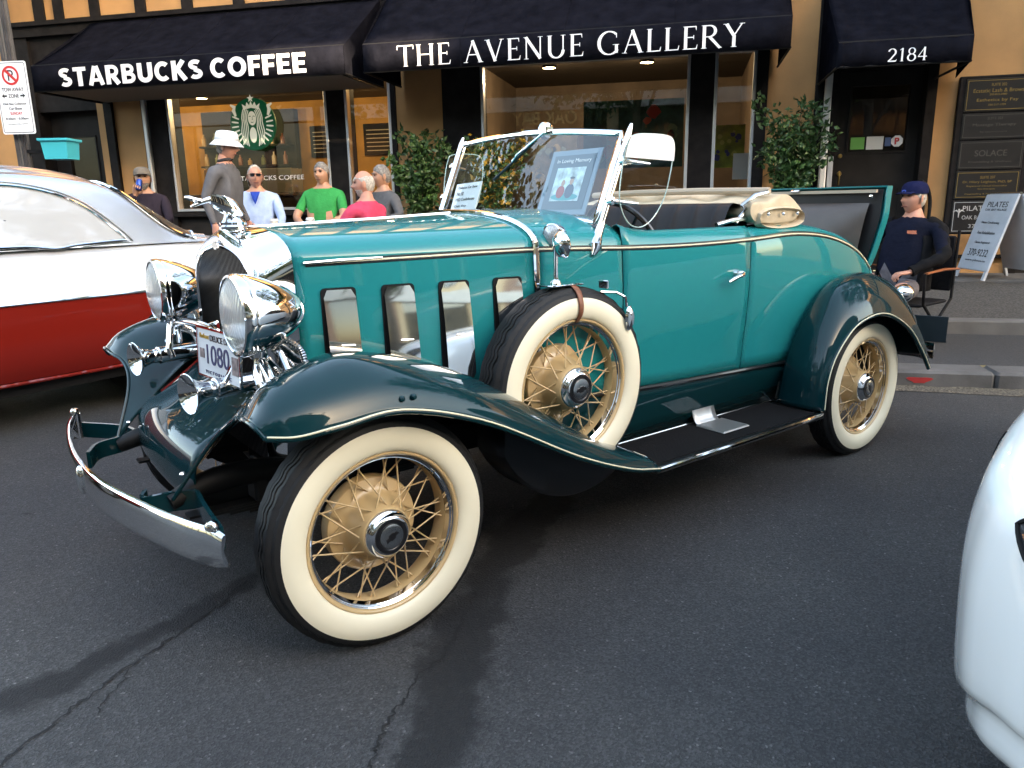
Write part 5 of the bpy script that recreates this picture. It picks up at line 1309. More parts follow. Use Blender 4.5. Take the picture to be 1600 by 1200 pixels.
for s in (1, -1):
    b = MB(); b.tube([(x, s * (tab(SB, x)[0] + .004), min(tab(SB, x)[1] - .018, .783)) for x in xs_[2:-3]], .009, 6); b.out('side_trim', CHROME, sd)
    b = MB(); b.tube([(x, s * (tab(SB, x)[0] * .93 + .01), tab(SB, x)[3] + .012) for x in xs_[5:-5]], .012, 6); b.out('rocker_trim', REDP, sd)
    for wx in (-.08, 2.84):
        T_ = Matrix.Translation((wx, s * .74, .33)) @ (Matrix.Identity(4) if s > 0 else Matrix.Rotation(PI, 4, 'Z'))
        b = MB(); b.lathe([(.35, -.3), (.355, .178), (.345, .192), (.0001, .190)], 40, Matrix.Translation((0, 0, .0)) @ T_); b.out('wheel_arch', MATTE, sd)
        b = MB(); b.lathe([(.21, .19), (.25, .203), (.29, .205), (.318, .196), (.33, .17), (.33, .02), (.30, 0), (.0001, 0)], 48, T_); w_ = b.out('wheel', RUBBER, sd)
        b = MB(); b.lathe([(.0001, .215), (.05, .213), (.08, .20), (.16, .195), (.205, .20), (.212, .19)], 40, T_); b.out('hub_cap', CHROME, w_)
b = MB(); b.box(-1.0, 3.5, -.8, .8, .22, .40); b.out('underbody', MATTE, sd, False)
# greenhouse
GR = [(-.44, 1.115, 1.13), (-.29, 1.14, 1.165), (-.15, 1.235, 1.265), (0.0, 1.345, 1.385), (.12, 1.425, 1.475), (.22, 1.462, 1.525), (.4, 1.495, 1.57), (.7, 1.52, 1.60), (1.1, 1.51, 1.60), (1.4, 1.475, 1.565), (1.6, 1.40, 1.47), (1.85, 1.23, 1.27), (2.02, 1.115, 1.14)]
def gsec(x):
    zr, zc = tab(GR, x); t = (zr - 1.10) / .42
    P = [(.835, 1.085), (.825, 1.10 + .02 * t), (.81 - .05 * t, 1.10 + .5 * (zr - 1.10)), (.80 - .125 * t, zr - .012), (.78 - .16 * t, zr + .018), (.70 - .16 * t, zr + .7 * (zc - zr)), (.45, zr + .93 * (zc - zr)), (0, zc)]
    return [(x, y, z) for y, z in P]
gx = [-.44 + 2.46 * i / 40 for i in range(41)]
rows = [gsec(x) + [(p[0], -p[1], p[2]) for p in gsec(x)[:-1][::-1]] for x in gx]
rows = [cidx(r, 57) for r in rows]
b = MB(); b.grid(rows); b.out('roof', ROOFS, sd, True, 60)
def gy(x, z):
    P = gsec(x)
    for a, c in zip(P, P[1:]):
        if a[2] <= z <= c[2]: t = (z - a[2]) / max(1e-6, c[2] - a[2]); return a[1] + (c[1] - a[1]) * t
    return P[-1][1]
def sidewin(pts, off, s): return [(x, s * (gy(x, z) + off), z) for x, z in pts]
wo = [(.17, 1.118), (.20, 1.165), (.30, 1.27), (.42, 1.365), (.58, 1.43), (.80, 1.465), (1.15, 1.46), (1.36, 1.44), (1.42, 1.40), (1.52, 1.25), (1.60, 1.12), (1.2, 1.105), (.8, 1.105), (.62, 1.085), (.5, 1.10), (.3, 1.113)]
wo = cidx(wo + [wo[0]], 70)[:-1]
for s in (1, -1):
    inner = sidewin(wo, .009, s); cx, cz = .85, 1.26
    def wrow(k): return [(cx + (x - cx) * k, cz + (z - cz) * k) for x, z in wo]
    b = MB(); b.grid([sidewin(wrow(k), .008, s) for k in (1.0, .8, .6, .4, .2, .01)], close_v=True); sw_ = b.out('side_window', PALEG, sd)
    b = MB(); b.tube([(p[0], p[1] + s * .004, p[2]) for p in inner], .008, 6, closed=True); b.out('window_trim', CHROME, sw_)
    o2 = sidewin([(cx + (x - cx) * 1.07, cz + (z - cz) * 1.09) for x, z in wo], .006, s); b = MB(); b.tube(o2, .004, 6, closed=True); b.out('trim_line', STEEL, sw_)
    b = MB(); b.tube([(x, s * (tab(SB, x)[0] * .84), tab(SB, x)[1] + .004) for x in gx[6:]], .007, 6); b.out('belt_trim', CHROME, sd)
# back window and windscreen
def gtopz(x, y):
    P = cidx(gsec(x), 40); best = P[-1][2]
    for a, c in zip(P, P[1:]):
        if c[1] <= abs(y) <= a[1]: t = (a[1] - abs(y)) / max(1e-6, a[1] - c[1]); return a[2] + (c[2] - a[2]) * t
    return best
for nm, x0, x1, k0, k1 in (('back_window', -.33, .16, 7, 19), ('windscreen', 1.98, 1.50, 8, 18)):
    b = MB(); rws = []
    for i in range(11):
        x = x0 + (x1 - x0) * i / 10; t0 = k0 + (k1 - k0) * (i / 10) ** .8
        P = cidx(gsec(x), 40); half = []
        for k in range(14):
            f_ = t0 + (39 - t0) * k / 13; j = min(int(f_), 38); u = f_ - j; q = [P[j][c] + (P[j + 1][c] - P[j][c]) * u for c in range(3)]
            half.append((q[0] - (.011 if x0 < 0 else -.011), q[1] + .007, q[2] + .008))
        rws.append([h if h[1] > .008 else (h[0], 0, h[2]) for h in half] + [(h[0], -h[1], h[2]) for h in half[:-1][::-1]])
    b.grid(rws); bw = b.out(nm, DARKG, sd)
    edge = rws[0] + [r[-1] for r in rws[1:-1]] + rws[-1][::-1] + [r[0] for r in rws[-2:0:-1]]
    b = MB(); b.tube(edge, .011, 6, closed=True); b.out('window_trim', CHROME, bw)
for s in (1, -1):
    b = MB(); b.lathe([(.0001, .04), (.05, .03), (.06, 0), (.06, -.05)], 20, Matrix.Translation((-1.23, s * .70, .82)) @ Matrix.Rotation(PI / 2, 4, 'Z')); b.out('tail_lamp', RED, sd)
b = MB(); b.tube(cr([(-1.05, .95, .50), (-1.28, .8, .50), (-1.36, .3, .50), (-1.36, -.3, .50), (-1.28, -.8, .50), (-1.05, -.95, .50)], 30), .06, 10, flat=.6); b.out('rear_bumper', CHROME, sd)
b = MB(); b.tube(cr([(3.5, .95, .50), (3.75, .8, .50), (3.84, .3, .50), (3.84, -.3, .50), (3.75, -.8, .50), (3.5, -.95, .50)], 30), .06, 10, flat=.6); b.out('front_bumper', CHROME, sd)

# ================================================================== white modern car at the right
WP = mat('white_car_paint', (.82, .81, .80), .25, 0, 1.0, coat_rough=.03)
wc_y = 2.918; nose = 2.47
LF = Vector((.77344, -.63389, 0)); FWD = Vector((-.63389, -.77344, 0)); ORG = Vector((.33314, 4.5514, 0))
wc = empty('white_hatchback', ORG + LF * wc_y + FWD * nose, CARRZ, 'white modern hatchback with only its front corner and headlamp in view', 'car')
# stations behind the nose: x, half width low, half width mid, half width top, bottom z, bumper top z, shoulder z, centre z
WS = [(0.0, 0.3, 0.34, 0.26, 0.36, 0.54, 0.68, 0.76), (-0.04, 0.52, 0.56, 0.46, 0.32, 0.56, 0.73, 0.81), (-0.12, 0.68, 0.72, 0.6, 0.3, 0.58, 0.78, 0.86), (-0.24, 0.775, 0.815, 0.69, 0.25, 0.6, 0.82, 0.9), (-0.42, 0.835, 0.868, 0.745, 0.19, 0.62, 0.865, 0.95), (-0.7, 0.865, 0.888, 0.78, 0.19, 0.64, 0.93, 1.01), (-1.1, 0.875, 0.89, 0.8, 0.19, 0.66, 1.0, 1.08), (-1.3, 0.875, 0.89, 0.8, 0.19, 0.67, 1.02, 1.12), (-2.5, 0.875, 0.89, 0.8, 0.2, 0.67, 1.03, 1.15), (-3.6, 0.865, 0.88, 0.79, 0.22, 0.68, 1.05, 1.15), (-3.95, 0.8, 0.82, 0.72, 0.26, 0.68, 1.02, 1.1), (-4.1, 0.62, 0.66, 0.55, 0.32, 0.67, 0.95, 1.02)]
def wsec(x):
    wl, wm, wt, z0, zb, zs, zc = tab(WS[::-1], x)
    P = [(wl * .90, z0), (wl * .985, z0 + .03), (wl * 1.0, z0 + .10), (wm * .985, z0 + .13), (wm, zb), (wm * .985, zb + (zs - zb) * .6), (wm * .95, zs - .02), (wt, zs + (zc - zs) * .25), (wt * .6, zs + (zc - zs) * .75), (0, zc)]
    return [(x, y, z) for y, z in P]
def fr2(a, b, n): return [a + (b - a) * i / (n - 1) for i in range(n)]
xw = fr2(0, -.5, 22) + fr2(-.56, -3.6, 26) + fr2(-3.7, -4.1, 7)
rows = [cidx(wsec(x) + [(p[0], -p[1], p[2]) for p in wsec(x)[:-1][::-1]], 73) for x in xw]
b = MB(); b.grid(rows); b.grid([[rows[0][i], rows[0][-1 - i]] for i in range(37)]); b.grid([[rows[-1][i], rows[-1][-1 - i]] for i in range(37)]); b.out('body', WP, wc, True, 50)
GW = [(-1.10, 1.07, 1.08), (-1.35, 1.2, 1.22), (-1.7, 1.37, 1.40), (-2.0, 1.48, 1.52), (-2.5, 1.52, 1.57), (-3.2, 1.48, 1.53), (-3.7, 1.30, 1.34), (-3.98, 1.08, 1.10)]
rows = []
for x in fr2(-1.10, -3.98, 30):
    zr, zc = tab(GW[::-1], x); t = (zr - 1.03) / .5
    P = [(.80, 1.0), (.80 - .02 * t, 1.03), (.79 - .17 * t, zr), (.62 - .10 * t, zr + .8 * (zc - zr)), (0, zc)]
    rows.append(cidx([(x, y, z) for y, z in P] + [(x, -y, z) for y, z in P[:-1][::-1]], 41))
b = MB(); b.grid(rows); b.out('cabin_glass', DARKG, wc, True, 60)
b = MB(); b.grid([r[13:28] for r in rows[10:25]]); o = b.out('roof', WP, wc, True, 60); o.location = (0, 0, .006)
for s in (1, -1):
    # swept-back headlamp laid on the corner of the nose
    def surfp(x, t):
        P = cidx(wsec(x), 37); f_ = t * 36; i = int(min(f_, 35)); u = f_ - i; return [P[i][k] + (P[i + 1][k] - P[i][k]) * u for k in range(3)]
    b = MB(); rws = []
    for i in range(13):
        x = -.02 - .11 * i / 12; hgt = .10 * math.sin(PI * min(1, .12 + .80 * (i / 12))) ** .8
        rws.append([(lambda p: (p[0] + .006, s * (p[1] + .007), p[2] + .004))(surfp(x, .66 + hgt * (k / 6 - .5) * 1.5 + .035 * i / 12)) for k in range(7)])
    b.grid(rws); hl = b.out('headlamp', mat('headlamp_glass', (.05, .05, .055), .05, .2, 1.0, noise=(25, .8)), wc)
    b = MB(); b.tube([(p[0] + .002, p[1], p[2]) for p in [r[0] for r in rws] + rws[-1][1:-1] + [r[-1] for r in rws[::-1]] + rws[0][1:-1][::-1]], .004, 6, closed=True); b.out('lamp_gasket', MATTE, hl)
    b = MB(); b.tube([(lambda p: (p[0], s * (p[1] + .0012), p[2] + .001))(surfp(-.44, t)) for t in fr2(.32, .64, 10)], .0018, 6); b.out('bumper_seam', MATTE, wc)
    for wx in (-1.02, -3.35):
        T_ = Matrix.Translation((wx, s * .66, .315)) @ (Matrix.Identity(4) if s > 0 else Matrix.Rotation(PI, 4, 'Z'))
        b = MB(); b.lathe([(.355, -.2), (.36, .165), (.345, .180), (.0001, .178)], 40, Matrix.Translation((0, 0, .01)) @ T_); b.out('wheel_arch', MATTE, wc)
        b = MB(); b.lathe([(.20, .165), (.24, .175), (.29, .173), (.312, .16), (.315, .02), (.28, 0), (.0001, 0)], 40, T_); w_ = b.out('wheel', RUBBER, wc)
        b = MB(); b.lathe([(.0001, .18), (.05, .18), (.06, .17), (.19, .175), (.205, .17)], 30, T_); b.out('hub_cap', STEEL, w_)
b = MB(); b.box(-3.8, -.70, -.60, .60, .16, .30); b.out('underbody', MATTE, wc, False)
b = MB(); b.box(-.02, .012, -.26, .26, .30, .40, None, .01); b.out('grille', MATTE, wc, False)

# ================================================================== parking sign, turquoise box
pole = empty('sign_pole', (-6.06, 6.12, .13), math.radians(8), 'dark ribbed street pole carrying the tow away sign', 'pole')
b = MB(); n = 16
rws = []
for z in (0, .5, 1.5, 2.5, 4.2):
    rws.append([(.062 * (1 if k % 2 else .86) * math.cos(2 * PI * k / 32) * (1 - .05 * z / 4), .062 * (1 if k % 2 else .86) * math.sin(2 * PI * k / 32) * (1 - .05 * z / 4), z) for k in range(32)])
b.grid(rws, close_v=True, cap=True); b.lathe([(.12, 0), (.12, .12), (.09, .2), (.07, .24)], 24, Matrix.Rotation(PI / 2, 4, 'X')); b.out('shaft', mat('pole_paint', (.045, .042, .045), .45, noise=(10, .3)), pole)
ps = empty('parking_sign', (-5.97, 6.03, 2.0), math.radians(7), 'white tow away zone sign with a red no parking symbol on the pole', 'sign')
SM = frame((0, -.02, 0), (1, 0, 0), (0, 0, 1))
SX0, SX1, SZ0, SZ1 = -.155, .165, 0, .62
def rrect(x0, x1, z0, z1, r, n=5):
    P = []
    for cx, cz, a0 in ((x1 - r, z1 - r, 0), (x0 + r, z1 - r, 90), (x0 + r, z0 + r, 180), (x1 - r, z0 + r, 270)):
        for k in range(n + 1): a = math.radians(a0 + 90 * k / n); P.append((cx + r * math.cos(a), cz + r * math.sin(a)))
    return P
b = MB(); b.poly([(x, -.02, z) for x, z in rrect(SX0, SX1, SZ0, SZ1, .02)], (0, .004, 0)); b.out('plate', mat('sign_white', (.78, .80, .84), .4), ps, False)
INKB = mat('sign_black', (.012, .012, .015), .5); SR = MATS['sign_red']
def band(name, P, Q, mt, y=-.0225):
    b = MB(); n = len(P); b.add([(p[0], y, p[1]) for p in P] + [(q[0], y, q[1]) for q in Q], [(i, (i + 1) % n, n + (i + 1) % n, n + i) for i in range(n)]); return b.out(name, mt, ps, False)
band('border', rrect(SX0 + .012, SX1 - .012, .012, SZ1 - .012, .018), rrect(SX0 + .017, SX1 - .017, .017, SZ1 - .017, .014), INKB)
cx, cz = .005, .50
band('prohibition_ring', [(cx + .082 * math.cos(k * PI / 20), cz + .082 * math.sin(k * PI / 20)) for k in range(40)], [(cx + .062 * math.cos(k * PI / 20), cz + .062 * math.sin(k * PI / 20)) for k in range(40)], SR, -.0235)
b = MB(); b.add([(cx - .055, -.0245, cz + .038), (cx - .038, -.0245, cz + .055), (cx + .055, -.0245, cz - .038), (cx + .038, -.0245, cz - .055)], [(0, 1, 2, 3)]); b.out('prohibition_bar', SR, ps, False)
def st_(s, z, w, h, mt, x=None): text('sign_text', s, .1, frame((.005 - w / 2 if x is None else x, -.0226, z), (1, 0, 0), (0, 0, 1)), mt, ps, .001, .0, 'LEFT', w, h)
st_('P', .455, .055, .09, INKB); st_('TOW AWAY', .365, .21, .034, INKB); st_('ZONE', .312, .10, .032, INKB)
st_('Oak Bay Collector', .245, .225, .026, INKB); st_('Car Show', .208, .125, .024, INKB); st_('SUNDAY', .166, .115, .026, SR); st_('8:30am - 5:30pm', .118, .22, .026, INKB); st_('www.oakbay.ca/collectorcarfestival', .082, .19, .010, INKB)
for s in (1, -1):
    b = MB(); b.add([(.005 + s * .115, -.0226, .328), (.005 + s * .085, -.0226, .350), (.005 + s * .092, -.0226, .335), (.005 + s * .065, -.0226, .335), (.005 + s * .065, -.0226, .321), (.005 + s * .092, -.0226, .321), (.005 + s * .085, -.0226, .306)], [(0, 1, 2, 3, 4, 5, 6)]); b.out('arrow', INKB, ps, False)
tb = empty('turquoise_box', (-5.72, 6.2, 1.78), math.radians(14), 'turquoise plastic box with a flared rim beside the sign pole', 'box')
TQ = mat('turquoise_plastic', (.02, .42, .50), .4)
b = MB(); b.grid([[(x, y, z) for x, y in ((-w, -d), (w, -d), (w, d), (-w, d))] for z, w, d in ((0, .105, .10), (.15, .118, .11), (.162, .137, .13), (.182, .137, .13), (.182, .12, .11), (.02, .095, .09))], close_v=True, cap=True); b.out('tub', TQ, tb, False)
b = MB(); b.box(-.30, -.10, -.03, .03, .06, .09); b.out('bracket', MATTE, tb, False)

# ================================================================== A-board, directory, handrail
ab = empty('a_board', (3.02, 8.46, .50), math.radians(10), 'white folding A-board sign with dark lettering standing by the directory', 'sign board')
ABW = mat('a_board_white', (.50, .52, .56), .45, noise=(5, .1))
for s in (1, -1):
    Mx = Matrix.Translation((s * .02, 0, .82)) @ Matrix.Rotation(math.radians(-16 * s), 4, 'Y')
    b = MB(); b.box(-.012, .012, -.27, .27, -.76, 0, Mx, .006)
    for y in (-.25, .25): b.box(-.011, .011, y - .02, y + .02, -.845, -.76, Mx)
    p = b.out('panel', ABW, ab, False)
    if s == -1:
        TM = Mx @ frame((-.0145, .19, 0), (0, -1, 0), (0, 0, 1))
        for z, w, h, s_ in ((-.13, .34, .055, 'PILATES'), (-.165, .36, .022, 'OAK BAY VILLAGE'), (-.30, .30, .03, 'Pilates Conditioning'), (-.40, .30, .03, 'Post Rehabilitation'), (-.50, .26, .03, 'Classes Registered'), (-.62, .34, .07, '370-9232'), (-.68, .36, .028, 'www.pilates.ca')):
            text('board_text', s_, .1, TM @ Matrix.Translation(((.38 - w) / 2, z, 0)), INKB, p, .001, 0, 'LEFT', w, h)
b = MB(); b.tube([(0, -.25, .83), (0, .25, .83)], .014, 8); b.out('hinge', STEEL, ab)
dr = empty('directory_board', (3.03, YF - .04, .78), 0, 'dark tenant directory board with gold lettered plates beside the street door', 'directory')
GOLD = mat('gold_print', (.28, .19, .06), .4, .4); GREYP = mat('dim_print', (.06, .055, .05), .5)
b = MB(); b.box(-.36, .36, -.03, .02, -.12, 1.72, None, .008); b.out('backing', DARK, dr, False)
PLT = mat('plate_black', (.014, .013, .013), .3)
def plate_(z0, z1, lines, mt, inks):
    b = MB(); b.box(-.30, .30, -.042, -.0305, z0, z1, None, .004); p = b.out('name_plate', mt, dr, False)
    b = MB()
    for a in ((-.285, .285, z1 - .022, z1 - .017), (-.285, .285, z0 + .017, z0 + .022), (-.285, -.280, z0 + .022, z1 - .022), (.280, .285, z0 + .022, z1 - .022)): b.box(a[0], a[1], -.0445, -.0425, a[2], a[3])
    b.out('plate_border', inks, p, False)
    for s_, zz, w, h in lines: text('plate_text', s_, .1, frame((-w / 2, -.0435, z0 + zz), (1, 0, 0), (0, 0, 1)), inks, p, .001, 0, 'LEFT', w, h)
plate_(1.37, 1.69, [('SUITE 202', .245, .14, .026), ('Ecstatic Lash & Brows', .185, .46, .036), ('250-812-3980', .155, .16, .018), ('Esthetics by Fay', .09, .38, .036), ('250-217-1709', .055, .16, .018)], PLT, GOLD)
plate_(1.10, 1.355, [('SUITE 203', .19, .14, .026), ('Massage Therapy', .12, .40, .034), ('by appointment', .06, .25, .02)], PLT, GREYP)
plate_(.80, 1.085, [('SOLACE', .13, .30, .06), ('Counselling & Wellness', .06, .40, .024)], PLT, GREYP)
plate_(.50, .785, [('SUITE 207', .205, .14, .026), ('Dr. Hilary Leighton, PhD, BP', .155, .46, .030), ('Registered Clinical Counsellor', .12, .38, .018), ('Eco-therapist', .09, .16, .018), ('Counselling & Psychotherapy', .04, .40, .018)], PLT, GOLD)
plate_(.15, .485, [('PILATES, etc', .22, .40, .060), ('OAK BAY VILLAGE', .14, .40, .040), ('370-9232', .05, .26, .040)], PLT, mat('pale_print', (.45, .45, .45), .5))
b = MB()
for s in (1, -1): b.tube([(-.235, -.0445, .36), (-.235 + s * .025, -.0445, .385), (-.235 + s * .055, -.0445, .37)], [.006, .008, .003], 6)
b.tube([(-.235, -.0445, .31), (-.235, -.0445, .40)], [.004, .01], 6); b.out('plate_logo', MATS['pale_print'], dr, False)
b = MB(); b.box(-.30, .30, -.040, -.0305, -.08, .135, None, .004); b.out('wood_panel', mat('plywood', (.30, .15, .055), .5, noise=(6, .3)), dr, False)
hr = empty('handrail', (2.46, 8.75, .5), 0, 'black bent steel handrail at the street door step', 'handrail')
b = MB(); b.tube(cr([(.06, .30, 0), (.06, .30, .55), (.05, .30, .80), (-.02, .2, .92), (-.12, 0.05, .97)], 24), .018, 10); b.out('rail', MATTE, hr)
b = MB(); b.lathe([(.05, 0), (.05, .01), (.02, .02)], 16, Matrix.Translation((.06, .30, 0)) @ Matrix.Rotation(PI / 2, 4, 'X')); b.out('foot', MATTE, hr)

# ================================================================== papers behind the windscreen
def car_w(p): return ORG + FWD * p[0] + LF * p[1] + Vector((0, 0, p[2]))
def sheet(name, label, cat, c, w, h, mt, inner=None, lean=.42, yawd=0, tilt=0):
    """a card leaning against the inside of the windscreen; c is its lower edge centre in car axes"""
    t = empty(name, car_w(c), CARRZ + math.radians(yawd), label, cat)
    Mx = Matrix.Rotation(math.radians(-22), 4, 'Y') @ Matrix.Rotation(math.radians(tilt), 4, 'X')
    b = MB(); b.box(-.002, .002, -w / 2, w / 2, 0, h, Mx); b.out('card', mt, t, False)
    return t, Mx
def on_sheet(Mx, y, z, o=.0035): return Mx @ frame((o, y, z), (0, 1, 0), (0, 0, 1))
t, Mx = sheet('handwritten_card', 'white handwritten card leaning inside the windscreen on the far side', 'card', (1.715, -.36, 1.262), .20, .155, PAPER, tilt=3)
for z, w, h, s_ in ((.128, .15, .012, 'Collector Car Show'), (.095, .05, .018, 'No 50'), (.068, .15, .014, '1932 Confederate'), (.035, .10, .013, 'Oak Bay'), (.010, .08, .010, 'Owner')): text('handwriting', s_, .1, on_sheet(Mx, -.075, z), INKB, t, .0006, 0, 'LEFT', w, h)
t, Mx = sheet('memorial_poster', 'blue grey framed poster with a couple in a car leaning inside the windscreen', 'poster', (1.70, .315, 1.262), .29, .27, mat('poster_blue', (.16, .24, .31), .4))
b = MB(); b.box(.0022, .0035, -.122, .122, .022, .248, Mx); b.out('poster_mat', mat('poster_slate', (.07, .12, .16), .5), t, False)
b = MB(); b.box(.0037, .0047, -.085, .085, .055, .195, Mx); b.out('photo', mat('photo_sky', (.42, .56, .60), .4, noise=(30, .5)), t, False)
def blob(cy, cz, ry, rz_, col, nm, o):
    b = MB(); b.add([Mx @ Vector((o, cy + ry * math.cos(k * PI / 10), cz + rz_ * math.sin(k * PI / 10))) for k in range(20)], [tuple(range(20))]); b.out('photo_print', mat(nm, col, .5), t, False)
blob(0, .072, .080, .015, (.02, .30, .33), 'photo_teal', .0050); blob(-.03, .093, .024, .026, (.35, .06, .06), 'photo_red', .0053); blob(.022, .096, .026, .030, (.05, .09, .14), 'photo_navy', .0053); blob(-.026, .130, .011, .014, (.45, .27, .20), 'photo_skin', .0056); blob(.022, .137, .011, .015, (.45, .27, .20), 'photo_skin', .0056); blob(.022, .151, .014, .005, (.04, .05, .07), 'photo_cap', .0059)
text('poster_text', 'In Loving Memory', .1, on_sheet(Mx, -.10, .212, .0040), PAPER, t, .0006, 0, 'LEFT', .20, .020)

# ================================================================== people, chairs, tables
SKIN = mat('skin_tanned', (.46, .235, .15), .5, noise=(18, .08)); SKIN2 = mat('skin_ruddy', (.50, .24, .17), .5, noise=(18, .08))
HAIRG = mat('grey_hair', (.20, .185, .17), .8, noise=(60, .5), bump=(140, .8, .006)); HAIRW = mat('white_hair', (.42, .39, .35), .8, noise=(60, .4), bump=(140, .8, .006)); HAIRD = mat('dark_hair', (.03, .024, .02), .8)
DKG = mat('sunglass_lens', (.006, .006, .008), .1, 0, 1)
def cloth(n, c, s=9): return mat(n, c, .9, noise=(s, .18), bump=(26, .55, .012), spec=.1)
def skin_body(name, J, E, mats, bone_mat, parent):
    """J: joint -> (pos, radius); E: edges; one continuous surface grown over the joints, material by nearest bone"""
    names = list(J); idx = {n: i for i, n in enumerate(names)}
    me = bpy.data.meshes.new(name); me.from_pydata([J[n][0] for n in names], [(idx[a], idx[b]) for a, b in E], [])
    o = bpy.data.objects.new('tmp_' + name, me); C.objects.link(o)
    md = o.modifiers.new('skin', 'SKIN'); md.use_smooth_shade = True
    for i, n in enumerate(names):
        r = J[n][1]; me.skin_vertices[0].data[i].radius = (r, r) if not isinstance(r, tuple) else r
        me.skin_vertices[0].data[i].use_root = (n == 'pelvis')
    ss = o.modifiers.new('sub', 'SUBSURF'); ss.levels = 2; ss.render_levels = 2
    dg = bpy.context.evaluated_depsgraph_get(); out = bpy.data.meshes.new_from_object(o.evaluated_get(dg))
    bpy.data.objects.remove(o)
    out.materials.clear()
    for m_ in mats: out.materials.append(m_)
    segs = [(Vector(J[a][0]), Vector(J[b][0]), bone_mat.get((a, b), 0)) for a, b in E]
    for p in out.polygons:
        c = Vector(p.center); best = 1e9; mi = 0
        for a, b_, k in segs:
            ab = b_ - a; t = max(0, min(1, (c - a).dot(ab) / max(1e-9, ab.length_squared))); d = (c - a - ab * t).length
            if d < best: best = d; mi = k if not isinstance(k, tuple) else (k[0] if t < k[2] else k[1])
        p.material_index = mi; p.use_smooth = True
    ob_ = bpy.data.objects.new(name, out); return link(ob_, parent)
def head(parent, pos, yaw, pitch, skin, hair=None, hair_mode='full', glasses=False, hat=None, beard=None, size=1.0):
    """head with brow, nose, mouth, chin, eyes and ears; faces local +X"""
    Mx = Matrix.Translation(pos) @ Matrix.Rotation(yaw, 4, 'Z') @ Matrix.Rotation(pitch, 4, 'Y') @ Matrix.Scale(size, 4)
    nu, nv = 36, 28; rows = []
    def hp(th, ph, grow=0.0):
        dx, dy, dz = math.cos(ph) * math.cos(th), math.cos(ph) * math.sin(th), math.sin(ph)
        x, y, z = .098 * dx, .077 * dy, .122 * dz
        if dz < 0: y *= 1 - .30 * (-dz) ** 1.3; x *= 1 - .10 * (-dz) ** 2
        if dx > 0:
            x -= .010 * dx * (1 - abs(dz))                               # flatter face
            g = lambda cy, cz, sy, sz: math.exp(-((y - cy) / sy) ** 2 - ((z - cz) / sz) ** 2)
            x += .034 * g(0, -.018, .013, .018) + .016 * g(0, .008, .010, .024)   # nose
            x += .007 * g(0, .040, .045, .012)                               # brow
            x -= .015 * (g(.030, .020, .018, .013) + g(-.030, .020, .018, .013))   # eye sockets
            x += .006 * g(0, -.060, .026, .008) + .010 * g(0, -.098, .022, .016)   # lips, chin
            x += .006 * (g(.042, -.020, .02, .02) + g(-.042, -.020, .02, .02))   # cheeks
        s = 1 + grow
        return Vector((x * s, y * s, z * s))
    for j in range(nv + 1):
        ph = -PI / 2 + PI * j / nv; rows.append([Mx @ hp(2 * PI * i / nu, ph) for i in range(nu)])
    b = MB(); b.grid(rows, close_v=True)
    for s in (1, -1):
        T_ = Mx @ Matrix.Translation((-.005, s * .078, -.002)) @ Matrix.Rotation(s * .35, 4, 'Z')
        b.grid([[T_ @ Vector((.020 * math.cos(a) * r, s * .012 * (1 - r * .4), .033 * math.sin(a) * r)) for a in [k * PI / 6 for k in range(12)]] for r in (.1, .6, 1.0, .9)], close_v=True)
    h = b.out('head', skin, parent, True, 80)
    b = MB(); T_ = Mx @ Matrix.Translation((.083, 0, -.060)); b.box(-.006, .009, -.026, .026, -.004, .004, T_, .003); b.out('mouth', mat('lips', (.25, .09, .07), .5), h)
    if glasses:
        b = MB()
        for s in (1, -1): b.box(-.004, .004, s * .032 - .024, s * .032 + .024, -.017, .015, Mx @ Matrix.Translation((.096, 0, .022)) @ Matrix.Rotation(s * .18, 4, 'Z'), .004); b.tube([Mx @ Vector((.092, s * .056, .026)), Mx @ Vector((.0, s * .086, .026))], .0025, 5)
        b.box(-.003, .003, -.012, .012, .006, .011, Mx @ Matrix.Translation((.098, 0, .022))); b.out('sunglasses', DKG, h)
    else:
        for s in (1, -1):
            b = MB(); b.grid([[Mx @ Vector((.0800 + .009 * math.cos(p), s * .030 + .014 * math.sin(p) * math.cos(q), .021 + .0075 * math.sin(p) * math.sin(q))) for q in [k * PI / 5 for k in range(10)]] for p in (0.05, .5, 1.0, 1.5)], close_v=True); b.out('eye', mat('eye_dark', (.03, .02, .015), .15), h)
        b = MB()
        for s in (1, -1): b.tube([Mx @ Vector((.094, s * .016, .038)), Mx @ Vector((.092, s * .034, .043)), Mx @ Vector((.080, s * .050, .037))], [.0045, .005, .003], 6)
        b.out('eyebrows', hair or HAIRG, h)
    if hair:
        b = MB(); rws = []
        for j in range(15):
            row = []
            for i in range(41):
                th = 2 * PI * i / 40
                front = max(0, (math.cos(th) + .32) / 1.32)
                lim = (-.55 + 1.12 * front ** .7) if hair_mode == 'full' else ((-.60 + 1.7 * front ** .55) if hair_mode == 'long' else (-.55 + 1.2 * front ** .5))
                top = PI / 2 if hair_mode != 'bald' else .62 - .25 * front
                ph = lim + (top - lim) * j / 14
                g = .065 + (.022 * math.sin(th * 9 + j) + .018 * math.sin(th * 23 + j * 2.3)) * (j < 13)
                if hair_mode == 'bald': g = .045 * math.sin(PI * j / 14) ** .5 + .004
                if j == 0: g = .0
                p = hp(th, ph, g)
                if hair_mode == 'long' and j < 5 and math.cos(th) < .3: p.z -= .012 * (5 - j); p.x -= .006 * (5 - j)
                row.append(Mx @ p)
            rws.append(row)
        b.grid(rws); b.out('hair', hair, h, True, 80)
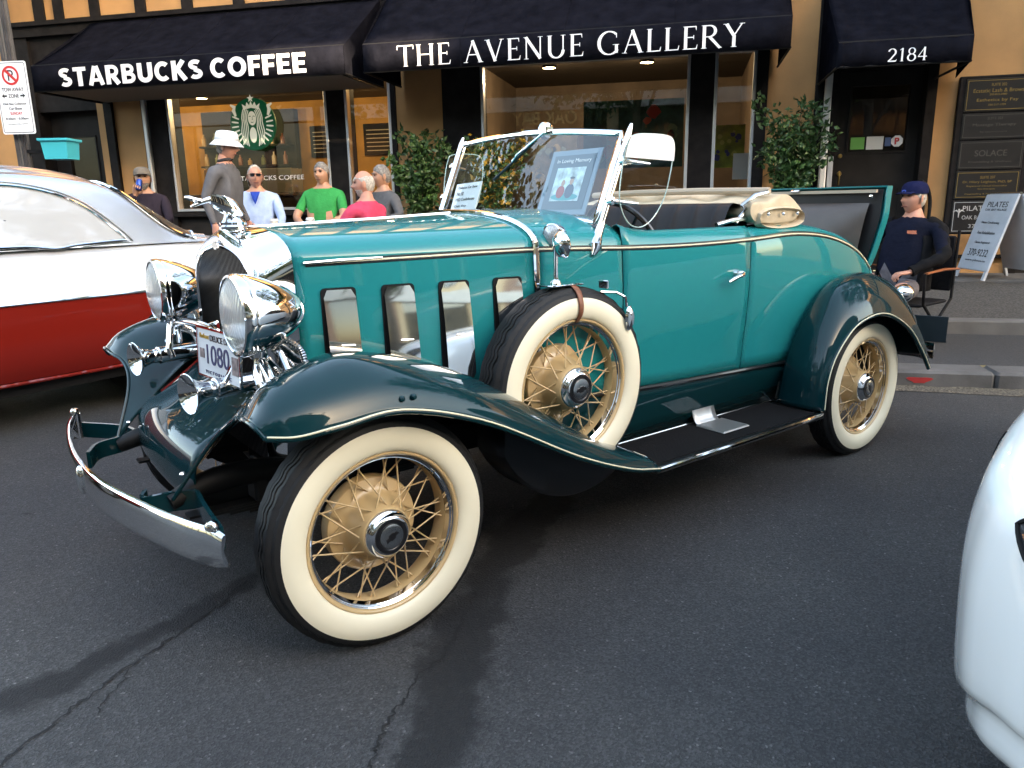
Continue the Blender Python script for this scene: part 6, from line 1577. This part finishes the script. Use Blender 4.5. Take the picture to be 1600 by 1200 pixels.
    if beard:
        b = MB(); rws = []
        for j in range(8):
            ph = -1.30 + .90 * j / 7; rws.append([Mx @ hp(th, ph, .05 * math.sin(PI * min(1, .1 + j / 8)) * (.4 + .6 * math.cos(th))) for th in [(-1.35 + 2.7 * i / 20) for i in range(21)]])
        b.grid(rws); b.out('beard', beard, h, True, 80)
    if hat:
        kind, hm = hat
        if kind == 'bucket':
            b = MB(); b.lathe([(.150, -.050), (.146, -.040), (.112, -.004), (.104, .002), (.103, .03), (.097, .065), (.085, .085), (.05, .094), (.0001, .096)], 40, Mx @ Matrix.Translation((-.004, 0, .058)) @ Matrix.Diagonal((1.08, .93, 1, 1)) @ Matrix.Rotation(PI / 2, 4, 'X'))
            ho = b.out('hat', hm, h, True, 40); ho.modifiers.new('t', 'SOLIDIFY').thickness = .003
            b = MB(); b.lathe([(.1055, .0), (.1065, .006), (.1055, .022)], 40, Mx @ Matrix.Translation((-.004, 0, .058)) @ Matrix.Diagonal((1.08, .93, 1, 1)) @ Matrix.Rotation(PI / 2, 4, 'X')); b.out('hat_band', mat('hat_seam', (.50, .53, .56), .8), ho)
        else:
            b = MB(); b.lathe([(.103, 0), (.1045, .02), (.100, .05), (.085, .078), (.055, .094), (.02, .099), (.0001, .0995)], 36, Mx @ Matrix.Translation((-.006, 0, .036)) @ Matrix.Diagonal((1.04, .86, 1, 1)) @ Matrix.Rotation(PI / 2, 4, 'X')); ho = b.out('cap', hm, h)
            b = MB(); b.grid([[Mx @ Vector((.085 * 1 + .0 + r * .085 * math.cos(a) - .012, .082 * math.sin(a) * (1 - .08 * r), .045 - .016 * r + .012 * math.cos(a * 1.0))) for a in [(-1.25 + 2.5 * k / 14) for k in range(15)]] for r in (0, .35, .7, 1.0)]); vb = b.out('visor', hm, ho, True, 60); vb.modifiers.new('t', 'SOLIDIFY').thickness = .004
    return h, Mx
def hand(parent, wrist, direction, normal, skin, curl=.6, side=1, size=1.0):
    """palm with four bent fingers of unequal length and a thumb from the side of the palm"""
    d = Vector(direction).normalized(); n = Vector(normal); n = (n - d * n.dot(d)).normalized(); s = d.cross(n) * side
    w = Vector(wrist); b = MB(); P = lambda a, c, e: w + (d * a + s * c + n * e) * size
    b.grid([[P(a, cy * wd, cz * th) for cy, cz in [(math.cos(k * PI / 6), math.sin(k * PI / 6)) for k in range(12)]] for a, wd, th in ((-.01, .026, .020), (.02, .034, .017), (.055, .042, .015), (.088, .042, .013), (.098, .036, .009))], close_v=True, cap=True)
    for k, (off, ln) in enumerate(((.031, .068), (.010, .078), (-.011, .073), (-.031, .056))):
        pts = [P(.085, off, 0)]; ang = 0
        for q, f_ in enumerate((.42, .32, .26)):
            ang += curl * (.7 + .15 * q); lp = pts[-1]; pts.append(lp + (d * math.cos(ang) - n * math.sin(ang)) * ln * f_ * size)
        b.tube(pts, [.0095 * size, .0088 * size, .0080 * size, .0055 * size], 7)
    b.tube([P(.022, .034, -.004), P(.045, .056, -.010), P(.072, .060, -.018), P(.090, .054, -.024)], [.0125 * size, .0105 * size, .0092 * size, .006 * size], 7)
    return b.out('hand', skin, parent, True, 80)
def person(label, loc, rz, J, shirt, pants, skin, sleeve='long', shorts=False, group=None):
    p = empty('person', loc, rz, label, 'person', group)
    mats = [shirt, pants, skin, mat('shoe_dark', (.03, .028, .026), .5)]
    E = [('pelvis', 'waist'), ('waist', 'chest'), ('chest', 'neck'), ('neck', 'skull')]; bmx = {('pelvis', 'waist'): (1, 0, .35), ('waist', 'chest'): 0, ('chest', 'neck'): (0, 2, .86), ('neck', 'skull'): 2}
    for s in 'LR':
        E += [('chest', 'sh' + s), ('sh' + s, 'el' + s), ('el' + s, 'wr' + s), ('pelvis', 'hip' + s), ('hip' + s, 'kn' + s), ('kn' + s, 'an' + s), ('an' + s, 'to' + s)]
        bmx.update({('chest', 'sh' + s): 0, ('sh' + s, 'el' + s): 0 if sleeve == 'long' else (0, 2, .72), ('el' + s, 'wr' + s): (0, 2, .94) if sleeve == 'long' else 2, ('pelvis', 'hip' + s): 1, ('hip' + s, 'kn' + s): 1 if not shorts else (1, 2, .80), ('kn' + s, 'an' + s): 1 if not shorts else 2, ('an' + s, 'to' + s): 3})
    skin_body('body', J, E, mats, bmx, p)
    return p
def joints(seated, lean=0.0, sh=.19, belly=.145, arms=None, ground=0.0, seat=.46, knees=.16, h=1.0, shin=(.05, 0)):
    """joint table facing +X; arms: dict of side -> (elbow, wrist)"""
    J = {}
    pz = (seat + .10) if seated else .95 * h
    sx = math.sin(lean); cx_ = math.cos(lean)
    up = lambda a: (sx * a, 0, pz + cx_ * a)
    J['pelvis'] = ((0, 0, pz), (.155, .125)); J['waist'] = (up(.20 * h), (belly * 1.02, belly)); J['chest'] = (up(.42 * h), (.165, .125)); nk = up(.57 * h); J['neck'] = (nk, (.060, .060)); J['skull'] = ((nk[0] + .012, 0, nk[2] + .10), (.058, .060))
    for s, k in (('L', 1), ('R', -1)):
        c = up(.475 * h); J['sh' + s] = ((c[0], k * sh, c[2]), .068)
        el, wr = arms[s]; J['el' + s] = (el, .046); J['wr' + s] = (wr, .031)
        if seated:
            J['hip' + s] = ((.05, k * .095, pz - .01), .095); J['kn' + s] = ((.44, k * knees, pz + .01), .068); J['an' + s] = ((.44 + shin[0], k * knees, .085), .045); J['to' + s] = ((.58 + shin[0], k * knees, .045), .042)
        else:
            J['hip' + s] = ((.0, k * .10, .88 * h), .098); J['kn' + s] = ((.02, k * .11, .49 * h), .070); J['an' + s] = ((-.01, k * .115, .085), .048); J['to' + s] = ((.15, k * .125, .045), .044)
    return J, nk
def chair(loc, rz, label):
    t = empty('cafe_chair', loc, rz, label, 'chair', 'black chairs outside the cafe')
    b = MB(); b.box(-.20, .20, -.20, .20, .43, .46, None, .012); b.out('seat', BLACK, t)
    for x, y in ((.18, .18), (.18, -.18)):
        b = MB(); b.tube([(x, y, .44), (x + .03, y * 1.05, 0)], .012, 8); b.out('leg', BLACK, t)
    for y in (.18, -.18):
        b = MB(); b.tube([(-.22, y * 1.05, 0), (-.19, y, .45), (-.25, y, .84)], .012, 8); b.out('leg', BLACK, t)
    b = MB(); b.box(-.262, -.242, -.19, .19, .62, .85, Matrix.Translation((0, 0, 0)), .008); b.out('backrest', BLACK, t)
    return t
def table(loc, label):
    t = empty('cafe_table', loc, 0, label, 'table', 'small round cafe tables')
    b = MB(); b.lathe([(.0001, .725), (.30, .725), (.305, .715), (.30, .70), (.0001, .698)], 36, Matrix.Rotation(PI / 2, 4, 'X') @ Matrix.Scale(1, 4)); b.out('tabletop', BLACK, t)
    b = MB(); b.lathe([(.025, .70), (.025, .05), (.20, .02), (.21, 0)], 20, Matrix.Rotation(PI / 2, 4, 'X')); b.out('pedestal', BLACK, t)
    return t
CUPW = mat('paper_cup_white', (.78, .77, .74), .5); SLV = mat('cup_sleeve', (.16, .09, .045), .8)
def cup(loc, label):
    t = empty('coffee_cup', loc, 0, label, 'cup')
    Rx = Matrix.Rotation(PI / 2, 4, 'X')
    b = MB(); b.lathe([(.0001, 0), (.030, 0), (.031, .004), (.043, .115)], 24, Rx); b.out('cup', CUPW, t)
    b = MB(); b.lathe([(.0345, .03), (.0405, .085)], 24, Rx); b.out('sleeve', SLV, t)
    b = MB(); b.lathe([(.046, .113), (.047, .122), (.042, .126), (.040, .140), (.036, .141), (.035, .136), (.0001, .136)], 24, Rx); b.out('lid', CUPW, t)
    return t
def gz(y): return .15 if y < 7.2 else (.266 + (y - 7.28) * .196 if y < 8.34 else .50)
# --- standing man in a bucket hat (walks to the right)
R_ = lambda d: math.radians(d)
J, nk = joints(False, .08, .215, .175, {'L': ((.02, .25, 1.16), (.12, .26, .93)), 'R': ((-.06, -.26, 1.16), (.02, -.27, .92))})
loc = (-4.47, 6.80, .235); p = person('standing man in a white bucket hat, grey sweater and blue jeans', loc, R_(8), J, cloth('grey_sweater', (.115, .115, .125)), cloth('blue_jeans', (.05, .10, .24), 14), SKIN2)
head(p, Vector(nk) + Vector((.045, 0, .135)), 0, .10, SKIN2, HAIRG, 'full', True, ('bucket', cloth('white_hat', (.70, .73, .76))))
hand(p, (.125, .26, .93), (.25, 0, -1), (0, 1, 0), SKIN2, .5, 1); hand(p, (.02, -.27, .92), (.1, 0, -1), (0, -1, 0), SKIN2, .5, -1)
b = MB(); b.tube([(nk[0] + .01 + .062 * math.cos(a), .064 * math.sin(a), nk[2] + .012 + .012 * math.cos(a)) for a in [k * PI / 10 for k in range(20)]], .014, 8, closed=True); b.out('collar', cloth('dark_collar', (.05, .05, .055)), p)
# --- seated people; each faces the street unless turned
def seated(label, loc, rz, shirt, pants, skin, arms, sleeve, shorts=False, lean=-.06, **kw):
    J, nk = joints(True, lean, kw.get('sh', .195), kw.get('belly', .155), arms, seat=kw.get('seat', .46), knees=kw.get('knees', .16), shin=kw.get('shin', (.05, 0)))
    return person(label, loc, rz, J, shirt, pants, skin, sleeve, shorts), Vector(nk)
y_ = 7.55
p, nk = seated('seated man in a dark jacket and cap drinking from a blue can', (-5.95, y_, gz(y_) + .06), R_(-62), cloth('dark_plum_jacket', (.028, .022, .032)), cloth('dark_trousers', (.03, .03, .035)), SKIN, {'L': ((.18, .26, .82), (.06, .20, .70)), 'R': ((.20, -.22, .88), (.17, -.06, 1.10))}, 'long')
head(p, nk + Vector((.03, 0, .135)), R_(8), -.10, SKIN, HAIRD, 'long', False, ('cap', cloth('grey_cap', (.16, .14, .12))), HAIRG)
hand(p, (.17, -.06, 1.10), (.3, .35, .9), (-1, 0, .3), SKIN, 1.0, -1)
cn = empty('drink_can', Vector((-5.95, y_, gz(y_) + .06)) + Matrix.Rotation(R_(-62), 3, 'Z') @ Vector((.215, -.015, 1.14)), 0, 'small blue drink can held up to the mouth of the man in the cap', 'can')
b = MB(); b.lathe([(.0001, 0), (.026, 0), (.033, .01), (.033, .105), (.027, .12), (.0001, .12)], 20, Matrix.Rotation(PI / 2 - .3, 4, 'X')); b.out('can', mat('blue_can', (.02, .06, .28), .25, .6), cn)
chair((-5.95 - .0, y_ + .05, gz(y_) + .06), R_(-62), 'black chair under the man drinking from a can')
y_ = 7.62
lb = (-4.60, y_, gz(y_) + .04)
p, nk = seated('seated man with sunglasses in an open pale blue shirt, bare knees', lb, R_(-68), cloth('pale_blue_shirt', (.36, .47, .68)), cloth('khaki_shorts', (.24, .2, .14)), SKIN, {'L': ((.14, .27, .80), (.36, .20, .66)), 'R': ((.10, -.27, .80), (.30, -.16, .66))}, 'long', True)
head(p, nk + Vector((.02, 0, .135)), R_(12), 0, SKIN2, HAIRW, 'long', True)
hand(p, (.36, .20, .665), (1, -.1, -.15), (0, 0, 1), SKIN, .35, 1); hand(p, (.30, -.16, .66), (1, .2, -.1), (0, 0, 1), SKIN, .3, -1)
b = MB(); b.add([(.126, 0, .975), (.112, .03, 1.04), (.075, .052, 1.11), (.075, -.052, 1.11), (.112, -.03, 1.04), (.118, 0, 1.05)], [(0, 1, 5), (1, 2, 5), (2, 3, 5), (3, 4, 5), (4, 0, 5)]); o = b.out('undershirt', cloth('royal_blue', (.02, .06, .35)), p, False)
b = MB(); b.tube(cr([(.05, -.26, .60), (.16, -.22, .66), (.28, -.05, .675), (.33, .10, .67), (.36, .20, .68)], 20), [.055 + .012 * math.sin(i * 1.7) for i in range(20)], 10, flat=.7); b.out('purple_sweater', cloth('purple_knit', (.10, .03, .30)), p)
chair((lb[0], lb[1] + .05, lb[2]), R_(-68), 'black chair under the man in the pale blue shirt')
y_ = 7.85
lg = (-3.93, y_, gz(y_) + .02)
p, nk = seated('seated man in a green T-shirt holding a paper cup in both hands', lg, R_(-86), cloth('green_tshirt', (.025, .27, .075)), cloth('olive_shorts', (.12, .11, .08)), SKIN, {'L': ((.12, .28, .80), (.33, .09, .70)), 'R': ((.12, -.28, .80), (.33, -.09, .70))}, 'short', True, knees=.22, belly=.165)
head(p, nk + Vector((.02, 0, .135)), R_(-6), 0, SKIN, HAIRG, 'full')
hand(p, (.33, .09, .70), (.55, -.8, .1), (.3, .2, .9), SKIN, .9, 1); hand(p, (.33, -.09, .70), (.55, .8, .1), (.3, -.2, .9), SKIN, .9, -1)
cup(Vector(lg) + Matrix.Rotation(R_(-86), 3, 'Z') @ Vector((.385, 0, .665)), 'white lidded paper cup held by the man in green')
chair((lg[0], lg[1] + .05, lg[2]), R_(-86), 'black chair under the man in the green shirt')
y_ = 6.80
lp = (-2.98, y_, .145)
p, nk = seated('seated bald man in a pink shirt turned towards the cafe tables', lp, R_(165), cloth('pink_shirt', (.56, .06, .12)), cloth('grey_trousers', (.10, .10, .11)), SKIN2, {'L': ((.14, .28, .90), (.36, .18, .78)), 'R': ((.14, -.28, .90), (.36, -.18, .78))}, 'short', belly=.18, seat=.56, sh=.215)
head(p, nk + Vector((.03, 0, .135)), R_(34), .06, SKIN2, HAIRW, 'bald', False, None, HAIRW)
hand(p, (.36, .18, .78), (1, -.3, -.1), (0, 0, 1), SKIN2, .4, 1); hand(p, (.36, -.18, .78), (1, .3, -.1), (0, 0, 1), SKIN2, .4, -1)
chair((lp[0] + .02, lp[1], lp[2]), R_(165), 'black chair under the bald man in pink').scale = (1, 1, 1.2)
y_ = 7.80
lq = (-3.22, y_, gz(y_) - .02)
p, nk = seated('seated man in a grey sweatshirt half hidden behind the man in pink', lq, R_(-120), cloth('grey_sweatshirt', (.10, .10, .105)), cloth('dark_trousers', (.03, .03, .035)), SKIN, {'L': ((.02, .33, .86), (.22, .40, .84)), 'R': ((.12, -.28, .80), (.34, -.12, .74))}, 'long')
head(p, nk + Vector((.02, 0, .135)), R_(-20), .05, SKIN, HAIRG, 'full')
hand(p, (.22, .40, .84), (1, .1, -.2), (0, 0, 1), SKIN, .5, 1); hand(p, (.34, -.12, .74), (1, .3, 0), (0, 0, 1), SKIN, .5, -1)
chair((lq[0], lq[1] + .04, lq[2]), R_(-120), 'black chair under the man in the grey sweatshirt')
ta = table((-4.25, 7.50, gz(7.5) + .02), 'round black table between the blue and green shirted men')
cup((-4.30, 7.42, gz(7.5) + .745), 'white lidded paper cup with brown sleeve on the table beside the blue shirted man')
tb_ = table((-3.42, 7.52, gz(7.5)), 'round black table in front of the man in pink')
cup((-3.40, 7.45, gz(7.5) + .725), 'white lidded paper cup on the table before the man in pink')
# --- man in a navy cap in a folding chair behind the roadster
lr = (1.72, 6.72, .14)
NAVY = cloth('navy_tshirt', (.006, .008, .018)); 
p, nk = seated('seated man in a navy cap, black jacket and grey plaid shorts behind the roadster', lr, R_(-128), NAVY, cloth('plaid_shorts', (.13, .12, .13), 30), SKIN2, {'L': ((.06, .32, .72), (.27, .17, .60)), 'R': ((.08, -.30, .72), (.30, -.14, .58))}, 'long', True, lean=-.16, belly=.185, seat=.36, sh=.215, knees=.19)
hh, HM = head(p, nk + Vector((.03, 0, .135)), R_(-22), .0, SKIN2, HAIRW, 'full', False, ('cap', cloth('navy_cap', (.008, .011, .045))))
b = MB(); b.lathe([(.0001, 0), (.018, .001), (.02, 0)], 20, HM @ Matrix.Translation((.092, 0, .078)) @ Matrix.Rotation(-PI / 2, 4, 'Z') @ Matrix.Diagonal((1.3, 1, .8, 1))); b.out('cap_badge', mat('cap_gold', (.55, .25, .04), .5), hh)
b = MB(); b.lathe([(.0001, 0), (.012, .001), (.014, 0)], 20, HM @ Matrix.Translation((.101, 0, .058)) @ Matrix.Rotation(-PI / 2, 4, 'Z') @ Matrix.Diagonal((1.6, 1, .7, 1))); b.out('cap_badge', mat('cap_blue', (.04, .10, .45), .5), hh)
hand(p, (.27, .17, .60), (.8, -.6, -.1), (0, 0, 1), SKIN2, .8, 1); hand(p, (.30, -.14, .58), (1, .3, -.1), (0, 0, 1), SKIN2, .6, -1)
# open black jacket: a shell over the shoulders and arms
JK = cloth('black_jacket', (.008, .008, .009))
def ring(c, rx, ry, a0, a1, n=18): return [(c[0] + rx * math.cos(a0 + (a1 - a0) * k / (n - 1)), c[1] + ry * math.sin(a0 + (a1 - a0) * k / (n - 1)), c[2]) for k in range(n)]
rws = []
for t in fr2(0, 1, 9):
    z = .44 + .52 * t; x = -.165 * (z - .46); w = .222 - .02 * t if t < .8 else .206 - .45 * (t - .8)
    rws.append(ring((x, 0, z), .175 - .045 * t, w, R_(48), R_(312), 26))
b = MB(); b.grid(rws); jk = b.out('jacket', JK, p, True, 80); jk.modifiers.new('t', 'SOLIDIFY').thickness = .012
b = MB()
for s in (1, -1):
    el, wr = ((.06, .32, .72), (.27, .17, .60)) if s == 1 else ((.08, -.30, .72), (.30, -.14, .58))
    P = cr([(-.08, s * .13, .955), (-.075, s * .20, .93), (-.02, s * .265, .82), el, tuple(Vector(el).lerp(Vector(wr), .55)), tuple(Vector(el).lerp(Vector(wr), .95))], 22); b.tube(P, [.066 + .005 * math.sin(i * 1.9) - .0013 * i for i in range(22)], 12)
b.out('jacket_sleeves', JK, p, True, 80)
b = MB(); b.box(-.003, .003, -.035, .03, -.01, .012, Matrix.Translation((.098, .085, .90)) @ Matrix.Rotation(.5, 4, 'Z')); b.poly([(.104, .055, .885), (.094, .125, .885), (.096, .09, .915)], (.003, 0, 0)); b.out('shirt_print', mat('print_orange', (.5, .15, .08), .6), p, False)
fc = empty('folding_chair', lr, R_(-128), 'black folding camp chair with brown arm tips under the man in the navy cap', 'chair')
b = MB(); b.box(-.24, .26, -.27, .27, .33, .355, None, .01); b.out('seat', cloth('camp_canvas', (.014, .014, .016)), fc); b = MB(); b.box(-.30, -.27, -.27, .27, .42, .86, None, .01); b.out('backrest', MATS['camp_canvas'], fc)
for s in (1, -1):
    for q in ([(-.25, s * .29, 0), (.25, s * .29, .36), (.30, s * .30, .60)], [(.25, s * .29, 0), (-.26, s * .29, .36), (-.30, s * .28, .90)]):
        b = MB(); b.tube(q, .012, 8); b.out('leg', MATTE, fc)
    b = MB(); b.tube([(-.28, s * .31, .60), (.0, s * .32, .615), (.30, s * .31, .60)], [.018, .022, .016], 8, flat=.5); b.out('armrest', mat('brown_armrest', (.30, .09, .03), .5), fc)
